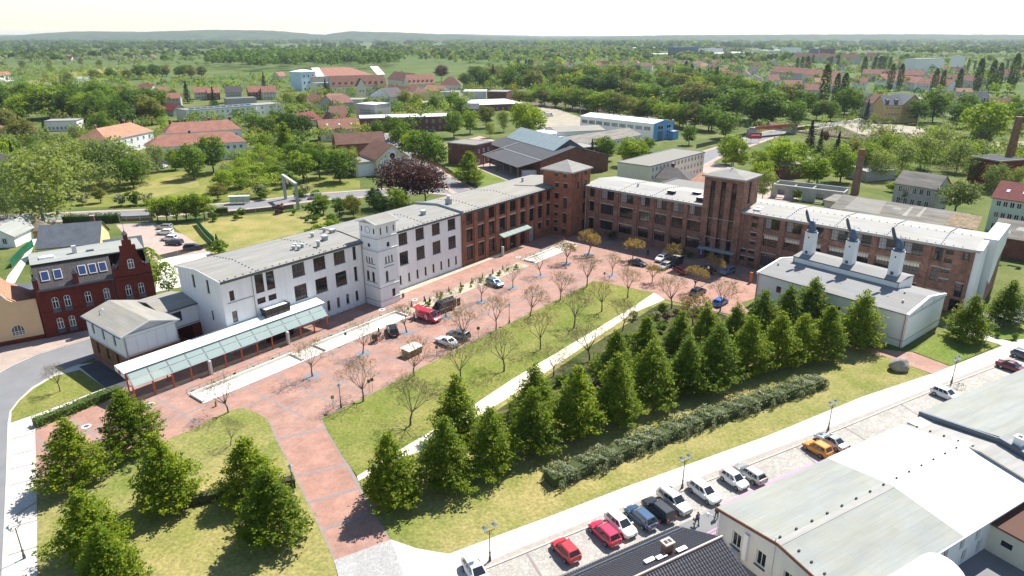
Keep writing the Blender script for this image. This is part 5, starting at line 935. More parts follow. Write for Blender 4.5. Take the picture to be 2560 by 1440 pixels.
house('grey_block','windowless dark grey block behind the solar block',(-209.8,516.7,7),(-191.5,527.1,7),7,14,'flat','grey_wall','felt_old',cat='building')
# the centre of the town
bh=house('sports_hall','huge hall with red roof crossed by white stripes',(-198,701,13),(-144,739,13),20,60,'hip','light_grey','tile_red',(0,0),cat='hall',hipin=14)
for x0_,x1_ in ((6,15),(78,88)):
    k=MB(); k.hexa([(x0_*0.9,-0.3,13.12),(x1_*0.9,-0.3,13.12),(x1_*0.9+6,30,20.12),(x0_*0.9+6,30,20.12)],[(x0_*0.9,-0.3,13.2),(x1_*0.9,-0.3,13.2),(x1_*0.9+6,30,20.2),(x0_*0.9+6,30,20.2)],'white_roof'); k.obj('roof_stripe',bh)
house('blue_glass_tower','pale blue stair tower with white roof at the left of the big hall',(-205,691,18),(-195,707,18),20,16,'hip','pale_blue','white_roof',(3,3),cat='tower',wsz=(2,2))
house('dormer_block','long pale block with brown roof and a row of white dormers',(-158.3,623.7,9),(-114.4,645,9),17.5,16,'gable','pale_cream','tile_brown',(14,2),dorm=9,cat='building')
house('dormer_block_gable','tall arched gable in the middle of the brown-roofed dormer block',(-128.5,587.7,12),(-122,590.2,12),17.5,10,'xgable','pale_cream','tile_brown',(2,2),cat='building')
house('pale_office','pale flat-roofed office block below the blue tower',(-174.1,629.6,11),(-161.6,640.8,11),11,12,'flat','pale_cream','felt_light',(5,3),cat='building')
for i,(a_,b_,zr_,D_,rf,wm_,rm_,c_,lab) in enumerate((
    ((-157.3,533.6,5),(-137.8,510.3,5),9.5,11,'gable','pale_cream','tile_red',(3,2),'cream house with red roof and lit gable left of the grey firewall'),
    ((-134.3,491.6,8),(-119.8,473.3,8),12,14,'xgable','grey_wall','tile_brown',(0,0),'bare grey gable firewall below the dormer block'),
    ((-129.6,515,6),(-123.4,543,6),10,12,'xgable','pale_cream','tile_red',(3,2),'cream gabled house with pink roof below the dormer block'),
    ((-125.6,521.8,6),(-102.8,525.2,6),6,16,'flat','light_grey','felt_light',(8,1),'long low flat-roofed building above the grey lettered wall'),
    ((-108.8,541.5,8.5),(-88.2,515.6,8.5),14,14,'xgable','render_white','tile_grey',(4,2),'bright white gabled house in the town centre'),
    ((-105.7,583,8.5),(-86.9,549.3,8.5),13.5,12,'gable','yellow_wall','tile_brown',(5,2),'yellow house with brown roof right of the white gable'),
    ((-89.8,566.3,10),(-74.9,537.2,10),14,12,'hip','yellow_wall','tile_brown',(4,3),'tall yellow house with tent-shaped roof'),
    ((-97.9,672.1,8),(-74.1,684,8),16,16,'gable','pale_cream','tile_red',(9,2),'long cream house with bright red roof and dormers'),
    ((-131,747,9),(-103,698,9),16,16,'gable','pale_cream','tile_brown',(5,2),'brown-roofed house right of the striped hall'),
    ((-65.7,639.5,9),(-45.9,639.5,9),16,15,'hip','light_grey','tile_brown',(5,2),'villa with brown mansard-like hipped roof by the purple beech'),
    ((-79.6,627.7,6),(-62.3,604.2,6),10,12,'gable','pale_cream','tile_orange',(4,2),'cream house with light orange roof before the brown-roofed villa'),
    ((-118.9,395.4,5),(-112.9,409.6,5),9,10,'gable','pale_cream','tile_maroon',(3,1),'small house with dark red roof and many chimneys'),
    ((-111.1,405.4,5),(-97.3,399.4,5),8.5,10,'gable','brick_town','tile_red',(3,1),'small brick house with red roof beside the long brick building'),
    ((-136.4,409.6,5),(-127.8,413.8,5),5,12,'flat','light_grey','felt_warm',(3,1),'small flat-roofed pale house right of the solar block wing'),
    ((-104.4,404.9,8),(-96.6,409.3,8),12,10,'gable','pale_cream','tile_brown',(3,2),'narrow brown-roofed house left of the grey lettered wall'))):
    house('town_house',lab,a_,b_,zr_,D_,rf,wm_,rm_,c_,dorm=6 if i==7 else 0,ch=(0.3,) if i in (0,5,8) else ((0.15,0.4,0.75) if i==11 else ()))
gw=house('lettered_house','tall house with bare grey side wall carrying faded dark lettering',(-92,411.8,13),(-79.1,404.4,13),13,14,'flat','grey_wall','white_roof',(0,0),(0,0),(3,3))
Lg=math.dist((-92,411.8,13),(-79.1,404.4,13))
for z,segs in ((9.6,((0.25,0.5),(0.54,0.75))),(8.2,((0.22,0.42),(0.45,0.56),(0.6,0.8))),(7.2,((0.38,0.64),))):
    for s0,s1 in segs:
        k=MB(); n_=int((s1-s0)*Lg/0.6)
        for q_ in range(n_): x=s0*Lg+q_*0.6; k.box(x,x+0.4,-0.03,-0.004,z,z+(0.75 if q_==0 else 0.5),'zinc_dark')
        k.obj('lettering',gw)
for i,(a_,b_,D_,wm_,rm_,c_,lab) in enumerate((
    ((-60.7,595.3,6),(-44.9,595.3,6),20,'light_grey','felt_light',(5,1),'pale flat-roofed works building left of the white saw roof'),
    ((-40.8,590.5,7),(-21.4,590.5,7),20,'render_white','white_roof',(0,0),'white flat-roofed works hall in the middle of the works'),
    ((-20.6,576.8,8),(-4.5,572.5,8),18,'brick_town','felt_light',(0,0),'brick flat-roofed works block with light roof'),
    ((-30.5,494.3,4.5),(9.3,509.6,4.5),42,'brick_town','white_roof',(9,1),'wide brick shed under a dazzling white roof'),
    ((-63,507.1,5),(-49.4,516.7,5),14,'brick_town','felt_light',(4,1),'small brick works house left of the white-roofed shed'),
    ((-35.2,456,6),(-21.9,456,6),10,'brick_town','slate',(4,2),'dark slate-roofed brick house before the white-roofed shed'))):
    house('works_building',lab,a_,b_,a_[2]+(3 if i==5 else 0),D_,'gable' if i==5 else 'flat',wm_,rm_,c_,cat='building')
house('brick_workshop','long two-storey brick workshop with flat white roof',(-83.4,382.1,7.8),(-34.4,394.1,7.8),7.8,17,'flat','brick_town','white_roof',(13,2),(3,2),cat='building',ch=(0.68,))
house('red_roof_barn','brownish barn with bright red tiled roof before the brick workshop',(-96.6,348.6,6.2),(-78,356.6,6.2),10.5,11,'gable','pale_cream','tile_red',(0,0),(2,1),sky=3,cat='barn',endm='brick_town')
house('brick_gable_barn','brick barn with patched brown roof and raised gable walls',(-77.1,299.6,5.5),(-56.4,308,5.5),10.0,10,'gable','brick_red','tile_brown',(5,1),cat='barn',over=-0.2)
rw_=house('round_window_house','cream gabled house with a round window and white panels',(-51.5,258.6,6.5),(-40.3,265.9,6.5),11.5,17,'xgable','cream','tile_brown')
Lr=math.dist((-51.5,258.6,6.5),(-40.3,265.9,6.5))
for x0_,x1_,z0,z1 in ((0.1,0.34,0.3,7.0),(0.38,0.62,0.3,9.6),(0.66,0.9,0.3,7.0)):
    k=MB(); vprism(k,[(x0_*Lr,z0),(x1_*Lr,z0),(x1_*Lr,z1-(0 if x1_<0.5 else (1.4 if x0_>0.6 else 0.7))),((x0_+x1_)/2*Lr,z1 if 0.3<x0_<0.6 else z1-0.7),(x0_*Lr,z1-(1.4 if x1_<0.5 else 0.7 if x0_<0.6 else 0))],-0.06,-0.004,'panel_white'); k.obj('wall_panel',rw_)
k=MB(); k.cyl(0,0,0,0.06,0.9,0.9,18,'glass_dark'); k.cyl(0,0,-0.02,0.03,1.1,1.1,18,'brick_dark'); oo=k.obj('round_window',rw_); oo.rotation_euler=(rad(90),0,0); oo.location=(Lr/2,-0.07,7.2)
gd=house('cream_garage','cream flat-roofed garage with big white door beside the round-window house',(-58.9,256.5,5.2),(-52.4,260.9,5.2),5.2,12,'flat','cream','felt_warm',cat='garage')
k=MB(); k.box(0.9,8.2,-0.08,-0.01,0.1,4.4,'panel_white'); k.obj('garage_door',gd)
# works hall with glass ridge -----------------------------------------
WH=thing('timber_hall','dark-roofed brick and timber hall with a pale blue glass ridge','hall',(-12.1,280.5,0),math.atan2(251.6-280.5,2.1+12.1))
LH=32.2
m=MB(); m.box(-16,LH,9.5,40,0,6.0,'brick_town'); m.poly([(LH,9.5,6.0),(LH,40,6.0),(LH,24.7,10.2)],'brick_town'); m.poly([(-16,40,6.0),(-16,9.5,6.0),(-16,24.7,10.2)],'brick_town'); m.obj('wall',WH)
m=MB(); m.hexa([(0,-0.3,4.5),(LH+0.4,-0.3,4.5),(LH+0.4,9.5,6.3),(0,9.5,6.3)],[(0,-0.3,4.68),(LH+0.4,-0.3,4.68),(LH+0.4,9.5,6.48),(0,9.5,6.48)],'felt_dark'); m.hexa([(-16.4,9.5,6.3),(LH+0.4,9.5,6.3),(LH+0.4,24.7,10.4),(-16.4,24.7,10.4)],[(-16.4,9.5,6.5),(LH+0.4,9.5,6.5),(LH+0.4,24.7,10.6),(-16.4,24.7,10.6)],'felt_dark'); m.hexa([(-16.4,24.7,10.4),(LH+0.4,24.7,10.4),(LH+0.4,40.4,6.1),(-16.4,40.4,6.1)],[(-16.4,24.7,10.6),(LH+0.4,24.7,10.6),(LH+0.4,40.4,6.3),(-16.4,40.4,6.3)],'felt_dark'); m.obj('roof',WH)
m=MB(); m.box(-0.1,LH+0.4,9.4,9.65,6.5,6.62,'light_grey'); m.box(-0.1,0.15,-0.3,9.4,4.7,4.72,'light_grey'); m.hexa([(0.0,-0.3,4.69),(0.25,-0.3,4.69),(0.25,17,8.6),(0.0,17,8.6)],[(0.0,-0.3,4.8),(0.25,-0.3,4.8),(0.25,17,8.75),(0.0,17,8.75)],'light_grey'); m.obj('roof_seam',WH)
for k_ in range(6):
    k=MB(); x=0.4+k_*6.3; k.box(x-0.15,x+0.15,0.1,0.4,0,4.5,'wood'); k.obj('timber_post',WH)
for k_ in range(12):
    x0_=-14+k_*3.5
    for y0,z0,y1,z1 in ((17.6,8.75,21.0,10.7),(21.0,10.72,24.7,12.8),(31.8,8.75,24.7,12.8)):
        k=MB(); P4=[(x0_,y0,z0),(x0_+3.38,y0,z0),(x0_+3.38,y1,z1),(x0_,y1,z1)]; P4=P4 if y1>y0 else P4[::-1]; k.hexa(P4,[(x,y,z+0.1) for x,y,z in P4],'skylight_blue'); k.obj('glass_panel',WH)
        if y0==31.8: continue
        k=MB()
        for q_ in range(1,6): x=x0_+q_*0.57; k.hexa([(x-0.03,y0,z0+0.1),(x+0.03,y0,z0+0.1),(x+0.03,y1,z1+0.1),(x-0.03,y1,z1+0.1)],[(x-0.03,y0,z0+0.15),(x+0.03,y0,z0+0.15),(x+0.03,y1,z1+0.15),(x-0.03,y1,z1+0.15)],'zinc')
        k.obj('glazing_bar',WH)
m=MB(); m.poly([(28.0,17.6,8.8),(28.0,31.8,8.8),(28.0,24.7,12.8)],'slate'); m.poly([(-14,31.8,8.8),(-14,17.6,8.8),(-14,24.7,12.8)],'slate'); m.obj('ridge_gable',WH)
house('works_tower','square brick block with light flat roof at the left of the timber hall',(-15.1,279.4,8.5),(-8.6,289.5,8.5),8.5,14,'flat','brick_town','felt_warm',(3,2),cat='building')
house('works_lean_to','low brick lean-to with dark roof at the left end of the works',(-24.8,306.4,4.5),(-20.1,297.1,4.5),5.5,10,'shed','brick_town','felt_dark',(2,1),cat='building')
k=MB(); k.box(0,5.6,0,2.4,0,2.4,'panel_white'); oo=k.obj('white_container'); oo.location=(4,257.5,0); oo.rotation_euler=(0,0,rad(10)); tag(oo,'white container beside the timber hall','container')
# blue-fronted hall ----------------------------------------------------
BH=thing('blue_hall','long white industrial hall with bright blue end wall','hall',(37.9,386.6,8.6),math.atan2((71.5,349.9,8.6)[1]-(37.9,386.6,8.6)[1],(71.5,349.9,8.6)[0]-(37.9,386.6,8.6)[0]))
BH.location.z=0
Lb=math.dist((37.9,386.6,8.6),(71.5,349.9,8.6)); Db=17.0
m=MB(); wall(m,(0,0),(Lb,0),0,8.6,'panel_white'); wall(m,(Lb,0),(Lb,Db),0,8.6,'blue_clad'); wall(m,(Lb,Db),(0,Db),0,8.6,'panel_white'); wall(m,(0,Db),(0,0),0,8.6,'panel_white'); m.poly([(Lb,0,8.6),(Lb,Db,8.6),(Lb,Db/2,10)],'blue_clad'); m.poly([(0,Db,8.6),(0,0,8.6),(0,Db/2,10)],'panel_white'); m.obj('wall',BH)
m=MB()
for y0,y1,z0,z1 in ((-0.3,Db/2,8.7,10.1),(Db/2,Db+0.3,10.1,8.7)): m.hexa([(-0.2,y0,z0),(Lb+0.2,y0,z0),(Lb+0.2,y1,z1),(-0.2,y1,z1)],[(-0.2,y0,z0+0.15),(Lb+0.2,y0,z0+0.15),(Lb+0.2,y1,z1+0.15),(-0.2,y1,z1+0.15)],'metal_sheet')
m.obj('roof',BH)
for k_ in range(9):
    for q_ in range(5): mobj('window',far_window_mesh(0.75,2.0,'white_frame','glass_dark',False),BH,(1.2+k_*(Lb-2)/9+q_*0.85,0,5.2))
for x,z,w_,h_,n_ in ((3.6,5.6,4.4,2.0,1),(11.0,1.2,3.6,1.7,3)):
    for q_ in range(n_): mobj('window',far_window_mesh(w_,h_,'white_frame','glass_dark'),BH,(Lb,x,z+q_*2.3),rad(90))
k=MB(); k.box(0,0.1,0,4.2,0,4.6,'slate_blue'); oo=k.obj('roller_door',BH); oo.location=(Lb+0.02,3.6,0)
for x in (22,40,55): k=MB(); k.cyl(x,Db/2,10,10.9,0.6,0.5,10,'light_grey'); k.obj('roof_vent',BH)
house('blue_hall_annex','small blue and white annex right of the blue hall front',(83.2,356.4,4),(86.6,359.6,4),4,8,'flat','blue_clad','metal_sheet',cat='building')
house('long_grey_shed','long white shed with grey felt roof and two rows of small windows',(24.9,297.3,5.5),(62.7,334.5,5.5),8.2,16,'gable','render_white','felt_old',(22,2),cat='shed',endm='pale_cream',wsz=(1.4,1.0))
house('white_workshop','white workshop with grey roof left of the blue hall',(16.9,356.6,6),(22.1,340.9,6),7.5,26,'xgable','panel_white','felt_warm',(1,1),cat='building')
house('lean_to_shed','low shed with pale patched roof between workshop and blue hall',(23.5,338.5,4),(39.8,353.3,4),5,22,'shed','light_grey','metal_sheet',cat='shed')
house('arched_brick_house','brick building with white arched windows and light roof',(21.1,280.9,6.5),(36.1,289.5,6.5),6.5,12,'flat','brick_dark','felt_light',(4,2),cat='building')
t=thing('storage_tank','white round storage tank left of the long grey shed','tank',(15.6,322.9,0)); k=MB(); k.cyl(0,0,0,8.0,5.4,5.4,28,'panel_white'); k.obj('shell',t); k=MB(); k.cyl(0,0,8.0,8.6,5.5,4.8,28,'granite_light'); k.obj('lid',t)
house('cream_flats','cream two-storey flats with long flat grey roof',(47.2,232.5,8.3),(74.1,263.4,8.3),8.3,13,'flat','pale_cream','felt_warm',(15,3),(3,3),cat='building')
house('hip_bungalow','low cream bungalow with grey hipped roof and two chimneys behind the brick wing',(45,237.7,4),(60.5,229.9,4),7,12,'hip','pale_cream','tile_grey',(5,1),ch=(0.35,0.55),hipin=6)
house('white_lean_to','small white house with pale pink roof left of the stair tower',(60.3,226.2,5),(64.2,220.9,5),7,10,'gable','pale_cream','tile_orange',(2,1))
house('brick_station_shed','low brick shed with grey roof beside the station street',(95,265.6,5),(99.5,252.5,5),6,24,'flat','brick_town','felt_warm',(2,1),cat='shed')
# right side -----------------------------------------------------------
house('ochre_house','ochre apartment house with small front gable, left half',(227.9,428.8,11),(238.7,428.8,11),16,13,'gable','ochre','slate',(5,3),dorm=2)
house('ochre_house','ochre apartment house with broad side gable, right half',(238.7,428.8,11),(257,439.5,11),16.5,13,'xgable','ochre','slate',(6,3))
house('brown_terrace','grey terrace with long faded brown roof left of the ochre house',(231.6,462.3,10),(233.5,439.8,10),15,13,'gable','grey_wall','tile_brown',(7,3))
house('slate_terrace','white terrace end with slate roof and wide dormer',(237.2,489.4,9),(237.2,473.8,9),14,13,'gable','render_white','slate',(4,2),dorm=1)
house('cream_flat_block','cream flat-roofed house right of the ochre gable',(272.2,465.5,11),(286.5,471.7,11),11,12,'flat','pale_cream','felt_grey',(6,3))
house('white_dormer_house','white house with slate roof and wide dormers on the right',(313.3,493.8,7),(334.3,490.7,7),13.5,14,'gable','render_white','slate',(6,2),dorm=3,ch=(0.3,))
house('brown_roof_house','cream house with brown roof near the right edge',(332.2,485.9,5),(349,483,5),10,12,'gable','pale_cream','tile_brown',(5,2),ch=(0.5,))
for i,(a_,b_,zr_,D_,wm_,rm_,c_,lab) in enumerate((
    ((328,906,9),(346,846,9),15,14,'light_grey','tile_red',(12,2),'long grey block with red roof, left end of the poplar street'),
    ((339,828,9),(351,769,9),15,14,'pale_cream','tile_red',(12,2),'long cream block with red roof behind the three poplars'),
    ((416,846,9),(469,810,9),14,13,'light_grey','tile_red',(18,2),'long pale block with red roof and a comb of chimneys'),
    ((391,765,8),(393,690,8),13,13,'render_white','tile_red',(12,2),'white block with pink roof left of the two dark poplars'),
    ((387,678,8),(401,650,8),13,13,'render_white','tile_red',(10,2),'white block with pink roof right of the two dark poplars'),
    ((436,747,9),(457,698,9),14,14,'light_grey','tile_brown',(14,2),'long block with brown pink roof and small roof windows'),
    ((589,1523,11),(662,1381,11),18,16,'light_grey','tile_brown',(0,0),'very long brownish block on the skyline side of the town'),
    ((715,1454,12),(743,1425,12),20,18,'light_grey','tile_brown',(0,0),'brownish gabled block far behind the poplars'),
    ((539,956,22),(598,991,22),22,16,'panel_white','felt_light',(0,0),'white slab block of flats far on the right'),
    ((644,1037,24),(655,1037,24),24,16,'panel_white','felt_light',(0,0),'slim white tower block far on the right'))):
    house('apartment_block',lab,a_,b_,zr_,D_,'flat' if i>7 else 'gable',wm_,rm_,c_,cat='building',ch=tuple((k_+0.5)/10 for k_ in range(10)) if i==2 else ((0.2,0.5,0.8) if i<6 else ()))
house('mint_house','mint green three-storey house with red roof at the right edge',(130.1,181.1,9.4),(138.6,171.8,9.4),13,12,'gable','mint','tile_maroon',(7,3),sky=3,lw=(3,3))
house('drab_house','drab grey house with dark felt roof and tall white windows',(120.1,211.4,7.2),(127.5,201.8,7.2),10.5,10,'gable','grey_wall','felt_old',(5,2),lw=(2,2),wsz=(1.2,2.0))
psh=house('patched_shed','wide old shed roof patched with felt strips behind the long wing',(87.5,182,6.2),(108.6,160.1,6.2),8.6,15,'gable','brick_town','felt_old',(0,0),cat='shed')
for i_,(x,y,w_,d_,mt) in enumerate(((17,1.5,1.1,5,'felt_light'),(20,2.2,1.0,5,'felt_light'),(13.5,4,2.5,0.8,'felt_light'),(27,0.6,7,6.5,'rust_felt'),(38,1.5,2.6,1.2,'felt_light'),(41,3.4,3.0,1.6,'felt_light'),(43,1.0,1.2,3.0,'rust_felt'),(47,2.5,1.6,0.7,'felt_light'),(3,0.2,9,7,'felt_warm'))):
    zq=lambda y: 6.2+2.4*y/7.5+0.07; k=MB(); k.hexa([(x,y,zq(y)),(x+w_,y,zq(y)),(x+w_*0.9,y+d_,zq(y+d_)),(x+0.4,y+d_,zq(y+d_))],[(x,y,zq(y)+0.03),(x+w_,y,zq(y)+0.03),(x+w_*0.9,y+d_,zq(y+d_)+0.03),(x+0.4,y+d_,zq(y+d_)+0.03)],mt); k.obj('felt_patch',psh)
house('roofless_store','small pale store with three barred windows left of the patched shed',(93,198.6,4.5),(95.8,195.5,4.5),5.2,7,'shed','pale_cream','felt_old',(3,1),cat='building')
house('grey_barn','barn with bleached grey roof at the right edge behind the white end wall',(116.4,158.7,5),(125.5,150.6,5),8,13,'gable','brick_town','felt_old',cat='barn')
house('brick_ruin','windowless dark brick ruin beside the right chimney',(165.5,245.9,9.5),(168.8,235.8,9.5),9.5,12,'flat','brick_dark','tile_dark',(0,0),(1,1),cat='ruin')
house('garage_row','low garage with light roof behind the tall brick chimney',(130,248.1,3.6),(143,252.9,3.6),5.0,9,'shed','concrete','felt_light',cat='garage')
RU=thing('roofless_ruin','roofless concrete walls of a ruin behind the long brick wing','ruin',(86,223,0),rad(-36));
for x0_,x1_,y0,y1,h_ in ((0,22,0,0.4,4.2),(0,22,8,8.4,4.4),(0,0.4,0.4,8,4.2),(6,6.4,0.4,8,3.6),(12,12.4,0.4,8,3.9),(21.6,22,0.4,8,4.0)):
    k=MB()
    if y1-y0<1 and y0==0: wall(k,(x0_,0),(x1_,0),0,h_,'concrete',[(2,0.3,2.4,2.6),(7.5,0.3,2.4,2.6),(14,0.3,2.4,2.6),(18,0.3,2,2.6)],0.4); wall(k,(x1_,0.4),(x0_,0.4),0,h_,'concrete',[(1.6,0.3,2.4,2.6),(5.6,0.3,2.4,2.6),(12.1,0.3,2.4,2.6),(17.6,0.3,2.4,2.6)],0.0); k.box(x0_,x1_,0.0,0.4,h_,h_+0.25,'granite_light')
    else: k.box(x0_,x1_,y0,y1,0,h_,'concrete')
    k.obj('wall',RU)
def stack(label,loc,h_,r0,r1,mats,lean=0):
    t=thing('brick_chimney',label,'chimney',loc)
    k=MB(); k.cyl(0,0,0,h_*0.86,r0,r0+(r1-r0)*0.86,16,mats[0]); k.obj('shaft',t); k=MB(); k.cyl(0,0,h_*0.861,h_,r1*1.06,r1*1.04,16,mats[1]); k.obj('crown',t)
    for q_ in range(9): z=h_*(0.1+q_*0.085); r=r0+(r1-r0)*z/h_+0.02; k=MB(); k.cyl(0,0,z,z+0.12,r,r,16,'zinc_dark'); k.obj('iron_band',t)
stack('free-standing brown brick chimney behind the patched shed',(115.8,226.7,0),15.2,1.35,0.95,('brick_brown','brick_red')); stack('taller pale banded brick chimney near the right edge',(183.1,251.4,0),23,1.7,1.15,('sandstone','brick_brown'))
# gardens of small houses further out: individually placed
small=[(-975,1564,5),(-1033,1688,5),(-961,1688,5),(-901,1624,5),(-942,1758,5),(-902,1722,5),(-893,1758,5),(76,1234,6),(95,1198,6),(126,1138,7),(148,1206,7),(151,1081,8),(186,1206,7),(208,1243,7),(200,1096,8),(243,1206,7),(235,1107,7),(278,1282,7),(272,1188,7),(305,1262,7),(307,1206,7),(292,1107,7),(291,1049,7),(349,1243,7),(275,950,7),(246,832,7),(227,753,7),(350,1154,7),(320,1023,7),(278,868,7),(259,791,7),(377,1138,7),(320,950,7),(243,707,7),(377,1077,7),(267,736,8),(254,661,8),(239.9,603.9,8),(248.3,599.2,8),(296,690,8),(318,719,7),(301,665,7),(342,713,7),(525,1077,7),(635,1262,7),(522,1138,7),(451,1243,7),(424,1122,7),(492,1206,7),(372,1515,8),(384,1433,8),(647,1206,7),(619,1023,7),(586,950,7),(363.2,574.1,6),(601,877,7),(602,849,7),(74,939,4),(125,1016,4),(-300,890,4),(642,962,8)]
small.sort(key=bearing)
for i,p in enumerate(small):
    L_=rnd.uniform(11,17); an=rnd.uniform(-0.6,0.5); b_=(p[0]+L_*math.cos(an),p[1]+L_*math.sin(an),p[2])
    house('small_town_house','small distant gabled town house, %s from the left among the scattered ones' % ordn(i),p,b_,p[2]+rnd.uniform(4,5.5),rnd.uniform(9,12),rnd.choice(['gable','gable','xgable','hip']),rnd.choice(['render_white','pale_cream','light_grey','pale_cream','render_white','grey_wall']),rnd.choice(['tile_red','tile_red','tile_brown','tile_orange','tile_maroon','tile_grey']),(3,2) if p[1]<900 else (0,0),ch=(0.4,) if rnd.random()<0.4 else (),group='scattered houses of the town')
for i,(a_,b_,ze_,D_,wm_,rm_,lab) in enumerate((
    ((482,3020,6),(686,3253,6),6,60,'panel_white','white_roof','long white warehouse far off, leftmost of the distant industrial sheds'),
    ((401,1775,26),(478,1846,26),26,20,'slate_blue','felt_light','dark slab office block of the distant industrial area, left one'),
    ((520,1921,20),(582,1988,20),20,25,'zinc','felt_light','grey office block of the distant industrial area, right one'),
    ((397,1829,8),(533,1916,8),8,90,'panel_white','white_roof','wide white-roofed warehouse below the dark office block'),
    ((531,1871,9),(700,2016,9),9,90,'light_grey','white_roof','wide pale warehouse right of the white-roofed one'),
    ((731,2460,9),(846,2540,9),9,60,'light_grey','felt_light','small grey warehouse behind the pale one'),
    ((888,2333,16),(972,2420,16),16,20,'panel_white','felt_light','white five-storey office block at the end of the warehouses'),
    ((800,1921,20),(819,1921,20),20,20,'slate_blue','felt_light','dark cube-shaped block beside the thin white mast'),
    ((801,1855,22),(832,1855,22),22,20,'brick_town','felt_light','reddish block of flats right of the dark cube'),
    ((843,2371,8),(957,2443,8),8,50,'panel_white','white_roof','white shed below the five-storey office block'))):
    house('distant_block',lab,a_,b_,ze_,D_,'flat',wm_,rm_,(8,4) if ze_>15 else (0,0),cat='building')
# lower right: the near roofs -----------------------------------------
BG=thing('membrane_roof_building','low pale building with wide roof, half grey felt and half bright white','building',(21.5,57.9,0),rad(30))
Lx,Dy,ze,zr=33.0,14.6,4.2,5.3; Zb=-0.0
m=MB(); a,b,c,d=(0,-Dy),(Lx,-Dy),(Lx,0),(0,0)
bo=[(x,z,0.75,1.5) for x in (12.0,14.9,17.8,20.7,23.6,26.5,29.4) for z in (2.3,)]+[(x,0.3,0.75,1.5) for x in (18.8,21.6,24.4)]
lo_=[(1.9,1.3,1.1,1.7),(5.0,1.3,1.1,1.7),(8.2,1.3,1.1,1.7)]
wall(m,a,b,0,ze,'panel_white',bo,0.3); wall(m,b,c,0,ze,'panel_white'); wall(m,c,d,0,ze,'light_grey'); wall(m,d,a,0,ze,'light_render',lo_,0.25)
m.poly([(0,0,ze),(0,-Dy,ze),(0,-Dy/2,zr)],'light_render'); m.poly([(Lx,-Dy,ze),(Lx,0,ze),(Lx,-Dy/2,zr)],'panel_white'); m.obj('wall',BG)
for o in bo: window(BG,a,b,*o,1,1,'white_frame',rec=0.2)
for o in lo_: window(BG,d,a,*o,2,1,'white_frame',rec=0.18); k=MB(); k.box(-0.16,-0.003,-o[0]-o[2]-0.1,-o[0]+0.1,o[1]-0.1,o[1]-0.01,'zinc_dark'); k.obj('window_sill',BG)
def gslope(x0_,x1_,mat,nm,dz=0.0):
    m=MB()
    for y0,y1,z0,z1 in ((-Dy-0.3,-Dy/2,ze,zr),(-Dy/2,0.3,zr,ze)): m.hexa([(x0_,y0,z0+dz),(x1_,y0,z0+dz),(x1_,y1,z1+dz),(x0_,y1,z1+dz)],[(x0_,y0,z0+0.2+dz),(x1_,y0,z0+0.2+dz),(x1_,y1,z1+0.2+dz),(x0_,y1,z1+0.2+dz)],mat)
    return m.obj(nm,BG)
gslope(-0.25,17.4,'felt_green','felt_roof'); gslope(17.4,Lx+0.2,'white_roof','white_roof',0.004)
k=MB(); k.hexa([(-0.25,-Dy/2-0.35,zr+0.19),(17.4,-Dy/2-0.35,zr+0.19),(17.4,-Dy/2+0.35,zr+0.19),(-0.25,-Dy/2+0.35,zr+0.19)],[(-0.25,-Dy/2-0.33,zr+0.2),(17.4,-Dy/2-0.33,zr+0.2),(17.4,-Dy/2+0.33,zr+0.215),(-0.25,-Dy/2+0.33,zr+0.215)],'felt_light'); k.obj('ridge_strip',BG)
k=MB()
for y0,y1,z0,z1 in ((-Dy-0.35,-Dy/2,ze,zr),(-Dy/2,0.35,zr,ze)): k.hexa([(-0.36,y0,z0-0.1),(-0.25,y0,z0-0.1),(-0.25,y1,z1-0.1),(-0.36,y1,z1-0.1)],[(-0.36,y0,z0+0.24),(-0.25,y0,z0+0.24),(-0.25,y1,z1+0.24),(-0.36,y1,z1+0.24)],'tile_brown')
k.obj('verge',BG)
k=MB(); k.box(-0.3,Lx+0.3,-Dy-0.42,-Dy-0.3,ze-0.05,ze+0.16,'white_frame'); k.obj('gutter',BG)
for i in range(14):
    k=MB(); k.box(-0.12,0.12,-0.08,0.08,0,0.16,'black'); oo=k.obj('roof_clamp',BG); oo.location=(0.6+i*2.3,-Dy/2+0.5,zr+0.15)
for i in range(9):
    k=MB(); k.box(-0.12,0.12,-0.08,0.08,0,0.16,'black'); oo=k.obj('roof_clamp',BG); oo.location=(Lx-0.6,-Dy+0.6+i*1.6,ze+0.24+(zr-ze)*(1-abs(i*1.6+0.6-Dy/2)/(Dy/2)))
for i in range(4):
    k=MB(); k.box(-0.12,0.12,-0.08,0.08,0,0.16,'black'); oo=k.obj('roof_clamp',BG); oo.location=(0.8,-Dy/2-1.5-i*1.4,zr+0.2-(1.5+i*1.4)*0.15)
k=MB(); k.box(-0.3,0.0,-4.0,-3.5,0.8,3.9,'white_frame'); k.obj('flue_box',BG); k=MB(); k.box(-1.1,-0.02,-3.2,-2.2,0.1,1.1,'light_grey'); k.obj('air_conditioner',BG)
k=MB(); k.tube((-0.12,-6.9,0),(-0.12,-6.9,5.9),0.05,0.05,6,'white_frame'); k.obj('downpipe',BG)
SP=thing('white_cooling_drum','big rounded white duct housing rising beside the pale building','duct',(29.0,43.2,0),rad(30))
k=MB(); n_=14; pr=[(math.cos(math.pi*i/n_)*2.3,3.6+math.sin(math.pi*i/n_)*2.2) for i in range(n_+1)]+[(-2.3,0),(2.3,0)]; pr=pr[::-1]
for i in range(len(pr)):
    (y0,z0),(y1,z1)=pr[i],pr[(i+1) % len(pr)]; k.q((2,y0,z0),(2,y1,z1),(12,y1,z1),(12,y0,z0),'white_roof')
k.poly([(2,y,z) for y,z in pr[::-1]],'white_roof'); k.obj('housing',SP)
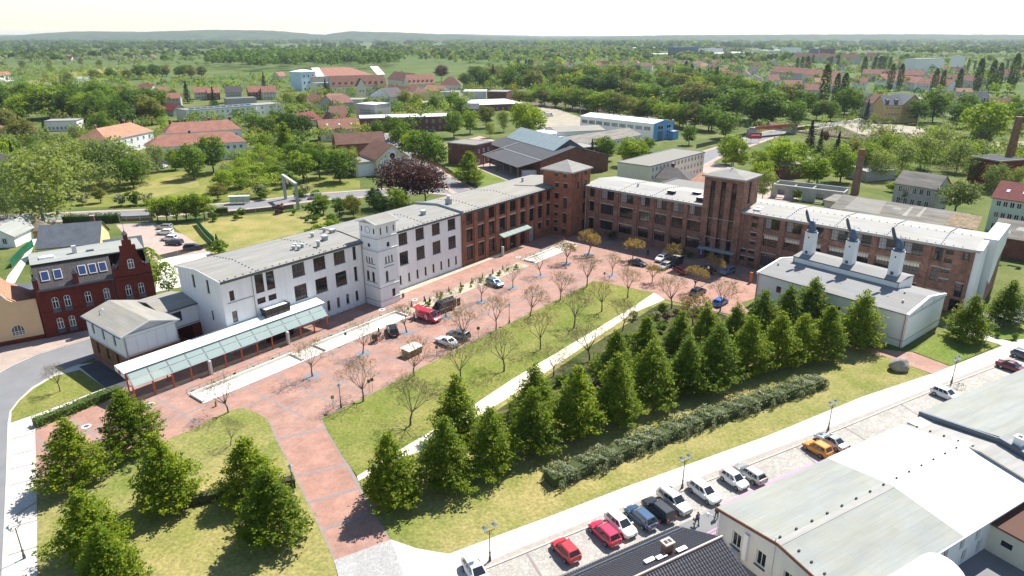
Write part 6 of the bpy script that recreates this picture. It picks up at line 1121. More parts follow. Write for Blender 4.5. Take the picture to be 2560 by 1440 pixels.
house('grey_roof_hall','hall with wide weathered grey roof at the right edge, behind the white one',(50.4,74.2,4.9),(50.4+26*math.cos(rad(30)),74.2+26*math.sin(rad(30)),4.9),5.9,-15.5,'flat','light_grey','felt_green') if False else None
G2=thing('grey_roof_hall','hall with wide weathered grey roof at the right edge, behind the white one','building',(49.6,74.2,0),rad(29))
m=MB(); m.box(0,34,-17.5,0,0,4.7,'light_grey'); m.obj('wall',G2)
m=MB()
for y0,y1,z0,z1 in ((-17.9,-8.8,4.75,6.2),(-8.8,0.4,6.2,4.75)): m.hexa([(3.2,y0,z0),(34,y0,z0),(34,y1,z1),(3.2,y1,z1)],[(3.2,y0,z0+0.25),(34,y0,z0+0.25),(34,y1,z1+0.25),(3.2,y1,z1+0.25)],'felt_green')
m.obj('roof',G2)
m=MB()
for y0,y1,z0,z1 in ((-17.9,-8.8,4.2,5.5),(-8.8,0.4,5.5,4.2)): m.hexa([(-0.6,y0,z0),(2.9,y0,z0),(2.9,y1,z1),(-0.6,y1,z1)],[(-0.6,y0,z0+0.2),(2.9,y0,z0+0.2),(2.9,y1,z1+0.2),(-0.6,y1,z1+0.2)],'felt_light')
m.obj('lower_roof',G2)
m=MB()
for y0,y1,z0,z1 in ((-17.9,-8.8,4.4,5.7),(-8.8,0.4,5.7,4.4)): m.hexa([(2.9,y0,z0),(3.25,y0,z0),(3.25,y1,z1),(2.9,y1,z1)],[(2.9,y0,z0+0.65),(3.25,y0,z0+0.65),(3.25,y1,z1+0.75),(2.9,y1,z1+0.75)],'zinc_dark')
m.obj('step_flashing',G2)
t=thing('white_flue','white square flue standing at the right edge between the roofs','chimney',(57.99,66.41,0),rad(30)); k=MB(); k.box(0,0.9,0,0.9,0,7.0,'panel_white'); k.obj('shaft',t); k=MB(); k.box(-0.08,0.98,-0.08,0.98,7.0,7.12,'white_frame'); k.box(0.25,0.65,0.25,0.65,7.12,7.2,'black'); k.obj('cap',t)
t=thing('brown_roof_wing','low cream wing with flat brown roof in the lower right corner','building',(48.6,57.94,3.4),rad(30)); t.location.z=0; m=MB(); wall(m,(0,-9),(14,-9),0,3.2,'pale_cream'); wo=[(2.2,1.3,1.2,0.8),(5.6,1.3,1.2,0.8)]; wall(m,(0,0),(0,-9),0,3.2,'pale_cream',wo,0.2); m.obj('wall',t)
for o in wo: window(t,(0,0),(0,-9),*o,1,1,'white_frame',rec=0.12)
m=MB(); m.box(-0.3,14,-9.3,0.0,3.2,3.4,'tile_brown'); m.obj('roof',t)
# tiled roof at the bottom: the tiles are real
TR=thing('dark_tiled_house','house roof of dark glazed tiles with a brick chimney at the bottom edge','house',(16.6,55.9,0),rad(29.5))
m=MB(); m.box(-26,-0.4,-10.8,-0.5,0,3.9,'pale_cream'); m.poly([(-0.4,-10.8,3.9),(-0.4,-0.5,3.9),(-0.4,-5.65,6.4)],'pale_cream'); m.obj('wall',TR)
m=MB()
for y0,y1,z0,z1 in ((-11.3,-5.65,3.8,6.62),(-5.65,0.0,6.62,3.8)): m.hexa([(-26,y0,z0-0.12),(0,y0,z0-0.12),(0,y1,z1-0.12),(-26,y1,z1-0.12)],[(-26,y0,z0),(0,y0,z0),(0,y1,z1),(-26,y1,z1)],'tile_glaze')
R_=m.obj('roof',TR)
for side in (0,1):
    m=MB(); rows,cols=17,84
    for r in range(rows):
        for c_ in range(cols):
            x=-26+c_*0.31; t0,t1=r/rows,(r+1.06)/rows
            ya,yb=(0.0-5.65*t0,0.0-5.65*min(t1,1)) if side==0 else (-11.3+5.65*t0,-11.3+5.65*min(t1,1)); za,zb=3.8+2.82*t0,3.8+2.82*min(t1,1)
            h0,h1=0.085,0.02; v=len(m.v)
            m.v+=[(x,ya,za+h0*0.45),(x+0.1,ya,za+h0+0.02),(x+0.2,ya,za+h0*0.6),(x+0.31,ya,za+h0*0.4),(x,yb,zb+h1*0.4),(x+0.1,yb,zb+h1+0.03),(x+0.2,yb,zb+h1*0.6),(x+0.31,yb,zb+h1*0.4),(x,ya,za),(x+0.31,ya,za)]
            k=m.mi('tile_glaze')
            fs=[(v,v+1,v+5,v+4),(v+1,v+2,v+6,v+5),(v+2,v+3,v+7,v+6),(v+8,v+9,v+3,v+2,v+1,v)]
            if side==0: fs=[f[::-1] for f in fs]
            m.f+=fs; m.m+=[k]*4
    tag(m.obj('roof_tiles',R_),kind='stuff')
m=MB(); m.tube((-26,-5.65,6.68),(0.05,-5.65,6.68),0.14,0.14,10,'ridge_cap'); m.obj('ridge_cap',R_)
m=MB(); m.tube((-26,-0.9,4.33),(0,-0.9,4.33),0.03,0.03,6,'steel'); m.tube((-26,-0.9,4.43),(0,-0.9,4.43),0.03,0.03,6,'steel'); m.obj('snow_guard',R_)
k=MB(); k.box(-5.6,-4.7,-4.4,-3.7,4.9,7.0,'brick_chim'); k.box(-5.7,-4.6,-4.5,-3.6,7.0,7.12,'kerb_stone'); k.box(-5.5,-5.2,-4.25,-3.85,7.12,7.16,'black'); k.box(-5.05,-4.8,-4.25,-3.85,7.12,7.16,'black'); k.obj('chimney',R_)
for x,y in ((-7.4,-4.3),(-6.3,-4.6),(-4.2,-4.9)): k=MB(); z=6.62-(y+5.65)*0.499; k.box(x-0.55,x+0.55,y-0.22,y+0.22,z+0.25,z+0.31,'steel'); k.box(x-0.5,x-0.44,y-0.2,y+0.2,z,z+0.25,'zinc'); k.obj('roof_step',R_)
# ------------------------------------------------------------------ trees,hedges,shrubs
def quads(c,nrm,size,rs,asp=0.75):
    """diamond-shaped leaf clumps: centres c, facing nrm, edge length size"""
    n=len(c); r=rs.normal(size=(n,3)); t=np.cross(nrm,r); t/=np.linalg.norm(t,axis=1)[:,None]+1e-9; b=np.cross(nrm,t)
    s=size[:,None]; bend=nrm*s*0.18
    v=np.stack([c-t*s*0.5-bend,c-b*s*0.5*asp,c+t*s*0.5-bend,c+b*s*0.5*asp],axis=1).reshape(-1,3)
    return v
def quad_mesh(name,v,mat,tubes=None):
    n=len(v) // 4; me=bpy.data.meshes.new(name); me.vertices.add(n*4); me.vertices.foreach_set('co',v.astype(np.float32).ravel())
    me.loops.add(n*4); me.loops.foreach_set('vertex_index',np.arange(n*4,dtype=np.int32)); me.polygons.add(n)
    me.polygons.foreach_set('loop_start',np.arange(0,n*4,4,dtype=np.int32)); me.polygons.foreach_set('loop_total',np.full(n,4,dtype=np.int32))
    me.materials.append(M[mat]); me.update(calc_edges=True); return me
def unit(rs,n):
    v=rs.normal(size=(n,3)); return v/np.linalg.norm(v,axis=1)[:,None]
def crown_cone(seed,H=9.6,R=3.0,z0=1.1,sprays=430,per=24,leaf_=0.27):
    """pyramidal crown made of separate upswept sprays"""
    rs=np.random.RandomState(seed); C,N,S=[],[],[]
    ga=rs.uniform(0,6.28); ph=rs.uniform(0,6.28,4)
    for i in range(sprays):
        t=rs.beta(1.0,1.65); z=z0+(H-z0)*t; a=ga+i*2.39996+rs.normal()*0.3
        lump=1+0.15*math.sin(3*a+ph[0])+0.13*math.sin(2*a+9*t+ph[1])+0.1*math.sin(5*a-14*t+ph[2])
        r=R*((1-t)**0.9+0.02)*min(1,0.66+t*3.0)*lump; q=rs.uniform(0.45,1.12)**0.8
        out=np.array([math.cos(a),math.sin(a),rs.uniform(0.1,0.75)]); out/=np.linalg.norm(out); k=max(8,int(per*rs.uniform(0.6,1.3)*(0.6+0.5*(1-t)))); L=(0.35+0.75*(1-t))*rs.uniform(0.7,1.25)
        cen=np.array([math.cos(a)*r*q,math.sin(a)*r*q,z]); u=rs.uniform(-0.8,0.55,size=(k,1)); off=out*u*L+rs.normal(size=(k,3))*np.array([0.2,0.2,0.12])*(0.75+0.5*(0.55-u))
        C.append(cen+off); N.append(out*0.25+np.array([0,0,0.9])+rs.normal(size=(k,3))*0.5); S.append(rs.uniform(0.6,1.3,k)*leaf_)
    n2=150; t=rs.uniform(0.02,0.8,n2); a=rs.uniform(0,6.28,n2); r=R*(1-t)*np.sqrt(rs.uniform(0,0.4,n2))
    C.append(np.stack([np.cos(a)*r,np.sin(a)*r,z0+(H-z0)*t],1)); N.append(unit(rs,n2)); S.append(np.full(n2,0.7))
    C,N,S=np.concatenate(C),np.concatenate(N),np.concatenate(S); N/=np.linalg.norm(N,axis=1)[:,None]
    return quads(C,N,S,rs)
def crown_round(seed,H=12.0,R=5.0,z0=0.5,lobes=46,per=60,leaf_=0.55,flat_=1.0,droop=0.0,loose=0.0):
    rs=np.random.RandomState(seed); C,N,S=[],[],[]; hz=(H-z0)/2; cz=z0+hz
    for i in range(lobes):
        d=unit(rs,1)[0]; d[2]=d[2]*0.95-0.02; q=rs.uniform(0.5,0.86); cen=np.array([d[0]*R*q,d[1]*R*q,cz+d[2]*hz*q])
        rl=R*rs.uniform(0.24,0.42); k=int(per*rs.uniform(0.7,1.3)); u=unit(rs,k); u[:,2]=np.abs(u[:,2])*0.45+u[:,2]*0.55
        rr=rl*(rs.uniform(0.55,1.08+loose,size=(k,1))); p=cen+u*rr*np.array([1,1,0.8]); p[:,2]-=droop*rs.uniform(0,1,k)*rl
        C.append(p); N.append(u+np.array([0,0,0.35])+rs.normal(size=(k,3))*0.45); S.append(rs.uniform(0.55,1.3,k)*leaf_)
    n2=lobes*6; u=unit(rs,n2)*(rs.uniform(0,1,size=(n2,1))**0.5)*0.72; C.append(np.stack([u[:,0]*R,u[:,1]*R,cz+u[:,2]*hz],1)); N.append(unit(rs,n2)); S.append(np.full(n2,leaf_*1.7))
    C,N,S=np.concatenate(C),np.concatenate(N),np.concatenate(S); N/=np.linalg.norm(N,axis=1)[:,None]; C[:,2]=np.maximum(C[:,2],0.1)
    return quads(C,N,S,rs)
def crown_column(seed,H=20,R=2.0,z0=1.0,n=1500,leaf_=0.7,power=0.5):
    rs=np.random.RandomState(seed); t=rs.uniform(0,1,n); a=rs.uniform(0,6.28,n); prof=np.sin(np.pi*np.clip(t*0.86+0.12,0,1))**power
    r=R*prof*(0.72+0.36*rs.uniform(0,1,n))*(1+0.15*np.sin(4*a+t*20)); C=np.stack([np.cos(a)*r,np.sin(a)*r,z0+(H-z0)*t],1)
    N=np.stack([np.cos(a),np.sin(a),np.full(n,0.8)],1)+rs.normal(size=(n,3))*0.4; N/=np.linalg.norm(N,axis=1)[:,None]; return quads(C,N,rs.uniform(0.6,1.3,n)*leaf_,rs)
def crown_spruce(seed,H=14,R=3.0,z0=0.8,n=1500,leaf_=0.6):
    rs=np.random.RandomState(seed); C,N=[],[]; tiers=15
    for i in range(tiers):
        t=i/tiers; k=int(n/tiers*(1.5-t)); a=rs.uniform(0,6.28,k); q=rs.uniform(0.15,1,k)**0.6; r=R*(1-t)*(0.9+0.2*np.sin(a*5+i))*q
        C.append(np.stack([np.cos(a)*r,np.sin(a)*r,z0+(H-z0)*t+(1-q)*0.9+rs.normal(size=k)*0.12],1)); N.append(np.stack([np.cos(a)*0.4,np.sin(a)*0.4,np.full(k,1.0)],1)+rs.normal(size=(k,3))*0.35)
    C,N=np.concatenate(C),np.concatenate(N); N/=np.linalg.norm(N,axis=1)[:,None]; return quads(C,N,rs.uniform(0.6,1.2,len(C))*leaf_,rs)
def trunk_mesh(name,H,r,limbs,seed,mat='bark',spread=2.0,z0=2.0):
    rs=random.Random(seed); m=MB(); m.tube((0,0,-0.1),(rs.uniform(-.1,.1),rs.uniform(-.1,.1),H*0.45),r,r*0.62,8,mat); m.tube((0,0,H*0.44),(0.05,0.05,H*0.88),r*0.62,0.04,6,mat)
    for i in range(limbs): a=i*2.4+rs.uniform(-.4,.4); z=z0+(H*0.7-z0)*i/max(1,limbs-1); L=spread*(1-0.6*i/limbs); m.tube((0,0,z),(math.cos(a)*L,math.sin(a)*L,z+L*0.75),r*0.34,0.03,5,mat)
    return m.mesh(name)
def bare_tree(seed,H=7.0,R=2.6,leaves_=300,leafmat='leaf_bud',lsize=0.13):
    rs=random.Random(seed); m=MB(); tips=[]
    def grow(p,d,L,r,lev):
        n=2 if lev<3 else 1; q=p
        for i in range(n):
            d=(d+Vector((rs.gauss(0,.1),rs.gauss(0,.1),0.05 if lev else 0))).normalized(); e=q+d*(L/n); r1=r*(0.78 if n==2 else 0.45); m.tube(q,e,r,r1,7 if lev==0 else (5 if lev==1 else 3),'twig'); q=e; r=r1
        if lev>=2: tips.append((q,lev))
        if lev==4: return
        kids=(rs.randint(7,9),rs.randint(4,5),rs.randint(3,5),rs.randint(3,4))[lev]
        for i in range(kids):
            a=6.283*(i+rs.uniform(-.3,.3))/kids; el=(0.75,0.7,0.7,0.6)[lev]*rs.uniform(0.7,1.2)
            ax=d.orthogonal().normalized(); bx=d.cross(ax); nd=(d*math.cos(el)+(ax*math.cos(a)+bx*math.sin(a))*math.sin(el)).normalized(); nd.z+=0.12; nd.normalize()
            grow(q if lev else p+d*0+(q-p)*rs.uniform(0.82,1.0),nd,L*(0.0+(1.02,0.62,0.55,0.6)[lev])*rs.uniform(0.75,1.15),max(r*0.62,0.012),lev+1)
    grow(Vector((0,0,-0.05)),Vector((0,0,1)),H*0.30,0.15,0)
    me=m.mesh('trunk'); zs=max(v[2] for v in m.v); k=H/zs
    rn=np.random.RandomState(seed); pts=np.array([tuple(p) for p,l in tips])*k
    idx=rn.randint(0,len(pts),leaves_); c=pts[idx]+rn.normal(size=(leaves_,3))*0.16; v=quads(c,unit(rn,leaves_),rn.uniform(0.6,1.3,leaves_)*lsize,rn)
    me.transform(Matrix.Scale(k,4)); return me,quad_mesh('crown',v,leafmat)
TREE={}
def reg(kind,gen,mat,trunk): TREE.setdefault(kind,[]).append((quad_mesh('crown',gen,mat),trunk))
tk_c=trunk_mesh('trunk',9.4,0.17,9,1,'bark',2.0,1.6); tk_r=trunk_mesh('trunk',11,0.26,7,2,'bark',3.0,2.6); tk_b=trunk_mesh('trunk',12,0.2,6,3,'bark_pale',2.2,3.0); tk_s=trunk_mesh('trunk',13,0.2,0,4)
for s in range(7): reg('lime',crown_cone(20+s,R=3.25+0.22*(s % 3)),'leaf_lime',tk_c)
for s in range(3):
    g_=crown_round(40+s)
    for kd,mt in (('green','leaf_green'),('bright','leaf_bright'),('dark','leaf_dark'),('olive','leaf_olive')): reg(kd,g_,mt,tk_r)
    g_=crown_round(60+s,13,4.3,0.9,44,54,0.42,droop=1.0,loose=0.4); reg('birch',g_,'leaf_pale',tk_b)
    reg('poplar',crown_column(70+s),'leaf_dark',tk_s); reg('spruce',crown_spruce(80+s),'leaf_spruce',tk_s)
    reg('bush',crown_round(90+s,3.0,1.7,0.1,14,50,0.34),'leaf_green',trunk_mesh('stem',2.4,0.06,5,s,'bark',0.9,0.3))
    reg('brightbush',crown_round(93+s,3.0,1.7,0.1,14,50,0.34),'leaf_bright',trunk_mesh('stem',2.4,0.06,5,s,'bark',0.9,0.3))
    reg('palebush',crown_round(96+s,3.0,1.7,0.1,14,50,0.34),'leaf_rhodo',trunk_mesh('stem',2.4,0.06,5,s,'bark',0.9,0.3))
reg('purple',crown_round(101,13,7.2,2.6,60,78,0.5,loose=0.25),'leaf_purple',tk_r); reg('purplebush',crown_round(102,2.2,1.2,0.1,12,50,0.26),'leaf_purple',trunk_mesh('stem',1.8,0.05,4,5,'bark',0.6,0.2)); reg('yellowbush',crown_round(103,3.0,1.6,0.1,14,45,0.32),'leaf_yellow',trunk_mesh('stem',2.2,0.05,4,6,'bark',0.8,0.3))
for s in range(2): reg('chestnut',crown_round(105+s,12,5.2,1.6,46,64,0.5),'leaf_white',tk_r)
reg('young',crown_column(110,6.5,1.5,1.6,900,0.32,0.7),'leaf_bright',trunk_mesh('trunk',6.2,0.08,4,7,'twig',0.8,1.8))
for s in range(5): a_,b_=bare_tree(120+s,leaves_=1000); TREE.setdefault('bare',[]).append((b_,a_))
for s in range(3): a_,b_=bare_tree(130+s,H=5.5,leaves_=1300,leafmat='leaf_brown',lsize=0.22); TREE.setdefault('brown',[]).append((b_,a_))
BASEH={'lime': 9.6,'green': 12,'bright': 12,'dark': 12,'olive': 12,'birch': 13,'poplar': 20,'spruce': 14,'bush': 3,'brightbush': 3,'palebush': 3,'purple': 13,'purplebush': 2.2,'yellowbush': 3,'chestnut': 12,'young': 6.5,'bare': 7,'brown': 5.5}
SHAPE={'lime': 'pyramidal lime tree','green': 'round green tree','bright': 'round light green tree','dark': 'round dark green tree','olive': 'round yellowish green tree','birch': 'loose pale birch','poplar': 'slender dark poplar','spruce': 'dark spruce','bush': 'green bush','brightbush': 'light green bush','palebush': 'greyish green bush','purple': 'purple-leaved beech','purplebush': 'purple bush','yellowbush': 'yellow green bush','chestnut': 'chestnut with pale flowers','young': 'young light green tree','bare': 'nearly bare young tree','brown': 'young brown-leaved tree'}
NTREE=[0]
def tree(kind,loc,h_,label,wide=1.0,group=None):
    vs_=TREE[kind]; cm,tm=vs_[rnd.randrange(len(vs_))]; k=h_/BASEH[kind]; bushy='bush' in kind
    nm={'spruce': 'spruce_tree','poplar': 'poplar_tree','birch': 'birch_tree','lime': 'lime_tree','purple': 'beech_tree','chestnut': 'chestnut_tree','bare': 'bare_tree','brown': 'young_tree'}.get(kind,'bush' if bushy else 'broadleaf_tree')
    t=thing(nm,label,'bush' if bushy else 'tree',(loc[0],loc[1],0.05),rnd.uniform(0,6.28),group); k*=rnd.uniform(0.93,1.08); t.rotation_euler=(rnd.gauss(0,0.025),rnd.gauss(0,0.025),t.rotation_euler.z); t.scale=(k*wide*rnd.uniform(0.94,1.06),k*wide*rnd.uniform(0.94,1.06),k)
    mobj('stem' if bushy else 'trunk',tm,t); mobj('crown',cm,t); NTREE[0]+=1; return t
def grove(items,where,group):
    """items: (kind, point, height[, width]); labels name the kind and its place in the row"""
    items=sorted(items,key=lambda q: bearing(q[1])); cnt={}; seen={}
    for q in items: cnt[q[0]]=cnt.get(q[0],0)+1
    for q in items:
        i=seen.get(q[0],0); seen[q[0]]=i+1
        lab='%s %s' % (SHAPE[q[0]],where) if cnt[q[0]]==1 else '%s %s, %s from left' % (SHAPE[q[0]],where,ordn(i))
        tree(q[0],q[1],q[2],lab,q[3] if len(q)>3 else 1.0,group)
H_=9.8
grove([('lime',p,h,1.12) for p,h in (((-13.38,64.16,9.8),9.8),((-7.95,67.51,9.8),9.8),((-2.45,70.68,9.8),9.6),((2.48,74.94,9.8),9.9),((8.49,78.39,9.8),9.7),((14.3,82.23,9.8),9.9),((20.33,86.94,9.8),10),((26.06,90.1,9.8),9.8),((30.9,92.42,9.8),9.8),((37.09,96.26,9.8),10),((42.8,98.77,9.5),9.5),((47.12,100.45,9.5),9.5),((51.76,102,9.5),9.5),((59.06,106.5,9.8),9.9))],'in the front row beside the long hedge','lime trees in the front row')
grove([('lime',p,h,1.1) for p,h in (((-7.15,77.47,9.3),9.2),((3.33,82.29,9),8.8),((15.78,92.96,9.5),9.6),((21.09,97.78,9.5),9.5),((26.6,99.27,9.5),9.5),((32.25,102.88,9.5),9.6),((37.37,104.5,9.5),9.4),((43.79,109.63,9.5),9.6),((49.46,113.1,9.5),9.5),((54.69,115.45,9.5),9.5))],'in the back row near the gravel path','lime trees in the back row')
grove([('lime',p,h,1.2) for p,h in (((-48.63,74.98,9.5),9.4),((-51.97,67.74,9.3),9.2),((-38.61,63.75,9.3),9.2),((-42.8,56.02,9),8.8),((-37.88,50.86,9),8.8),((-29.99,65.03,9),8.8),((-25.29,58.2,9),8.8))],'on the lower left lawn','lime trees on the lower left lawn')
grove([('lime',(79.48,108.96,8.8),8.8,1.25),('lime',(91.48,116.43,9),9,1.25)],'right of the white hall','lime trees right of the hall')
grove([('bare',p,h) for p,h in (((-40.2,84.29,0),6.3),((-31.29,95.18,0),6.2),((-25.07,103.34,0),6.0),((-18.94,112.07,0),5.6),((-12.55,119.33,0),5.8),((-6.12,127.45,0),5.6),((0.17,135.35,0),5.4),((6.33,143.07,0),5.2))]+[('brown',p,h) for p,h in (((12.79,151.9,0),5.2),((18.75,159.43,0),6.0))],'in a grate along the stone basins','young trees along the basins')
grove([('brown',p,h) for p,h in (((28.75,154.03,0),5.4),((30.29,138.35,0),4.6),((38.22,133.42,0),5.0),((44.75,143.07,0),5.2),((37.82,151.6,0),5.0))]+[('bare',(22.32,143.34,0),5.2)],'at the far end of the courtyard','young trees at the far end of the courtyard')
grove([('bare',p,h) for p,h in (((-21.72,87.33,0),7.4),((-15.38,95.31,0),7.4),((-7.89,93.21,0),7.2),((-2.9,112.96,0),7.2),((-1.27,96.8,0),7.4),((-13.93,80.91,0),7.6),((3.43,119.53,0),7.0),((9.69,127.89,0),6.6),((4.83,104.9,0),7.2),((11.24,113.86,0),7.0),((17.35,121.94,0),6.8),((15.92,135.84,0),6.6),((23.59,129.46,0),6.6),((-8.47,107.31,0),6.8))],'on the long lawn','bare trees on the long lawn')
grove([('bare',p,h,1.05) for p,h in (((31.28,123.59,0),7.2),((6.52,95.18,0),5.6),((12.72,100.35,0),6.6),((20.02,112.96,0),6.2),((40.4,122.35,0),6.6))]+[('brown',(33.32,115.14,0),6.4)],'in the shrub bed beside the gravel path','trees in the shrub bed')
tree('bare',(-67.77,90.31,0),4.6,'thin bare sapling on the small corner lawn',0.8); tree('bare',(-36.63,75.96,0),4.2,'small bare tree on the lower left lawn beside the drive',0.9)
for i,p in enumerate(((-31.29,95.18,0),(-25.07,103.34,0),(-12.55,119.33,0),(-6.12,127.45,0),(0.17,135.35,0),(6.33,143.07,0),(12.79,151.9,0),(18.75,159.43,0),(22.32,143.34,0),(-18.94,112.07,0))):
    k=MB(); n_=20
    for j in range(n_):
        a0,a1=6.2832*j/n_,6.2832*(j+1)/n_; k.q((0.35*math.cos(a0),0.35*math.sin(a0),0.09),(1.25*math.cos(a0),1.25*math.sin(a0),0.09),(1.25*math.cos(a1),1.25*math.sin(a1),0.09),(0.35*math.cos(a1),0.35*math.sin(a1),0.09),'grate')
    o=k.obj('tree_grate',plaza); o.location=(p[0],p[1],0)
tree('young',(-74.93,133.42,0),9.0,'young bright green tree between the brick house and the white wing, left one',1.1); tree('young',(-70.41,130.6,0),7.2,'young bright green tree between the brick house and the white wing, right one',1.3)
# hedges ----------------------------------------------------------------
def hedge(name,label,pts,w_,h_,mat,dens=46,leaf_=0.3,lump=0.12,core='hedge_core'):
    t=thing(name,label,'hedge',(pts[0][0],pts[0][1],0)); rs=np.random.RandomState(int(abs(pts[0][0])*10)); C,N=[],[]; k=MB()
    for i in range(len(pts)-1):
        a,b=Vector(pts[i][:2]+(0,))-t.location,Vector(pts[i+1][:2]+(0,))-t.location; d=b-a; L=d.length; d/=L; s_=Vector((-d.y,d.x,0)); n=int(L*dens*(w_+2*h_)/3)
        u=rs.uniform(0,L,n); per=rs.uniform(0,w_+2*h_,n); lm=lump*np.sin(u*2.1+per)+lump*np.sin(u*0.9+1)
        y=np.where(per<h_,-w_/2,np.where(per<h_+w_,per-h_-w_/2,w_/2)); z=np.where(per<h_,per,np.where(per<h_+w_,h_,2*h_+w_-per)); ny=np.where(per<h_,-1,np.where(per<h_+w_,0,1)); nz=np.where((per>=h_) & (per<h_+w_),1,0.3)
        y=y+ny*(lm+rs.normal(size=n)*0.08); z=np.maximum(z+(nz>0.5)*(lm+rs.normal(size=n)*0.1),0.05)
        C.append(np.stack([a.x+d.x*u+s_.x*y,a.y+d.y*u+s_.y*y,z],1)); N.append(np.stack([s_.x*ny,s_.y*ny,nz],1)+rs.normal(size=(n,3))*0.5)
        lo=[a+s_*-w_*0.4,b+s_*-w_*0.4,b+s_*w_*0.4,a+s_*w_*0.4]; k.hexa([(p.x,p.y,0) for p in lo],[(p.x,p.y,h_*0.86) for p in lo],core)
    C,N=np.concatenate(C),np.concatenate(N); N/=np.linalg.norm(N,axis=1)[:,None]
    k.obj('stems',t); mobj('foliage',quad_mesh('foliage',quads(C,N,rs.uniform(0.6,1.3,len(C))*leaf_,rs),mat),t)
    return t
hedge('flowering_hedge','long lumpy grey-green hedge along the lower lawn',[(4.38,67.78,0),(9.89,71.14,0),(16.59,75.5,0),(25.83,81.12,0),(35.92,86.53,0),(47.18,92.56,0)],2.6,1.6,'leaf_rhodo',150,0.25,0.36)
hedge('clipped_hedge','bright green clipped hedge between corner lawn and red paving',[(-65.1,80.5,0),(-62.97,83.43,0),(-60.9,86.64,0),(-58.57,90.07,0)],1.5,1.25,'leaf_hedge',60,0.26,0.16)
hedge('dark_hedge','dark clipped hedge beside the rear street gate',[(-127.3,187.9,0),(-120.1,188.8,0),(-112.7,190.2,0)],2.2,2.6,'leaf_dark',26,0.4)
hedge('purple_hedge','short dark purple hedge beside the red drive lamp',[(-27.68,66.56,0),(-25.73,67.55,0)],1.3,1.5,'leaf_purple',60,0.22); hedge('purple_hedge','dark purple hedge between the lime trees of the lower left lawn',[(-36.9,64.09,0),(-33.29,65.31,0),(-31.57,65.68,0)],1.3,1.3,'leaf_purple',50,0.22)
hedge('street_hedge','low hedge strip in front of the bus shelter',[(-90.3,201.1,0),(-86.4,202.1,0)],2.0,1.6,'leaf_green',24,0.35)
# shrub bed
bed=[]
rb_=random.Random(3)
for p in ((0.28,83.97,0),(1.15,85.62,0),(2.84,84.51,0),(5.37,89.7,0),(7.33,92.18,0),(8.36,89.7,0),(9.74,95.44,0),(11.18,94.12,0),(12.8,97.5,0),(13.91,96.12,0),(15.83,101.08,0),(17.93,104.12,0),(19.73,106.98,0),(21.8,108.97,0),(23.32,111.54,0),(25.07,115.14,0),(27.1,117.97,0),(26.72,112.42,0),(28.78,117.01,0),(31.31,119.92,0),(32.75,117.97,0),(35.13,119.92,0),(30.33,112.42,0),(36.14,117.97,0),(36.86,115.14,0),(2.71,79.8,0),(6.75,83.43,0),(13.13,89.7,0),(23.29,105.69,0),(40.83,116.07,0),(22.96,117.97,0),(28.84,120.92,0),(-1.65,81.32,0),(-5.24,76.42,0),(-4.32,79.3,0)):
    bed.append((rb_.choice(['bush','palebush','palebush','purplebush','brightbush','bush']),p,rb_.uniform(1.1,2.2)))
grove(bed,'in the bed beside the gravel path','shrubs in the bed')
bed=[('brightbush' if i % 3 else 'bush',FA.p(32+i*1.9,9.2+(i*7 % 5)*0.45),0.55+0.25*(i % 3)) for i in range(19)]+[('spruce',FA.p(33.5+i*3.6,8.7),1.3) for i in range(9)]
grove(bed,'in the gravel bed beyond the clock tower','plants in the gravel bed')
grove([('bush',FA.p(-11+i*3.4,8.1),0.6) for i in range(5)]+[('brightbush',FA.p(11.5+i*2.9,8.2),0.6) for i in range(6)]+[('palebush',FA.p(72+i*3.0,8.2),0.6) for i in range(6)],'in the strip behind the stone basins','plants behind the basins')
grove([('dark',(26.2,171.7,0),2.6,1.2)],'against the shaded brick wing',None); grove([('bush',(41.05,157.81,0),1.4,1.3),('bush',(42.99,156.21,0),1.4,1.3)],'at the foot of the long brick wing','bushes at the long wing')
grove([('green',(85.6,111.89,0),1.2,1.0),('green',(85.79,109.82,0),1.2,1.0),('green',(88.25,108.97,0),1.3,1.1)],'low beside the path right of the hall','low shrubs right of the hall')
# ------------------------------------------------------------------ trees of the middle distance
def q_(kind,p,h,w_=1.0): return (kind,p,h,w_)
grove([q_('birch',(-131.8,185.8,0),22,1.35),q_('birch',(-146.2,221.2,0),24,1.35),q_('birch',(-141.9,244,0),20,1.35),q_('birch',(-160.1,259.1,0),16),q_('birch',(-135.8,247.6,0),13),q_('birch',(-148.3,194.8,0),10),q_('birch',(-160.8,237.1,0),18),q_('green',(-133.3,237.1,0),12),q_('birch',(-172,237.1,0),16),q_('bright',(-205.6,276,0),14),q_('spruce',(-194.8,267.3,0),13)],'on the left beyond the rear street','birches left of the meadow')
grove([q_('green',(-119,252.9,0),15,0.95),q_('green',(-116.8,265.6,0),16,0.95),q_('birch',(-139.6,267.3,0),12),q_('bright',(-134.5,271.6,0),9),q_('olive',(-132,214.3,0),6),q_('palebush',(-136,211.5,0),4),q_('palebush',(-122.9,209.9,0),4),q_('bush',(-119.3,211,0),5),q_('palebush',(-115.5,211.5,0),4)],'on the meadow before the red-roofed houses','trees on the meadow')
grove([q_('bright',(-102.3,191.1,0),7.5),q_('bright',(-99.7,191.1,0),8),q_('bright',(-97.1,191.5,0),7.5),q_('bright',(-94.5,192,0),8),q_('bright',(-92.1,192.9,0),8.5),q_('bright',(-89.8,193.4,0),8)],'in the clump behind the parked cars','clump behind the parked cars')
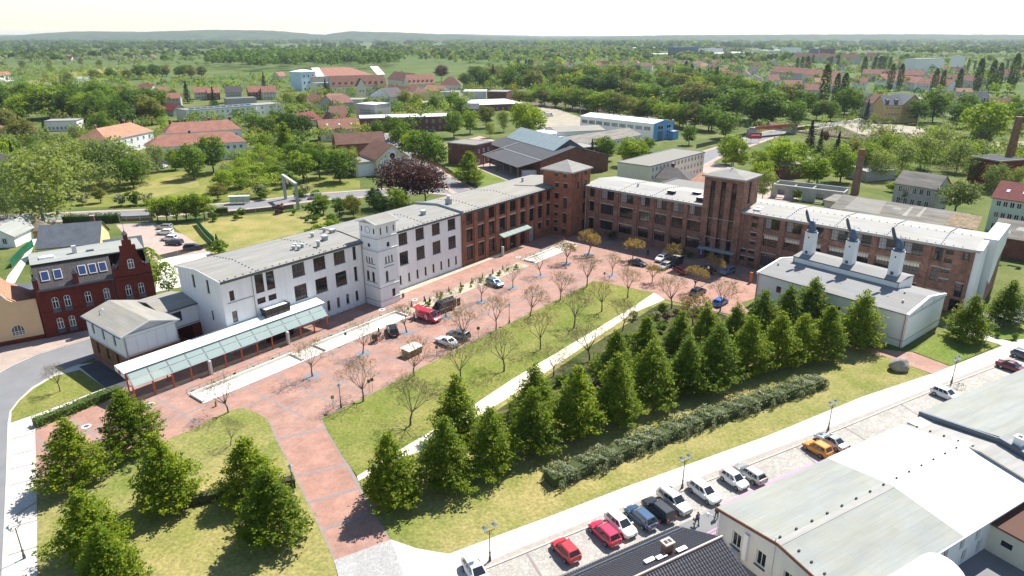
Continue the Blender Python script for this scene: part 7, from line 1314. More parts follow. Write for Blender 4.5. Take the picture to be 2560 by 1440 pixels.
grove([q_('bright',(-98.9,230.5,0),9,1.2),q_('bright',(-95.9,237.1,0),8,1.3),q_('olive',(-96,218.3,0),6,1.2),q_('bright',(-92.7,244,0),8,1.3),q_('bright',(-85.5,244,0),9,1.2),q_('bush',(-79,237.1,0),6),q_('bright',(-76.4,247.6,0),12,1.1),q_('green',(-72.5,255.2,0),12,1.1),q_('green',(-63.1,247.6,0),12,1.1),q_('bright',(-71,267.3,0),10),q_('olive',(-61.3,259.1,0),9),q_('bush',(-64.8,221.2,0),3),q_('palebush',(-83.3,221.2,0),5),q_('palebush',(-69,224.2,0),5),q_('bush',(-81,218.3,0),4),q_('bush',(-69.2,218.3,0),4)],'on the bank above the rear street','trees on the street bank')
grove([q_('bush',(-58.3,197.2,0),4.5,1.3),q_('bright',(-56.6,199.6,0),7),q_('green',(-51.2,197.2,0),6,1.0),q_('olive',(-46.5,194.8,0),8,0.9),q_('yellowbush',(-48.7,202.1,0),5),q_('bush',(-51.3,187.9,0),3,1.3),q_('bush',(-56.4,190.2,0),2.4,1.3),q_('brightbush',(-51.4,175.5,0),4,1.3),q_('brightbush',(-48.7,177.5,0),4,1.3),q_('brightbush',(-45.4,177.5,0),3.5,1.3),q_('brightbush',(-52.5,171.7,0),4,1.2),q_('dark',(-39.3,197.2,0),8,0.9),q_('bright',(-34.3,199.6,0),9,1.0),q_('dark',(-43,207.2,0),7),q_('purplebush',(-69.9,201.1,0),3),q_('purplebush',(-70.3,199.1,0),2),q_('bush',(-65.2,198.6,0),2),q_('bush',(-85.6,191.1,0),2.4),q_('bush',(-80.2,192.4,0),2.2),q_('bush',(-79.9,195.7,0),2.8),q_('spruce',(-73.8,163.8,0),4,1.3),q_('bush',(-71.7,159.1,0),3.5,1.4),q_('bush',(-58.9,189.7,0),1.5)],'between the white wing and the rear street','shrubs behind the white wing')
tree('purple',(-33.6,211.5,0),16.5,'broad purple-leaved beech behind the white wing',1.15); tree('purple',(-26.8,207.2,0),14,'second purple-leaved beech beside the side street',0.95)
grove([q_('green',(-36,271.6,0),17,0.9),q_('green',(-30.8,267.3,0),16,0.9),q_('green',(-50,311.2,0),15),q_('bright',(-43.3,295.2,0),14),q_('green',(-60.9,355.9,0),13),q_('green',(-77.1,405.2,0),11),q_('green',(-70.6,363.3,0),10)],'along the side street by the cream gable','trees along the side street')
tree('lime',(-15.6,244,0),12.5,'single tidy green tree on the works lawn',1.25)
grove([q_('green',(-30.5,363.3,0),15),q_('bright',(-23,379.1,0),13),q_('olive',(-15.2,405.2,0),13),q_('green',(-33.3,446,0),15),q_('birch',(-11.6,363.3,0),10),q_('birch',(-4.5,387.4,0),14),q_('bright',(6.2,355.9,0),20,0.9),q_('bright',(12.2,363.3,0),17),q_('green',(2.6,446,0),12)],'around the works yard','trees around the works yard')
grove([q_('bright',(38.7,300.3,0),9,1.1),q_('green',(40.4,293.1,0),11),q_('bright',(47.9,280.6,0),13),q_('bright',(51.6,283.4,0),12),q_('green',(62.9,316.9,0),8,1.2),q_('green',(58.6,335.4,0),7),q_('spruce',(33.5,285.3,0),11),q_('green',(86.9,338,0),11),q_('green',(112.1,363.3,0),13,1.1),q_('bright',(86.7,267.3,0),15,1.0),q_('bright',(89.7,285.3,0),12),q_('bright',(93.6,255.2,0),12),q_('bright',(101.9,259.1,0),15),q_('bright',(111.2,267.3,0),12),q_('spruce',(128.1,295.2,0),17,1.2),q_('spruce',(128.2,285.3,0),14),q_('spruce',(130,276,0),15,1.1),q_('purple',(152.3,335.4,0),8,0.5),q_('bright',(107.2,237.1,0),13),q_('bright',(105.7,240.5,0),11),q_('bright',(120.4,247.6,0),14),q_('bright',(134.8,259.1,0),12),q_('bright',(87.4,237.1,0),10),q_('birch',(81.7,218.3,0),12),q_('brightbush',(92.8,218.3,0),4)],'around the station street','trees around the station street')
grove([q_('birch',(137,251.4,0),14,1.2),q_('birch',(148.6,259.1,0),16,1.2),q_('birch',(165.8,276,0),15,1.2),q_('birch',(183.4,295.2,0),16,1.3),q_('birch',(175,267.3,0),15,1.2),q_('bright',(162.7,295.2,0),13),q_('bright',(138.2,237.1,0),8),q_('bright',(150.9,285.3,0),10),q_('olive',(149.5,300.3,0),9),q_('olive',(176.4,329,0),10,1.2),q_('bright',(194.3,316.9,0),13),q_('birch',(166.6,244,0),12),q_('birch',(164.9,230.5,0),12,1.2),q_('birch',(173.1,230.5,0),10),q_('birch',(216.5,316.9,0),12),q_('olive',(124.1,209.9,0),7),q_('brightbush',(130.5,230.5,0),4)],'in the wild ground around the chimneys','wild trees around the chimneys')
tree('chestnut',(131.5,197.2,0),12.5,'flowering chestnut beside the drab grey house',1.15); tree('bright',(222.7,326.5,0),26,'huge round light green tree near the right chimney',1.05)
grove([q_('green',(262.8,435,0),20,1.0),q_('green',(247,424.6,0),16),q_('birch',(290.7,469.4,0),20),q_('green',(289.6,446,0),18),q_('green',(259.5,405.2,0),17),q_('green',(285.2,405.2,0),16),q_('green',(284.4,387.4,0),15),q_('green',(302.4,446,0),13),q_('green',(336.5,469.4,0),13),q_('green',(253.7,446,0),12)],'before the ochre and white houses','trees before the ochre houses')
grove([q_('green',(164.8,405.2,0),17,1.1),q_('green',(191.7,457.4,0),20),q_('chestnut',(198.6,446,0),13),q_('green',(201.8,441.5,0),14),q_('green',(194.8,446,0),12),q_('green',(223.4,469.4,0),22,0.9),q_('green',(234.8,482,0),18),q_('green',(237.2,464.5,0),16),q_('bright',(245,469.4,0),15),q_('spruce',(210.8,414.7,0),15,1.1),q_('green',(182.3,482,0),18),q_('green',(206.4,539.9,0),15),q_('poplar',(225.7,509.4,0),32,1.2),q_('poplar',(227.4,495.4,0),28),q_('poplar',(227,482,0),27,1.1),q_('olive',(213.5,500.9,0),14),q_('green',(205.3,509.4,0),14)],'left of the terrace by the bend','trees left of the terrace')
# rows of trees,jittered along lines
def row(pts,n,hs,kinds,jit,rs,wide=(1.05,1.35)):
    out=[]; seg=[math.dist(pts[i][:2],pts[i+1][:2]) for i in range(len(pts)-1)]; tot=sum(seg)
    for i in range(n):
        d=tot*(i+rs.uniform(0.1,0.9))/n; k=0
        while k<len(seg)-1 and d>seg[k]: d-=seg[k]; k+=1
        p=lerp(pts[k][:2],pts[k+1][:2],d/seg[k]); out.append((rs.choice(kinds),(p[0]+rs.gauss(0,jit),p[1]+rs.gauss(0,jit)),rs.uniform(*hs),rs.uniform(*wide)))
    return out
r1=random.Random(21); BR_=['green','green','green','bright','olive','dark']
grove(row([(6.3,549.8,0),(36.3,530.4,0),(60.8,482,0),(82,446,0),(100.4,414.7,0),(112,387.4,0)],30,(12,17),['green','bright','green','olive'],2.5,r1),'in the first row along the railway','first row along the railway')
grove(row([(3.7,657.1,0),(44.7,657.1,0),(91.6,574.2,0),(122.3,509.4,0),(146.1,446,0),(160.4,409,0)],32,(17,24),BR_,6,r1),'in the second row along the railway','second row along the railway')
grove(row([(-17,767,0),(54,800,0),(115,725,0),(151.3,634.2,0),(178.7,549.8,0),(209.6,524.2,0)],32,(19,25),BR_,8,r1),'in the third row along the railway','third row along the railway')
grove(row([(-35.3,691.8,0),(-25,876,0),(10,919,0),(111,893,0),(187,829,0),(220,682,0)],28,(17,22),BR_+['poplar'],10,r1),'in the wood behind the railway','wood behind the railway')
grove(row([(111,893,0),(181,893,0),(222,787,0)],9,(15,19),['spruce','spruce','dark'],6,r1),'between railway wood and town','conifers between wood and town')
grove([q_('poplar',p,h*0.74,1.25) for p,h in (((10,1020,0),30),((19,988,0),28),((24,967,0),30),((28,988,0),27),((213,876,0),30),((217,860,0),28),((-6,1253,0),22),((416,1043,0),32),((428,1055,0),33),((377,910,0),34),((548,1305,0),26),((558,1253,0),27),((542,1189,0),28),((454,919,0),38),((511,1009,0),34),((531,1032,0),31),((532,1020,0),32),((551,1043,0),30),((369,692,0),34),((384,702,0),34),((383,643,0),34),((399,657,0),28),((400,634,0),32),((448,682,0),40),((460,682,0),42),((461,672,0),38),((481,682,0),45),((666,1079,0),26),((666,1067,0),27),((705,1105,0),24),((733,1132,0),22),((734,1118,0),22),((766,1105,0),24),((628,876,0),30))],'standing above the town on the right','poplars of the town')
grove(row([(-328,446,0),(-312.6,446,0),(-306.9,469.4,0),(-269.1,446,0),(-222.1,405.2,0)],22,(16,21),['green','bright','olive','dark','green'],7,r1),'in the left wood above the villa','left wood')
grove(row([(-378.7,509.4,0),(-356.3,524.2,0),(-338.9,539.9,0),(-291.3,509.4,0),(-245,469.4,0)],22,(16,21),['green','olive','bright','green'],7,r1),'in the left wood, second line','left wood second line')
grove(row([(-286.7,387.4,0),(-242.6,342,0),(-220.5,329,0),(-214.8,342,0)],8,(10,14),['green','olive','spruce','birch'],6,r1)+[q_('green',(-220.3,371,0),14),q_('green',(-216.4,424.6,0),14),q_('spruce',(-260.1,563.5,0),17,1.3),q_('spruce',(-233.6,549.8,0),14,1.3),q_('olive',(-285.1,592.9,0),10),q_('spruce',(-248,708,0),17),q_('bush',(-215.5,509.4,0),6)],'between the houses on the left','trees between the left houses')
grove([q_('green',(-134.8,363.3,0),13),q_('green',(-126,355.9,0),13),q_('dark',(-115.7,355.9,0),15),q_('dark',(-103.6,339.3,0),16,1.1),q_('lime',(-99.4,300.3,0),16,1.0),q_('green',(-137.9,405.2,0),12),q_('bright',(-116.8,322.9,0),8),q_('bright',(-110.8,300.3,0),7),q_('olive',(-167.7,524.2,0),12),q_('olive',(-152.9,509.4,0),13),q_('bright',(-149.4,469.4,0),8),q_('green',(-101.9,549.8,0),16),q_('olive',(-77.2,509.4,0),15),q_('olive',(-68.8,500.9,0),13),q_('green',(-56.8,509.4,0),12),q_('spruce',(-167.5,634.2,0),16),q_('chestnut',(-51,748,0),18),q_('green',(-35,767,0),20),q_('spruce',(-20,767,0),22),q_('purple',(-83,836,0),20,0.8),q_('green',(-43.7,509.4,0),12),q_('bright',(-86.5,295.2,0),9),q_('green',(-87.8,276,0),12),q_('olive',(-80.5,285.3,0),9)],'in the gardens of the town centre','garden trees of the town centre')
grove(row([(-495,836,0),(-469,876,0),(-457,967,0),(-393,919,0)],14,(14,20),['green','green','dark','olive'],8,r1)+[q_('birch',(-444,708,0),22,1.2),q_('birch',(-783,1145,0),18),q_('birch',(-697,1079,0),16),q_('birch',(-785,1305,0),18),q_('birch',(-686,1189,0),18),q_('birch',(-821,1515,0),14)],'round the pond meadow','trees round the pond meadow')
# ------------------------------------------------------------------ what reads as one mass
def mass(name,label,pts,mats,seed,leaf_=1.6,per=46):
    """pts: (x, y, height, radius); leaf clumps on lumpy crowns"""
    rs=np.random.RandomState(seed); groups={m_: [] for m_ in mats}
    for x,y,h_,r in pts:
        k=per; u=unit(rs,k); u[:,2]=np.abs(u[:,2])*0.9+u[:,2]*0.1; c=np.stack([x+u[:,0]*r*rs.uniform(0.7,1.05,k),y+u[:,1]*r*rs.uniform(0.7,1.05,k),h_*0.5+u[:,2]*h_*0.5],1)
        N=u+rs.normal(size=(k,3))*0.35; N/=np.linalg.norm(N,axis=1)[:,None]; groups[mats[rs.randint(len(mats))]].append(quads(c,N,rs.uniform(0.7,1.3,k)*leaf_*r/5,rs,0.9))
    V=np.concatenate([np.concatenate(v) for v in groups.values() if v]); n=len(V) // 4; me=quad_mesh(name,V,mats[0])
    for m_ in mats[1:]: me.materials.append(M[m_])
    me.polygons.foreach_set('material_index',np.concatenate([np.full(sum(len(a) // 4 for a in v),i,dtype=np.int32) for i,(m_,v) in enumerate(groups.items()) if v])); me.update()
    return tag(mobj(name,me),label,kind='stuff')
def inside(p,poly):
    x,y=p; c=False; n=len(poly)
    for i in range(n):
        x0,y0=poly[i][:2]; x1,y1=poly[(i+1) % n][:2]
        if (y0>y)!=(y1>y) and x<(x1-x0)*(y-y0)/(y1-y0)+x0: c=not c
    return c
def fill(poly,n,hs,rs,keep=lambda p: True,sp=0.42):
    xs=[p[0] for p in poly]; ys=[p[1] for p in poly]; out=[]; tries=0
    while len(out)<n and tries<n*60:
        tries+=1; p=(rs.uniform(min(xs),max(xs)),rs.uniform(min(ys),max(ys)))
        if inside(p,poly) and keep(p): h_=rs.uniform(*hs); out.append((p[0],p[1],h_,h_*rs.uniform(sp-0.08,sp+0.1)))
    return out
r2=random.Random(5); GM=['leaf_green','leaf_dark','leaf_olive','leaf_bright','leaf_pale']
hpos=[(o.location.x,o.location.y) for o in col.objects if o.parent is None and o.get('category') in ('house','building','hall','tower')]
def clear_of(p,d=22): return all((p[0]-x-8)**2+(p[1]-y-4)**2>d*d or y>p[1]+40 for x,y in hpos)
mass('park_wood','dense dark green wood behind the town centre',fill([(-506,1189,0),(-388,1079,0),(-260,1105,0),(-187,1189,0),(-257,1647,0),(-466,1994,0),(-672,2082,0),(-750,1770,0)],620,(18,25),r2),['leaf_green','leaf_dark','leaf_green','leaf_olive'],1,2.0,60)
mass('garden_trees','trees and gardens between the houses on the left',fill([(-420.1,549.8,0),(-793,1079,0),(-607,1105,0),(-373,767,0),(-286,876,0),(-225,767,0),(-208.9,634.2,0),(-307.3,549.8,0)],520,(5,12),r2,clear_of),GM,2,1.5,40)
mass('meadow_trees','loose trees and bushes over the river meadows',fill([(-855,1105,0),(-1587,2228,0),(-1013,2397,0),(-493,1189,0),(-607,1105,0)],330,(7,15),r2,lambda p: clear_of(p) and r2.random()<0.8),GM+['leaf_pale','leaf_pale'],3,1.8,44)
mass('middle_wood','broad wooded belt beyond the town centre',fill([(-448,1914,0),(-267,1770,0),(-24,1079,0),(87,1105,0),(226,1445,0),(400,1994,0),(497,3202,0),(-574,3697,0),(-267,1994,0)],1150,(12,19),r2,clear_of),GM,4,2.0,40)
mass('town_trees','trees filling the gardens of the town on the right',fill([(87,1105,0),(104,836,0),(200,708,0),(202.7,574.2,0),(307.8,556.5,0),(363.9,446,0),(1305,1647,0),(1022,1994,0),(718,2082,0),(355,1770,0)],1500,(6,15),r2,lambda p: clear_of(p,16)),GM,5,1.8,40)
mass('railway_scrub','scrub along the railway and the gardens beside it',fill([(6,524.2,0),(97.3,401.5,0),(151.7,363.3,0),(161.8,300.3,0),(205.7,244,0),(318,387.4,0),(248.6,446,0),(171.7,446,0),(107.6,446,0)],520,(2.5,8),r2,lambda p: clear_of(p,14)),GM,6,1.3,34)
mass('wild_scrub','scrub on the wild ground behind the long brick wing',fill([(80.4,237.1,0),(129.3,267.3,0),(179.2,259.1,0),(189,237.1,0),(217.8,276,0),(207.3,316.9,0),(176.4,329,0),(116,295.2,0)],420,(2,9),r2,lambda p: clear_of(p,14)),GM+['leaf_bright','leaf_pale'],7,1.0,90)
mass('bank_scrub','scrub along the left gardens and the street bank',fill([(-110.3,259.1,0),(-91.5,267.3,0),(-58.2,259.1,0),(-74,316.9,0),(-102,300.3,0),(-117.7,295.2,0),(-104.3,237.1,0),(-85.3,223,0),(-73.3,237.1,0)],300,(2,7),r2,lambda p: clear_of(p,12)),GM+['leaf_bright','leaf_bright'],8,0.9,110)
mass('left_garden_scrub','garden shrubs beside the long slate roof',fill([(-112.2,140.4,0),(-120.1,164.5,0),(-136.1,187.9,0),(-143.5,187.9,0),(-130.3,157.8,0)],14,(0.8,1.8),r2,lambda p: clear_of(p,8)),['leaf_green','leaf_pale','leaf_bright'],9,0.9,60)
mass('centre_gardens','gardens and trees between the town centre houses',fill([(-143.3,387.4,0),(-208.9,634.2,0),(-72,708,0),(-11.6,681.5,0),(-20.5,446,0),(-60.2,371,0),(-96.2,316.9,0)],430,(3,12),r2,lambda p: clear_of(p,15)),GM,12,1.1,70)
mass('birch_grove','pale undergrowth and small birches left of the meadow',fill([(-152.6,187.9,0),(-248,316.9,0),(-214.7,316.9,0),(-146.3,276,0),(-126.9,237.1,0),(-137.6,221.2,0),(-138,197.2,0)],170,(3,13),r2,lambda p: clear_of(p,14)),['leaf_pale','leaf_pale','leaf_green','leaf_olive'],15,0.9,120)
mass('north_gardens','garden trees between the villa and the solar block',fill([(-223.1,355.9,0),(-220.4,446,0),(-164,446,0),(-116.5,387.4,0),(-90,295.2,0),(-110.8,295.2,0),(-157.4,305.7,0),(-186.9,295.2,0)],150,(3,11),r2,lambda p: clear_of(p,26)),GM,16,1.0,90)
mass('left_undergrowth','undergrowth of the left wood',fill([(-292.3,371,0),(-420.1,549.8,0),(-307.3,549.8,0),(-220.4,446,0),(-221.2,363.3,0),(-302.4,446,0)],420,(4,11),r2,lambda p: clear_of(p,12)),['leaf_green','leaf_dark','leaf_olive','leaf_bright'],13,1.4,50)
mass('rail_wood_floor','undergrowth of the railway wood',fill([(-31.4,691.8,0),(5,967,0),(207,876,0),(200.6,524.2,0),(166.9,401.5,0),(111.9,464.5,0),(3.3,585.3,0)],560,(6,14),r2,lambda p: clear_of(p,14)),['leaf_green','leaf_dark','leaf_olive','leaf_green'],14,1.5,46)
far=fill([(-2600,1500),(2400,1300),(4200,3400),(-4300,3400)],2600,(11,20),r2,lambda p: (math.sin(p[0]*0.0037+1.3)+math.sin(p[1]*0.0052+p[0]*0.0011)+r2.gauss(0,0.5))>-0.15,0.75)
mass('far_wood','hazy woods stretching towards the hills',far,['leaf_dark','leaf_green','leaf_pale'],10,3.4,26)
far=fill([(-4300,3400),(4200,3400),(7800,7000),(-7800,7000)],2000,(12,20),r2,lambda p: (math.sin(p[0]*0.0017+0.3)+math.sin(p[1]*0.0026+p[0]*0.0006)+r2.gauss(0,0.5))>-0.2,1.9)
mass('distant_wood','bluish woods below the hills',far,['leaf_dark','leaf_green'],11,5.0,22)
# hills on the skyline ---------------------------------------------------
def hills(name,y0,y1,prof,seed,mat='forest_hill'):
    """ridge along x at depth y0..y1; prof: (x, height) knots"""
    rs=np.random.RandomState(seed); xs=np.linspace(prof[0][0],prof[-1][0],420); hs=np.interp(xs,[p[0] for p in prof],[p[1] for p in prof]); ny=9; V,Fc=[],[]
    for j in range(ny):
        t=j/(ny-1); e=math.sin(min(1,t*1.25)*math.pi/2) if t<0.8 else 1.0
        for i,x in enumerate(xs): V.append((x,y0+(y1-y0)*t,max(-1,hs[i]*e-1+(rs.uniform(-1,1)*4.5 if 0<j else -2))))
    n=len(xs)
    for j in range(ny-1):
        for i in range(n-1): a=j*n+i; Fc.append((a,a+1,a+n+1,a+n))
    me=bpy.data.meshes.new(name); me.from_pydata(V,[],Fc); me.materials.append(M[mat]); me.update(); return tag(mobj(name,me),kind='structure')
hills('hills',6500,8200,[(-8000,20),(-5400,40),(-4700,104),(-3900,100),(-3300,120),(-2700,116),(-2300,84),(-2000,64),(-1750,106),(-1200,92),(-700,74),(-300,58),(300,40),(900,42),(1300,60),(1800,66),(2600,70),(3400,74),(4300,76),(5200,72),(8000,60)],3)
hills('far_hills',10500,12500,[(-12500,60),(-6000,90),(-3500,75),(-1000,95),(500,62),(2500,64),(6000,70),(12500,60)],4)
# ------------------------------------------------------------------ vehicles
def wheel_meshes():
    t=MB(); n=16; R,w_=0.315,0.1
    def ring(r,y): return [(r*math.cos(6.2832*i/n),y,r*math.sin(6.2832*i/n)) for i in range(n)]
    def band_(m,a,b,mat):
        for i in range(n): m.q(a[i],b[i],b[(i+1) % n],a[(i+1) % n],mat)
    o,i_=ring(R,-w_),ring(R,w_); band_(t,o,i_,'rubber'); band_(t,ring(R*0.66,-w_),ring(R,-w_),'rubber'); band_(t,ring(R,w_),ring(R*0.66,w_),'rubber')
    r=MB(); r.poly(ring(R*0.2,-w_-0.004)[::-1],'steel')
    for k in range(5):
        a=6.2832*k/5; c,s=math.cos(a),math.sin(a); p=lambda u,v: (u*c-v*s,-w_+0.01,u*s+v*c); r.q(p(0.04,-0.035),p(0.04,0.035),p(R*0.68,0.05),p(R*0.68,-0.05),'steel')
    r.poly(ring(R*0.67,-w_+0.03)[::-1],'zinc_dark'); r.poly(ring(R*0.67,w_-0.03),'zinc_dark'); band_(r,ring(R*0.67,-w_),ring(R*0.6,-w_+0.02),'steel'); return t.mesh('wheel'),r.mesh('rim')
WH_T,WH_R=wheel_meshes()
def bil(q,u,v): a=lerp(q[0],q[1],u); b=lerp(q[3],q[2],u); return lerp(a,b,v)
def pane(quad,u0,u1,v0,v1,off,mat):
    q=[Vector(bil(quad,u,v)) for u,v in ((u0,v0),(u1,v0),(u1,v1),(u0,v1))]; nrm=(q[1]-q[0]).cross(q[3]-q[0]).normalized()*off; m=MB(); m.poly([tuple(p+nrm) for p in q],mat); return m
CARM={}
def car_parts(kind,L,W,H,paintm):
    key=(kind,L,W,H,paintm)
    if key in CARM: return CARM[key]
    w_=W/2; P_=[]
    if kind=='van':
        top=[(-.5,.45),(-.495,.8),(-.49,1.05),(-.2,1.05),(.2,1.05),(.30,1.04),(.42,.95),(.485,.75),(.5,.5)]; xb,xr=(-.495,.36),(-.485,.2); wr=0.86
    elif kind=='sedan':
        top=[(-.5,.5),(-.49,.78),(-.46,.9),(-.3,.95),(.0,.93),(.17,.92),(.38,.8),(.48,.62),(.5,.45)]; xb,xr=(-.34,.2),(-.16,.03); wr=0.66
    elif kind=='suv':
        top=[(-.5,.5),(-.495,.85),(-.48,1.02),(-.2,1.05),(.1,1.05),(.2,1.04),(.4,.96),(.485,.78),(.5,.5)]; xb,xr=(-.48,.24),(-.42,.08); wr=0.76
    else:
        top=[(-.5,.5),(-.49,.8),(-.475,.93),(-.2,.95),(.1,.93),(.22,.92),(.4,.8),(.485,.62),(.5,.42)]; xb,xr=(-.47,.26),(-.37,.07); wr=0.7
    body=MB(); rings=[]
    for f,zt in top:
        x=f*L; e=min(1,(0.5-abs(f))/0.09); ww=w_*(0.80+0.20*(1-(1-e)**2)); zb=0.2+0.14*(1-e)
        half=[(0.0,zb),(ww*0.86,zb),(ww*0.99,zb+0.16),(ww,(zb+zt)/2+0.05),(ww*0.96,zt-0.08),(ww*0.86,zt),(0.0,zt+0.025)]
        rings.append([(x,y,z) for y,z in half]+[(x,-y,z) for y,z in half[-2:0:-1]])
    n=len(rings[0])
    for a,b in zip(rings[:-1],rings[1:]):
        for i in range(n): body.q(a[i],a[(i+1) % n],b[(i+1) % n],b[i],paintm)
    body.poly(rings[0][::-1],paintm); body.poly(rings[-1],paintm)
    zb_=0.9 if kind!='van' else 1.02
    if kind=='suv': zb_=1.0
    B0,B1,R0,R1=xb[0]*L,xb[1]*L,xr[0]*L,xr[1]*L; bw_,rw_=w_*0.90,w_*wr
    lo=[(B0,-bw_,zb_),(B1,-bw_*0.93,zb_),(B1,bw_*0.93,zb_),(B0,bw_,zb_)]; hi=[(R0,-rw_,H-0.05),(R1,-rw_*0.97,H-0.04),(R1,rw_*0.97,H-0.04),(R0,rw_,H-0.05)]
    cab=MB(); cab.hexa(lo,hi,paintm); xm=(R0+R1)/2
    ck=[(R0+0.1,-rw_*0.8,H),(R1-0.1,-rw_*0.78,H),(R1-0.1,rw_*0.78,H),(R0+0.1,rw_*0.8,H)]
    for i in range(4): j=(i+1) % 4; cab.q(hi[i],hi[j],ck[j],ck[i],paintm)
    cab.poly(ck,paintm)
    parts=[('body',body.mesh('body',False)),('cabin',cab.mesh('cabin'))]
    sR=[lo[0],lo[1],hi[1],hi[0]]; sL=[lo[2],lo[3],hi[3],hi[2]]; fr=[lo[1],lo[2],hi[2],hi[1]]; re=[lo[3],lo[0],hi[0],hi[3]]
    gl=[('windscreen',fr,.07,.93,.06,.93),('rear_window',re,.1,.9,.18 if kind!='van' else .4,.9)]
    sides=((.10,.36),(.40,.63),(.67,.90)) if kind in ('suv','mpv','hatch') else ((.12,.48),(.52,.88))
    if kind=='van': sides=((.72,.93),)
    for u0,u1 in sides: gl+=[('side_window',sR,u0,u1,.12,.86),('side_window',sL,1-u1,1-u0,.12,.86)]
    for nm,qd,u0,u1,v0,v1 in gl: parts.append((nm,pane(qd,u0,u1,v0,v1,0.012,'car_glass').mesh(nm)))
    for s in (-1,1):
        m=MB(); m.box(0.455*L,0.487*L,s*w_*0.62-0.14,s*w_*0.62+0.14,0.56,0.70,'head_lamp'); parts.append(('headlight',m.mesh('headlight')))
        m=MB(); m.box(-0.502*L,-0.478*L,s*w_*0.68-0.1,s*w_*0.68+0.1,0.66,0.90,'tail_lamp'); parts.append(('tail_light',m.mesh('tail_light')))
        m=MB(); m.box(B1-0.3,B1-0.12,s*(w_+0.02)-0.09,s*(w_+0.02)+0.09,zb_+0.02,zb_+0.14,paintm); parts.append(('wing_mirror',m.mesh('wing_mirror')))
    for x in (0.5,-0.5):
        m=MB(); xx=x*L; s=1 if x>0 else -1; m.box(min(xx,xx+s*0.012),max(xx,xx+s*0.012),-0.26,0.26,0.42,0.53,'paint_white'); parts.append(('number_plate',m.mesh('number_plate')))
    m=MB(); m.box(0.488*L,0.506*L,-w_*0.55,w_*0.55,0.3,0.44,'black'); parts.append(('grille',m.mesh('grille')))
    CARM[key]=parts; return parts
def car(name,label,p,head,colr,kind='hatch',L=4.1,W=1.76,H=1.47,group=None,z=0.04):
    t=thing(name,label,'van' if kind=='van' else 'car',(p[0],p[1],z),rad(head),group)
    for nm,me in car_parts(kind,L,W,H,'paint_car_'+colr): mobj(nm,me,t)
    for fx in (0.31,-0.29):
        for s in (-1,1):
            wo=mobj('wheel',WH_T,t,(fx*L,s*(W/2-0.07),0.315),0 if s<0 else math.pi); mobj('rim',WH_R,wo)
    return t
G1='cars on the cobbled parking'
for p,hd,c_,kd,L_,H__,lab in (((5.52,56.18,0),121,'red','hatch',3.6,1.48,'small dark red hatchback, leftmost car fully on the cobbled parking'),((9.84,58.75,0),121,'crimson','hatch',4.1,1.47,'bright crimson hatchback on the cobbles beside a white one'),((11.74,60.07,0),-59,'white','hatch',4.1,1.46,'white hatchback between the crimson car and the blue car'),((14.13,61.3,0),121,'blue','hatch',4.2,1.48,'blue hatchback on the cobbles beside the black one'),((16.29,62.43,0),121,'black','suv',4.3,1.58,'black hatchback between the blue car and the silver van-like car'),((18.36,63.88,0),-59,'silver','suv',4.5,1.62,'silver people carrier on the cobbles beside the black car'),((22.24,65.68,0),-59,'white','hatch',4.2,1.5,'white hatchback alone near the two walkers'),((26.44,68.01,0),-59,'white','hatch',3.5,1.48,'tiny white city car beside a silver coupe'),((28.68,69.19,0),121,'silver','hatch',4.2,1.42,'silver coupe beside the tiny white car'),((39.09,74.5,0),121,'orange','hatch',3.7,1.56,'orange hatchback on the cobbled parking'),((41.61,76.14,0),121,'silver','sedan',4.4,1.43,'silver sedan beside the orange car'),((63.94,88.62,0),-59,'white','hatch',3.9,1.46,'white hatchback beside the lying bicycle'),((79.89,97.36,0),-56,'maroon','sedan',4.6,1.44,'maroon sedan at the right edge'),((84.85,101.38,0),-56,'grey','hatch',4.2,1.46,'grey car cut by the right edge beyond the maroon sedan'),((-3.56,53.14,0),-62,'white','hatch',4.1,1.47,'white car cut by the bottom edge')):
    car('parked_car',lab,p,hd,c_,kd,L_,1.74,H__,G1)
G2_='cars in the courtyard'
def hdg(a,b): return math.degrees(math.atan2(b[1]-a[1],b[0]-a[0]))
car('parked_car','white fastback sedan with dark glass roof beside the long lawn',(-11.3,107.15,0),hdg((-9.42,105.22,0),(-13.33,108.63,0)),'white','sedan',4.7,1.85,1.44,G2_)
car('parked_car','black estate with red tail lights beside the antique engine',(-21.44,111.89,0),hdg((-20.53,108.97,0),(-22.41,115.14,0)),'black','suv',4.6,1.85,1.6,G2_)
car('parked_car','dark green car half hidden behind a bare tree beside the white sedan',(-9.47,109.65,0),hdg((-7.57,108.63,0),(-11.26,110.67,0)),'grey','suv',4.4,1.8,1.6,G2_)
car('parked_car','silver blue estate on the courtyard beside the gravel bed',(-3.68,136.83,0),hdg((-5.65,139.11,0),(-1.95,134.86,0)),'steelblue','suv',4.5,1.8,1.5,G2_)
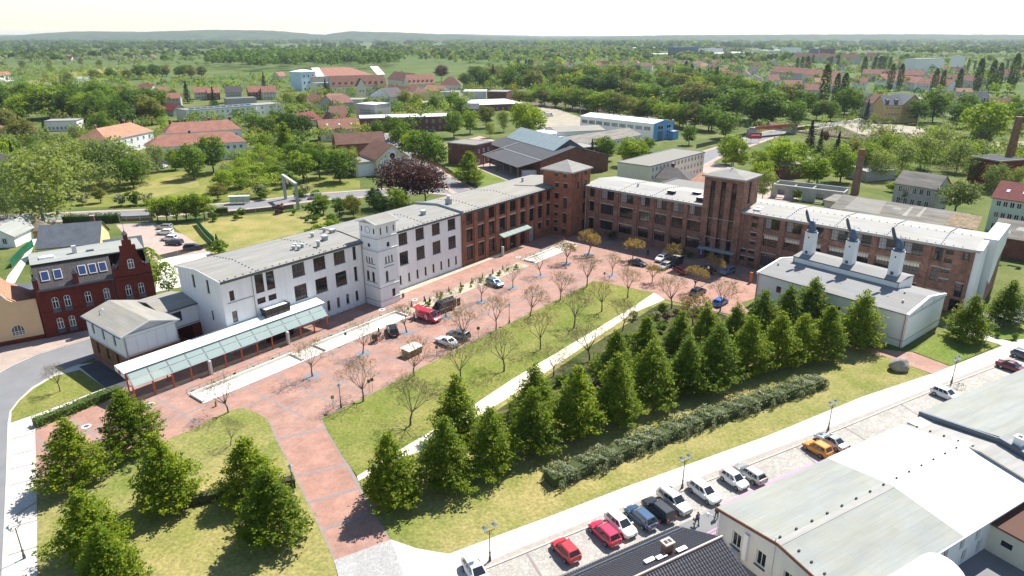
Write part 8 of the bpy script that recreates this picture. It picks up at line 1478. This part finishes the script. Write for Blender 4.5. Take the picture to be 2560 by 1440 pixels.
for p,a,b,c_,kd,lab in (((29.31,150.71,0),(27.87,151.6,0),(30.68,149.53,0),'navy','sedan','dark blue sedan just outside the shadow of the long wing'),((35.6,154.03,0),(37.4,156.21,0),(33.78,151.6,0),'white','suv','white estate with roof box at the shadow edge'),((35.17,148.37,0),(36.81,150.41,0),(33.09,145.81,0),'silver','hatch','silver car half in shadow below the white estate'),((37.94,145.26,0),(38.64,143.61,0),(37.42,146.94,0),'darkred','hatch','red car with raised tailgate at the shadow edge'),((44.15,145.81,0),(44.94,144.43,0),(43.35,146.94,0),'black','suv','black car in the shadow near the stair tower'),((48.44,144.7,0),(50.04,145.81,0),(46.62,143.07,0),'steelblue','suv','steel blue car in the shadow right of the stair tower'),((41.37,125.71,0),(39.82,124.43,0),(42.97,127.89,0),'brightblue','hatch','bright blue car behind the lime trees'),((38.55,131.76,0),(36.9,130.14,0),(40.23,133.42,0),'grey','hatch','grey car behind a leafy young tree'),((40.37,157.81,0),(41.87,160.09,0),(38.83,155.27,0),'grey','hatch','dark car close to the brick wing gate')):
    car('parked_car',lab,p,hdg(a,b),c_,kd,4.4,1.8,1.5,G2_)
tr_=car('flatbed_van','dark pickup with tilted pale load bed at the shadow edge',(38.15,151,0),hdg((39.95,153.11,0),(36.33,148.66,0)),'black','van',5.2,2.0,2.0)
k=MB(); k.hexa([(-2.4,-0.95,1.7),(0.2,-0.95,2.0),(0.2,0.95,2.0),(-2.4,0.95,1.7)],[(-2.4,-0.95,1.8),(0.2,-0.95,2.1),(0.2,0.95,2.1),(-2.4,0.95,1.8)],'light_grey'); o_=k.obj('load_cover',tr_); o_.location=(0,0,0.12)
V1=car('red_van','red delivery van with white logo on its side and raised tailgate',(-15.73,117.97,0),hdg((-18.28,119.53,0),(-13.36,116.07,0)),'vanred','van',5.1,1.95,2.0)
# white mark on the van's side: two upright bars joined like a rounded letter n
k=MB(); y=-0.99
for x0_,x1_,z0,z1 in ((0.0,0.13,0.75,1.35),(0.13,0.42,1.22,1.35),(0.29,0.42,0.45,1.22),(0.42,0.6,0.45,0.58),(0.47,0.6,0.58,1.25)): k.box(x0_,x1_,y-0.015,y,z0,z1,'paint_white')
k.box(-1.9,-0.6,y-0.012,y,1.28,1.36,'paint_white'); k.box(-1.9,-0.5,y-0.012,y,0.78,0.84,'paint_white'); k.obj('logo',V1)
k=MB(); k.hexa([(-3.35,-0.85,2.0),(-2.45,-0.85,1.95),(-2.45,0.85,1.95),(-3.35,0.85,2.0)],[(-3.35,-0.85,2.07),(-2.45,-0.85,2.03),(-2.45,0.85,2.03),(-3.35,0.85,2.07)],'paint_car_vanred'); k.obj('tailgate',V1)
V2=car('black_van','long black van with roof rack and open rear doors beside the red van',(-13.35,122.14,0),hdg((-11.09,125.07,0),(-15.65,119.92,0)),'black','van',5.6,2.0,2.15)
for s in (-1,1): k=MB(); k.box(-3.7,-2.78,s*0.97-0.03,s*0.97+0.03,0.45,2.05,'paint_car_black'); k.obj('rear_door',V2)
k=MB()
for x in (-2.0,-1.0,0.0): k.box(x-0.04,x+0.04,-0.8,0.8,2.2,2.27,'steel')
for s in (-0.78,0.78): k.box(-2.4,0.4,s-0.03,s+0.03,2.15,2.2,'steel')
k.obj('roof_rack',V2)
G3='cars in the rear car park'
for p,a,c_,kd,lab in (((-96.2,182.4,0),175,'silver','suv','silver people carrier, farthest of the five in the rear car park'),((-93.5,177.1,0),175,'white','suv','white estate, second of the five in the rear car park'),((-89.6,171.3,0),172,'white','hatch','white car beside the dark blue one in the rear car park'),((-86.4,167.3,0),172,'navy','suv','dark blue estate in the rear car park'),((-79.8,163.1,0),8,'black','suv','black estate, nearest of the five in the rear car park')):
    car('parked_car',lab,p,a,c_,kd,4.5,1.8,1.52,G3)
for p,a,c_,kd,lab in (((-64.8,220,0),-160,'silver','van','white van driving on the rear street'),((-143.9,275.1,0),90,'white','hatch','white car before the long red-roofed house, left one'),((-141.5,276,0),90,'white','suv','white car before the long red-roofed house, right one'),((-135.8,276.9,0),20,'black','hatch','dark car before the long red-roofed house'),((18,484.7,0),20,'navy','van','dark blue lorry in the sand yard'),((21,476.9,0),20,'white','van','white lorry in the sand yard, left one'),((25.2,467,0),20,'white','van','white lorry in the sand yard, right one'),((-81.1,401.5,0),-30,'black','van','dark van before the brick workshop'),((-28.7,414.7,0),60,'maroon','hatch','reddish car on the works lane'),((216.5,446,0),10,'red','hatch','red car on the station street'),((-44.8,387.4,0),0,'grey','hatch','grey car beside the brick workshop')):
    car('town_car',lab,p,a,c_,kd,5.5 if 'lorry' in lab else 4.5,1.9,2.4 if 'lorry' in lab else (2.0 if kd=='van' else 1.5),'vehicles of the town')
# ------------------------------------------------------------------ lamps,signs,small things
def lantern(m,x,y,z):
    m.hexa([(x-0.1,y-0.1,z),(x+0.1,y-0.1,z),(x+0.1,y+0.1,z),(x-0.1,y+0.1,z)],[(x-0.2,y-0.2,z+0.42),(x+0.2,y-0.2,z+0.42),(x+0.2,y+0.2,z+0.42),(x-0.2,y+0.2,z+0.42)],'lamp_glass')
def lantern_cap(m,x,y,z): m.hexa([(x-0.24,y-0.24,z+0.42),(x+0.24,y-0.24,z+0.42),(x+0.24,y+0.24,z+0.42),(x-0.24,y+0.24,z+0.42)],[(x-0.05,y-0.05,z+0.62),(x+0.05,y-0.05,z+0.62),(x+0.05,y+0.05,z+0.62),(x-0.05,y+0.05,z+0.62)],'zinc'); m.cyl(x,y,z+0.62,z+0.75,0.03,0.02,6,'zinc')
def street_lamp(p,double,label,rz=0,group=None):
    t=thing('street_lamp',label,'lamp',(p[0],p[1],0.08),rz,group); m=MB(); H__=3.75 if double else 3.2
    m.cyl(0,0,0,0.5,0.16,0.13,10,'lamp_iron'); m.cyl(0,0,0.5,1.0,0.09,0.08,10,'lamp_iron'); m.cyl(0,0,1.0,H__,0.055,0.045,8,'lamp_iron'); m.cyl(0,0,0.96,1.05,0.12,0.12,10,'lamp_iron'); m.obj('post',t)
    xs=(-0.55,0.55) if double else (0.0,)
    if double: m=MB(); m.tube((-0.55,0,H__-0.05),(0.55,0,H__-0.05),0.03,0.03,6,'lamp_iron'); m.tube((-0.55,0,H__-0.05),(-0.55,0,H__+0.15),0.03,0.03,6,'lamp_iron'); m.tube((0.55,0,H__-0.05),(0.55,0,H__+0.15),0.03,0.03,6,'lamp_iron'); m.tube((-0.4,0,H__-0.05),(0,0,H__-0.5),0.02,0.02,5,'lamp_iron'); m.tube((0.4,0,H__-0.05),(0,0,H__-0.5),0.02,0.02,5,'lamp_iron'); m.obj('crossarm',t)
    for x in xs:
        m=MB(); lantern(m,x,0,H__+(0.15 if double else 0.0)); lo_=m.obj('lantern',t); m=MB(); lantern_cap(m,x,0,H__+(0.15 if double else 0.0)); m.obj('lantern_cap',lo_)
    return t
for i,p in enumerate(((-2.24,55.21,0),(20.07,67.09,0),(42.79,79.7,0),(67.5,92.95,0))): street_lamp(p,True,'old-style double street lamp along the white pavement, %s from the left' % ordn(i),rad(30),'double lamps along the pavement')
street_lamp((-49.75,55.55,0),True,'old-style double street lamp in the lower left corner',rad(80))
for p,lab in (((-24.53,85.62,0),'single lantern lamp at the corner of the long lawn and the drive'),((-0.52,116.44,0),'single lantern lamp half way along the long lawn'),((-25.53,66.27,0),'single lantern lamp beside the purple hedge'),((42.14,138.35,0),'single lantern lamp at the shadow edge near the stair tower')): street_lamp(p,False,lab)
def post_sign(p,label,col_,h_=2.3,w_=0.45,hh=0.55,rz=0.3,round_=False):
    t=thing('road_sign',label,'sign',(p[0],p[1],0.06),rz); m=MB(); m.cyl(0,0,0,h_,0.03,0.03,6,'zinc'); m.obj('post',t); m=MB()
    if round_: m.cyl(0,0,0,0.02,0.32,0.32,16,col_); o=m.obj('panel',t); o.rotation_euler=(rad(90),0,0); o.location=(0,-0.03,h_-0.2)
    else: m.box(-w_/2,w_/2,-0.05,-0.031,h_-hh,h_,col_); m.obj('panel',t)
for a_ in (((-25.48,85.07,0),'grey sign on a post at the lawn corner','zinc'),((-21.27,89.82,0),'left one of two grey signs at the lawn edge','zinc_dark'),((-20.89,90.31,0),'right one of two grey signs at the lawn edge','zinc_dark'),((-28.66,106.98,0),'blue parking sign beside the white basin','sign_blue'),((-12.46,101.68,0),'thin post sign beside the white sedan','zinc_dark'),((45.61,143.61,0),'left blue parking sign near the stair tower','sign_blue'),((46.26,143.07,0),'right blue parking sign near the stair tower','sign_blue'),((19.97,138.86,0),'small dark sign at the far lawn corner','zinc_dark')): post_sign(*a_)
post_sign((-5.91,108.97,0),'dark round sign seen from behind near the dark green car','zinc_dark',2.4,round_=True); post_sign((-62.9,199.6,0),'round sign on the rear street behind the shrubs','zinc',2.6,round_=True)
for p,lab in (((-47.43,95.98,0),'tall narrow info pillar under the canopy, left one'),((-38.68,107.15,0),'tall narrow info pillar under the canopy, right one'),((-2.24,157.81,0),'pale info pillar at the brick wing entrance'),((51.66,138.6,0),'rust-coloured info pillar near the hall corner')):
    t=thing('info_pillar',lab,'sign',p,FA.a); m=MB(); m.box(-0.16,0.16,-0.3,0.3,0.05,2.4,'corten' if 'rust' in lab else 'granite_light'); m.obj('panel',t); m=MB(); m.box(-0.2,0.2,-0.34,0.34,0,0.06,'zinc_dark'); m.obj('base',t)
t=thing('litter_bin','dark litter bin at the corner of the clock tower','bin',(-22.2,129.46,0)); m=MB(); m.cyl(0,0,0.25,1.0,0.28,0.28,12,'zinc_dark'); m.obj('basket',t); m=MB(); m.cyl(0,0,0,0.25,0.06,0.06,8,'zinc'); m.obj('post',t)
t=thing('bollard_sign','small rust-coloured stub post on the red paving near the first basin','bollard',(-42.63,86.07,0)); m=MB(); m.box(-0.1,0.1,-0.15,0.15,0,0.9,'corten'); m.obj('post',t)
# boulder
t=thing('boulder','big rounded granite boulder on the lawn below the white hall','boulder',(61.75,97.5,0)); me=bpy.data.meshes.new('rock'); import bmesh
bmx=bmesh.new(); bmesh.ops.create_icosphere(bmx,subdivisions=3,radius=1)
for v in bmx.verts:
    n=math.sin(v.co.x*3+1)*0.07+math.sin(v.co.y*4+v.co.z*3)*0.07+rnd.uniform(-.025,.025); v.co*=1+n; v.co.x*=1.75; v.co.y*=1.25; v.co.z=max(v.co.z*1.2,-0.8)+0.85
bmx.to_mesh(me); bmx.free(); me.materials.append(M['stone']); mobj('rock',me,t).rotation_euler=(0,0,0.3)
# antique engine: boiler on four spoked wheels
t=thing('antique_engine','dark antique engine on iron wheels beside the black estate','engine',(-23.57,108.63,0),rad(70)); m=MB(); m.tube((-0.9,0,1.1),(0.8,0,1.15),0.36,0.36,14,'corten_dark'); m.cyl(0.6,0,1.4,2.2,0.12,0.16,10,'black'); m.box(-1.1,-0.6,-0.4,0.4,0.7,1.6,'corten_dark'); m.obj('boiler',t)
for x,r_ in ((-0.75,0.62),(0.8,0.42)):
    for s in (-1,1):
        m=MB(); n=14
        for i in range(n):
            a0,a1=6.2832*i/n,6.2832*(i+1)/n; m.tube((r_*math.cos(a0),0,r_*math.sin(a0)),(r_*math.cos(a1),0,r_*math.sin(a1)),0.05,0.05,4,'corten_dark')
            if i % 2==0: m.tube((0,0,0),(r_*math.cos(a0),0,r_*math.sin(a0)),0.025,0.025,4,'corten_dark')
        o=m.obj('wheel',t); o.location=(x,s*0.6,r_)
m=MB(); m.tube((0.8,-0.6,0.42),(0.8,0.6,0.42),0.05,0.05,6,'corten_dark'); m.tube((-0.75,-0.6,0.62),(-0.75,0.6,0.62),0.05,0.05,6,'corten_dark'); m.obj('axle',t)
# bicycles
def bicycle(p,rz,label,lying=False,group=None):
    t=thing('bicycle',label,'bicycle',(p[0],p[1],0.05),rz,group);
    if lying: t.rotation_euler=(rad(-78),0,rz)
    for x in (-0.52,0.52):
        m=MB(); n=14
        for i in range(n): a0,a1=6.2832*i/n,6.2832*(i+1)/n; m.tube((x+0.33*math.cos(a0),0,0.34+0.33*math.sin(a0)),(x+0.33*math.cos(a1),0,0.34+0.33*math.sin(a1)),0.022,0.022,4,'rubber')
        m.obj('wheel',t)
    m=MB()
    for a,b in (((-0.52,0,0.34),(-0.1,0,0.32)),((-0.1,0,0.32),(-0.22,0,0.85)),((-0.1,0,0.32),(0.36,0,0.78)),((-0.2,0,0.75),(0.34,0,0.85)),((0.52,0,0.34),(0.34,0,0.92)),((-0.52,0,0.34),(-0.2,0,0.75))): m.tube(a,b,0.025,0.025,5,'bike_green')
    m.obj('frame',t); m=MB(); m.box(-0.35,-0.1,-0.07,0.07,0.85,0.91,'black'); m.obj('saddle',t); m=MB(); m.tube((0.34,-0.28,0.98),(0.34,0.28,0.98),0.018,0.018,5,'steel'); m.tube((0.34,0,0.9),(0.34,0,0.98),0.018,0.018,5,'steel'); m.obj('handlebar',t)
bicycle((67.72,91.3,0),rad(-15),'green bicycle standing on the cobbles beside the white hatchback')
for i in range(4): bicycle(lerp((54.41,149.24,0),(56.14,147.51,0),i/3),rad(50),'dark bicycle against the brick wing right of the stair tower, %s from left' % ordn(i),group='bicycles at the brick wing')
for i in range(8):
    q=FA.p(17.2+i*1.5,0.9); k=MB(); k.tube((0,-0.3,0),(0,-0.3,0.7),0.025,0.025,5,'zinc'); k.tube((0,-0.3,0.7),(0,0.3,0.7),0.025,0.025,5,'zinc'); k.tube((0,0.3,0.7),(0,0.3,0),0.025,0.025,5,'zinc'); o=k.obj('bicycle_stand'); o.location=q; o.rotation_euler=(0,0,FA.a); tag(o,'bent tube bicycle stand along the white wing, %s from the canopy' % ordn(i),'bicycle stand','bicycle stands along the white wing')
# wooden shed-like trailer behind the bare tree
t=thing('market_cabin','low brown timber cabin behind a bare tree on the courtyard','cabin',(-16.78,103.19,0),FA.a); m=MB(); m.box(-1.5,1.5,-0.9,0.9,0,1.25,'wood'); m.obj('wall',t); m=MB(); m.hexa([(-1.65,-1.05,1.25),(1.65,-1.05,1.25),(1.65,1.05,1.45),(-1.65,1.05,1.45)],[(-1.65,-1.05,1.33),(1.65,-1.05,1.33),(1.65,1.05,1.53),(-1.65,1.05,1.53)],'granite_light'); m.obj('roof',t)
# bus shelter,concrete gantry,fences
t=thing('bus_shelter','glass bus shelter with flat roof on the rear street','bus shelter',(-89.7,211.5,0),rad(8)); m=MB(); m.box(-0.2,6.2,-0.2,1.8,2.5,2.65,'light_grey'); m.obj('roof',t)
for x in (0,2,4,6): m=MB(); m.box(x-0.05,x+0.05,1.5,1.6,0,2.5,'zinc'); m.obj('post',t)
for x in (0.05,2.05,4.05): m=MB(); m.box(x,x+1.9,1.52,1.55,0.3,2.3,'canopy_glass'); m.obj('glass_panel',t)
m=MB(); m.box(0.5,5.5,1.0,1.35,0.42,0.5,'wood'); m.obj('bench',t)
t=thing('concrete_gantry','tall concrete portal frame spanning the rear street','gantry',(-74.3,219.5,0),math.atan2(206.2-220,8.2)); m=MB(); m.hexa([(-0.5,-0.4,0),(0.5,-0.4,0),(0.5,0.4,0),(-0.5,0.4,0)],[(-0.4,-0.4,7.4),(0.4,-0.4,7.4),(0.4,0.4,7.4),(-0.4,0.4,7.4)],'concrete'); m.obj('column',t); m=MB(); m.hexa([(15.6,-0.4,0),(16.6,-0.4,0),(16.6,0.4,0),(15.6,0.4,0)],[(15.7,-0.4,7.4),(16.5,-0.4,7.4),(16.5,0.4,7.4),(15.7,0.4,7.4)],'concrete'); m.obj('column',t)
m=MB(); m.box(-0.6,16.7,-0.45,0.45,7.4,8.2,'concrete'); m.obj('beam',t); m=MB(); m.box(6.0,9.0,-0.6,-0.46,6.6,8.4,'yellow_wall'); m.obj('sign_panel',t)
def fence(label,pts,h_,mat='fence_green',step=2.5,cat='fence',z=0.05):
    t=thing('mesh_fence',label,cat,(pts[0][0],pts[0][1],z)); o0=Vector((pts[0][0],pts[0][1],0));
    for i in range(len(pts)-1):
        a,b=Vector((*pts[i][:2],0))-o0,Vector((*pts[i+1][:2],0))-o0; L=(b-a).length; n=max(1,int(L/step))
        for k_ in range(n):
            p,q=a.lerp(b,k_/n),a.lerp(b,(k_+1)/n); m=MB(); m.tube((p.x,p.y,0),(p.x,p.y,h_+0.1),0.04,0.04,5,mat); m.obj('post',t)
            m=MB(); d=(q-p).normalized()*0.06; pp,qq=p+d,q-d; nn=Vector((-d.y,d.x,0))*0.2; m.hexa([(pp+nn)[:2]+(0.1,),(pp-nn)[:2]+(0.1,),(qq-nn)[:2]+(0.1,),(qq+nn)[:2]+(0.1,)],[(pp+nn)[:2]+(h_,),(pp-nn)[:2]+(h_,),(qq-nn)[:2]+(h_,),(qq+nn)[:2]+(h_,)],'mesh_'+('green' if 'green' in mat else 'grey')); m.obj('mesh_panel',t)
    return t
fence('green mesh fence running beside the dry meadow',[(-89.3,187.1,0),(-82.4,176.3,0),(-76.1,167.3,0)],2.0)
fence('green screen fence left of the red brick house',[(-115.3,148.7,0),(-119.3,158.8,0),(-121.3,165.5,0)],2.0)
fence('low grey fence below the black estate in the rear car park',[(-84.2,154,0),(-81.2,157.8,0),(-77.9,162.4,0),(-75.6,165.5,0)],1.3,'lamp_iron')
fence('grey gate fence across the rear car park entrance',[(-112.3,189.7,0),(-110.5,189.7,0),(-103.6,191.1,0)],1.8,'lamp_iron'); fence('grey mesh fence along the near side of the rear street',[(-89.2,194.3,0),(-77.4,200.6,0),(-67.4,205.7,0)],1.4,'lamp_iron',4)
fence('dark mesh fence along the works lawn',[(-38.1,295.2,0),(-29.4,277.8,0),(-17.6,247.6,0),(-11.8,233.7,0)],1.4,'lamp_iron',3); fence('blue-grey fence along the station street',[(87.6,326.5,0),(104.2,344.7,0),(126.8,371,0)],2.0,'lamp_iron',4)
t=thing('red_hoarding','red advertising board beside the station street','sign',(122.1,346.1,0)); m=MB(); m.box(-3,3,-0.1,0.1,2.0,5.0,'sign_red'); m.obj('panel',t)
for x in (-2,2): m=MB(); m.cyl(x,0.15,0,4.5,0.1,0.1,6,'zinc'); m.obj('post',t)
m=MB(); m.box(-2.2,2.2,-0.13,-0.11,3.6,4.0,'paint_white'); m.obj('lettering',t)
# railway bridge and overhead line
t=thing('railway_bridge','dark railway girder bridge with red banner over the station street','bridge',(127.5,363.3,0),math.atan2((155.7,379.1,0)[1]-(127.5,363.3,0)[1],(155.7,379.1,0)[0]-(127.5,363.3,0)[0])); L_=math.dist((127.5,363.3,0),(155.7,379.1,0))
m=MB(); m.box(0,L_,0,5,4.6,5.0,'zinc_dark'); m.obj('deck',t); m=MB(); m.box(0,L_,-0.3,0.0,4.3,5.9,'corten'); m.obj('girder',t); m=MB(); m.box(2,L_*0.7,-0.36,-0.31,4.7,5.6,'sign_red'); m.obj('banner',t)
for x in (0.0,L_-1.5): m=MB(); m.box(x,x+1.5,-0.5,5.5,0,4.3,'concrete'); m.obj('abutment',t)
for i,p in enumerate(((175.5,374.2,0),(181.2,363.3,0),(188.4,355.9,0),(231.1,396.1,0),(223.4,329,0),(196.6,348.8,0),(45.8,469.4,0))):
    t=thing('catenary_mast','grey railway mast with side arm, %s from the left' % ordn(sorted(range(7),key=lambda j: ((175.5,374.2,0),(181.2,363.3,0),(188.4,355.9,0),(231.1,396.1,0),(223.4,329,0),(196.6,348.8,0),(45.8,469.4,0))[j][0]).index(i)),'mast',p,rad(20),'railway masts'); m=MB(); m.cyl(0,0,0,9.0,0.16,0.1,6,'light_grey'); m.obj('pole',t); m=MB(); m.tube((0,0,7.6),(3.0,0,7.9),0.05,0.05,5,'light_grey'); m.tube((0,0,6.6),(3.0,0,7.2),0.05,0.05,5,'light_grey'); m.obj('arm',t)
m=MB(); strip(m,[(6.3,549.8,0),(109.2,452.7,0),(159,387.4,0),(179.7,355.9,0),(203.8,311.2,0),(219.3,271.6,0)],4.0,0.0,'soil',0.5); tag(m.obj('railway_bank'),kind='structure')
for s in (-0.75,0.75):
    m=MB(); strip(m,[tuple((q[0]+s*0.4,q[1]+s,0)) for q in ((6.3,549.8,0),(109.2,452.7,0),(159,387.4,0),(179.7,355.9,0),(203.8,311.2,0),(219.3,271.6,0))],0.12,0.5,'corten',0.15); tag(m.obj('rail_track'),kind='structure')
# sand heaps
for i,(p,r_,h_) in enumerate((((203.3,363.3,0),9,3.2),((207.6,355.9,0),8,2.4),((206.3,401.5,0),7,2.2))):
    t=thing('sand_heap',('large pale earth heap beside the railway','flatter earth heap right of the large one','small earth heap by the station street bend')[i],'heap',p); m=MB(); n=16; b0=[(r_*rnd.uniform(.85,1.1)*math.cos(6.283*k_/n),r_*0.7*rnd.uniform(.85,1.1)*math.sin(6.283*k_/n),0) for k_ in range(n)]; b1=[(x*0.45+rnd.uniform(-.4,.4),y*0.45,h_*rnd.uniform(.75,1)) for x,y,z in b0]; m.hexa(b0,b1,'sand'); m.obj('earth',t)
# ------------------------------------------------------------------ people
def skin(name,verts,edges,radii,mat,parent,sub=1):
    me=bpy.data.meshes.new(name); me.from_pydata(verts,edges,[]); me.materials.append(M[mat]); o=mobj(name,me,parent); md=o.modifiers.new('skin','SKIN')
    for v,r in zip(me.skin_vertices[0].data,radii): v.radius=(r,r) if not isinstance(r,tuple) else r
    me.skin_vertices[0].data[0].use_root=True; sb_=o.modifiers.new('sub','SUBSURF'); sb_.levels=sub; sb_.render_levels=sub; return o
def person(label,p,rz,top,trou,stride=0.12,lean=0.0,z=0.04,hood=False):
    t=thing('person',label,'person',(p[0],p[1],z),rz); s=stride
    J={'pel': (0,0,.95),'ch': (lean*.5,0,1.3),'nk': (lean*.9,0,1.5),'hd': (lean+.02,0,1.62),'tp': (lean+.02,0,1.76),'lh': (0,.1,.9),'lk': (s*.6,.11,.5),'la': (s,.11,.09),'lt': (s+.16,.12,.05),'rh': (0,-.1,.9),'rk': (-s*.3,-.11,.5),'ra': (-s,-.11,.1),'rt': (-s+.15,-.12,.05),'ls': (lean*.7,.2,1.42),'le': (-s*.4,.26,1.14),'lw': (-s*.2+.08,.26,.9),'lf': (-s*.2+.11,.25,.8),'rs': (lean*.7,-.2,1.42),'re': (s*.5,-.26,1.14),'rw': (s*.8+.06,-.26,.9),'rf': (s*.8+.09,-.25,.8)}
    names=list(J); E_=[('pel','ch'),('ch','nk'),('nk','hd'),('hd','tp'),('pel','lh'),('lh','lk'),('lk','la'),('la','lt'),('pel','rh'),('rh','rk'),('rk','ra'),('ra','rt'),('ch','ls'),('ls','le'),('le','lw'),('lw','lf'),('ch','rs'),('rs','re'),('re','rw'),('rw','rf')]
    R_={'pel': .13,'ch': .15,'nk': .06,'hd': .095,'tp': .07,'lh': .09,'lk': .06,'la': .04,'lt': .03,'rh': .09,'rk': .06,'ra': .04,'rt': .03,'ls': .06,'le': .042,'lw': .03,'lf': .03,'rs': .06,'re': .042,'rw': .03,'rf': .03}
    skin('body',[J[k] for k in names],[(names.index(a),names.index(b)) for a,b in E_],[R_[k] for k in names],'skin',t)
    up=['pel','ch','nk','ls','le','lw','rs','re','rw']; skin('jacket',[J[k] for k in up],[(up.index(a),up.index(b)) for a,b in E_ if a in up and b in up],[R_[k]+.022 for k in up],top,t)
    lw=['pel','lh','lk','la','rh','rk','ra']; skin('trousers',[J[k] for k in lw],[(lw.index(a),lw.index(b)) for a,b in E_ if a in lw and b in lw],[R_[k]+.02 for k in lw],trou,t)
    m=MB(); h=J['hd']; n=10; r0=[(h[0] - .01+.112*math.cos(6.283*i/n),.1*math.sin(6.283*i/n),h[2]+.02) for i in range(n)]; r1=[(h[0] - .02+.07*math.cos(6.283*i/n),.065*math.sin(6.283*i/n),h[2]+.15) for i in range(n)]; m.hexa(r0,r1,top if hood else 'hair_dark'); m.obj('hood' if hood else 'hair',t)
    for a_ in ('lt','rt'): m=MB(); x,y,z_=J[a_]; m.box(x - .2,x+.08,y - .05,y+.05,0,.09,'black'); m.obj('shoe',t)
    return t
pw=person('man in blue shirt and jeans walking away with a bag',(20.15,60.58,0),rad(115),'cloth_denim','cloth_navy',0.2)
o_=MB(); o_.box(-.15,.15,-.07,.07,.0,.3,'wood'); bg_=o_.obj('shoulder_bag'); bg_.location=(pw.location.x-0.33,pw.location.y+.05,0.62); bg_.rotation_euler=(0,0,rad(115)); tag(bg_,'brown bag held by the man in the blue shirt','bag')
person('person in black with a hood beside the corner of the pale building',(22.62,61.76,0),rad(100),'cloth_black','cloth_black',0.08,hood=True)
person('worker in blue standing behind the red van',(-18.32,117.59,0),rad(20),'cloth_navy','cloth_navy',0.06); person('person in black bending beside the black van',(-17.18,125.71,0),rad(200),'cloth_black','cloth_black',0.1,0.28); person('person in black standing beside the black van',(-16.26,125.28,0),rad(200),'cloth_black','cloth_black',0.06); person('person with white cap walking in the shadow of the long wing',(32.97,157.81,0),rad(-70),'cloth_black','cloth_black',0.15)
# round lamp arm on the pale building corner
t=thing('wall_lamp','white globe lamp on a bent arm at the corner of the pale building','lamp',(21.3,57.6,0),rad(30)); m=MB(); m.tube((0,0,1.0),(0,0,3.4),0.05,0.05,6,'white_frame'); m.tube((0,0,3.4),(-0.9,0.5,4.0),0.05,0.05,6,'white_frame'); m.obj('arm',t); m=MB(); m.cyl(-1.0,0.55,3.8,4.05,0.2,0.12,12,'white_frame'); m.cyl(-1.0,0.55,3.6,3.8,0.1,0.2,12,'lamp_glass'); m.obj('globe',t)
# ------------------------------------------------------------------ air
m=MB(); m.box(-13800,13800,-140,14900,-1.0,135,'haze_air'); hz=tag(m.obj('haze'),'pale haze lying over the far country',kind='stuff')
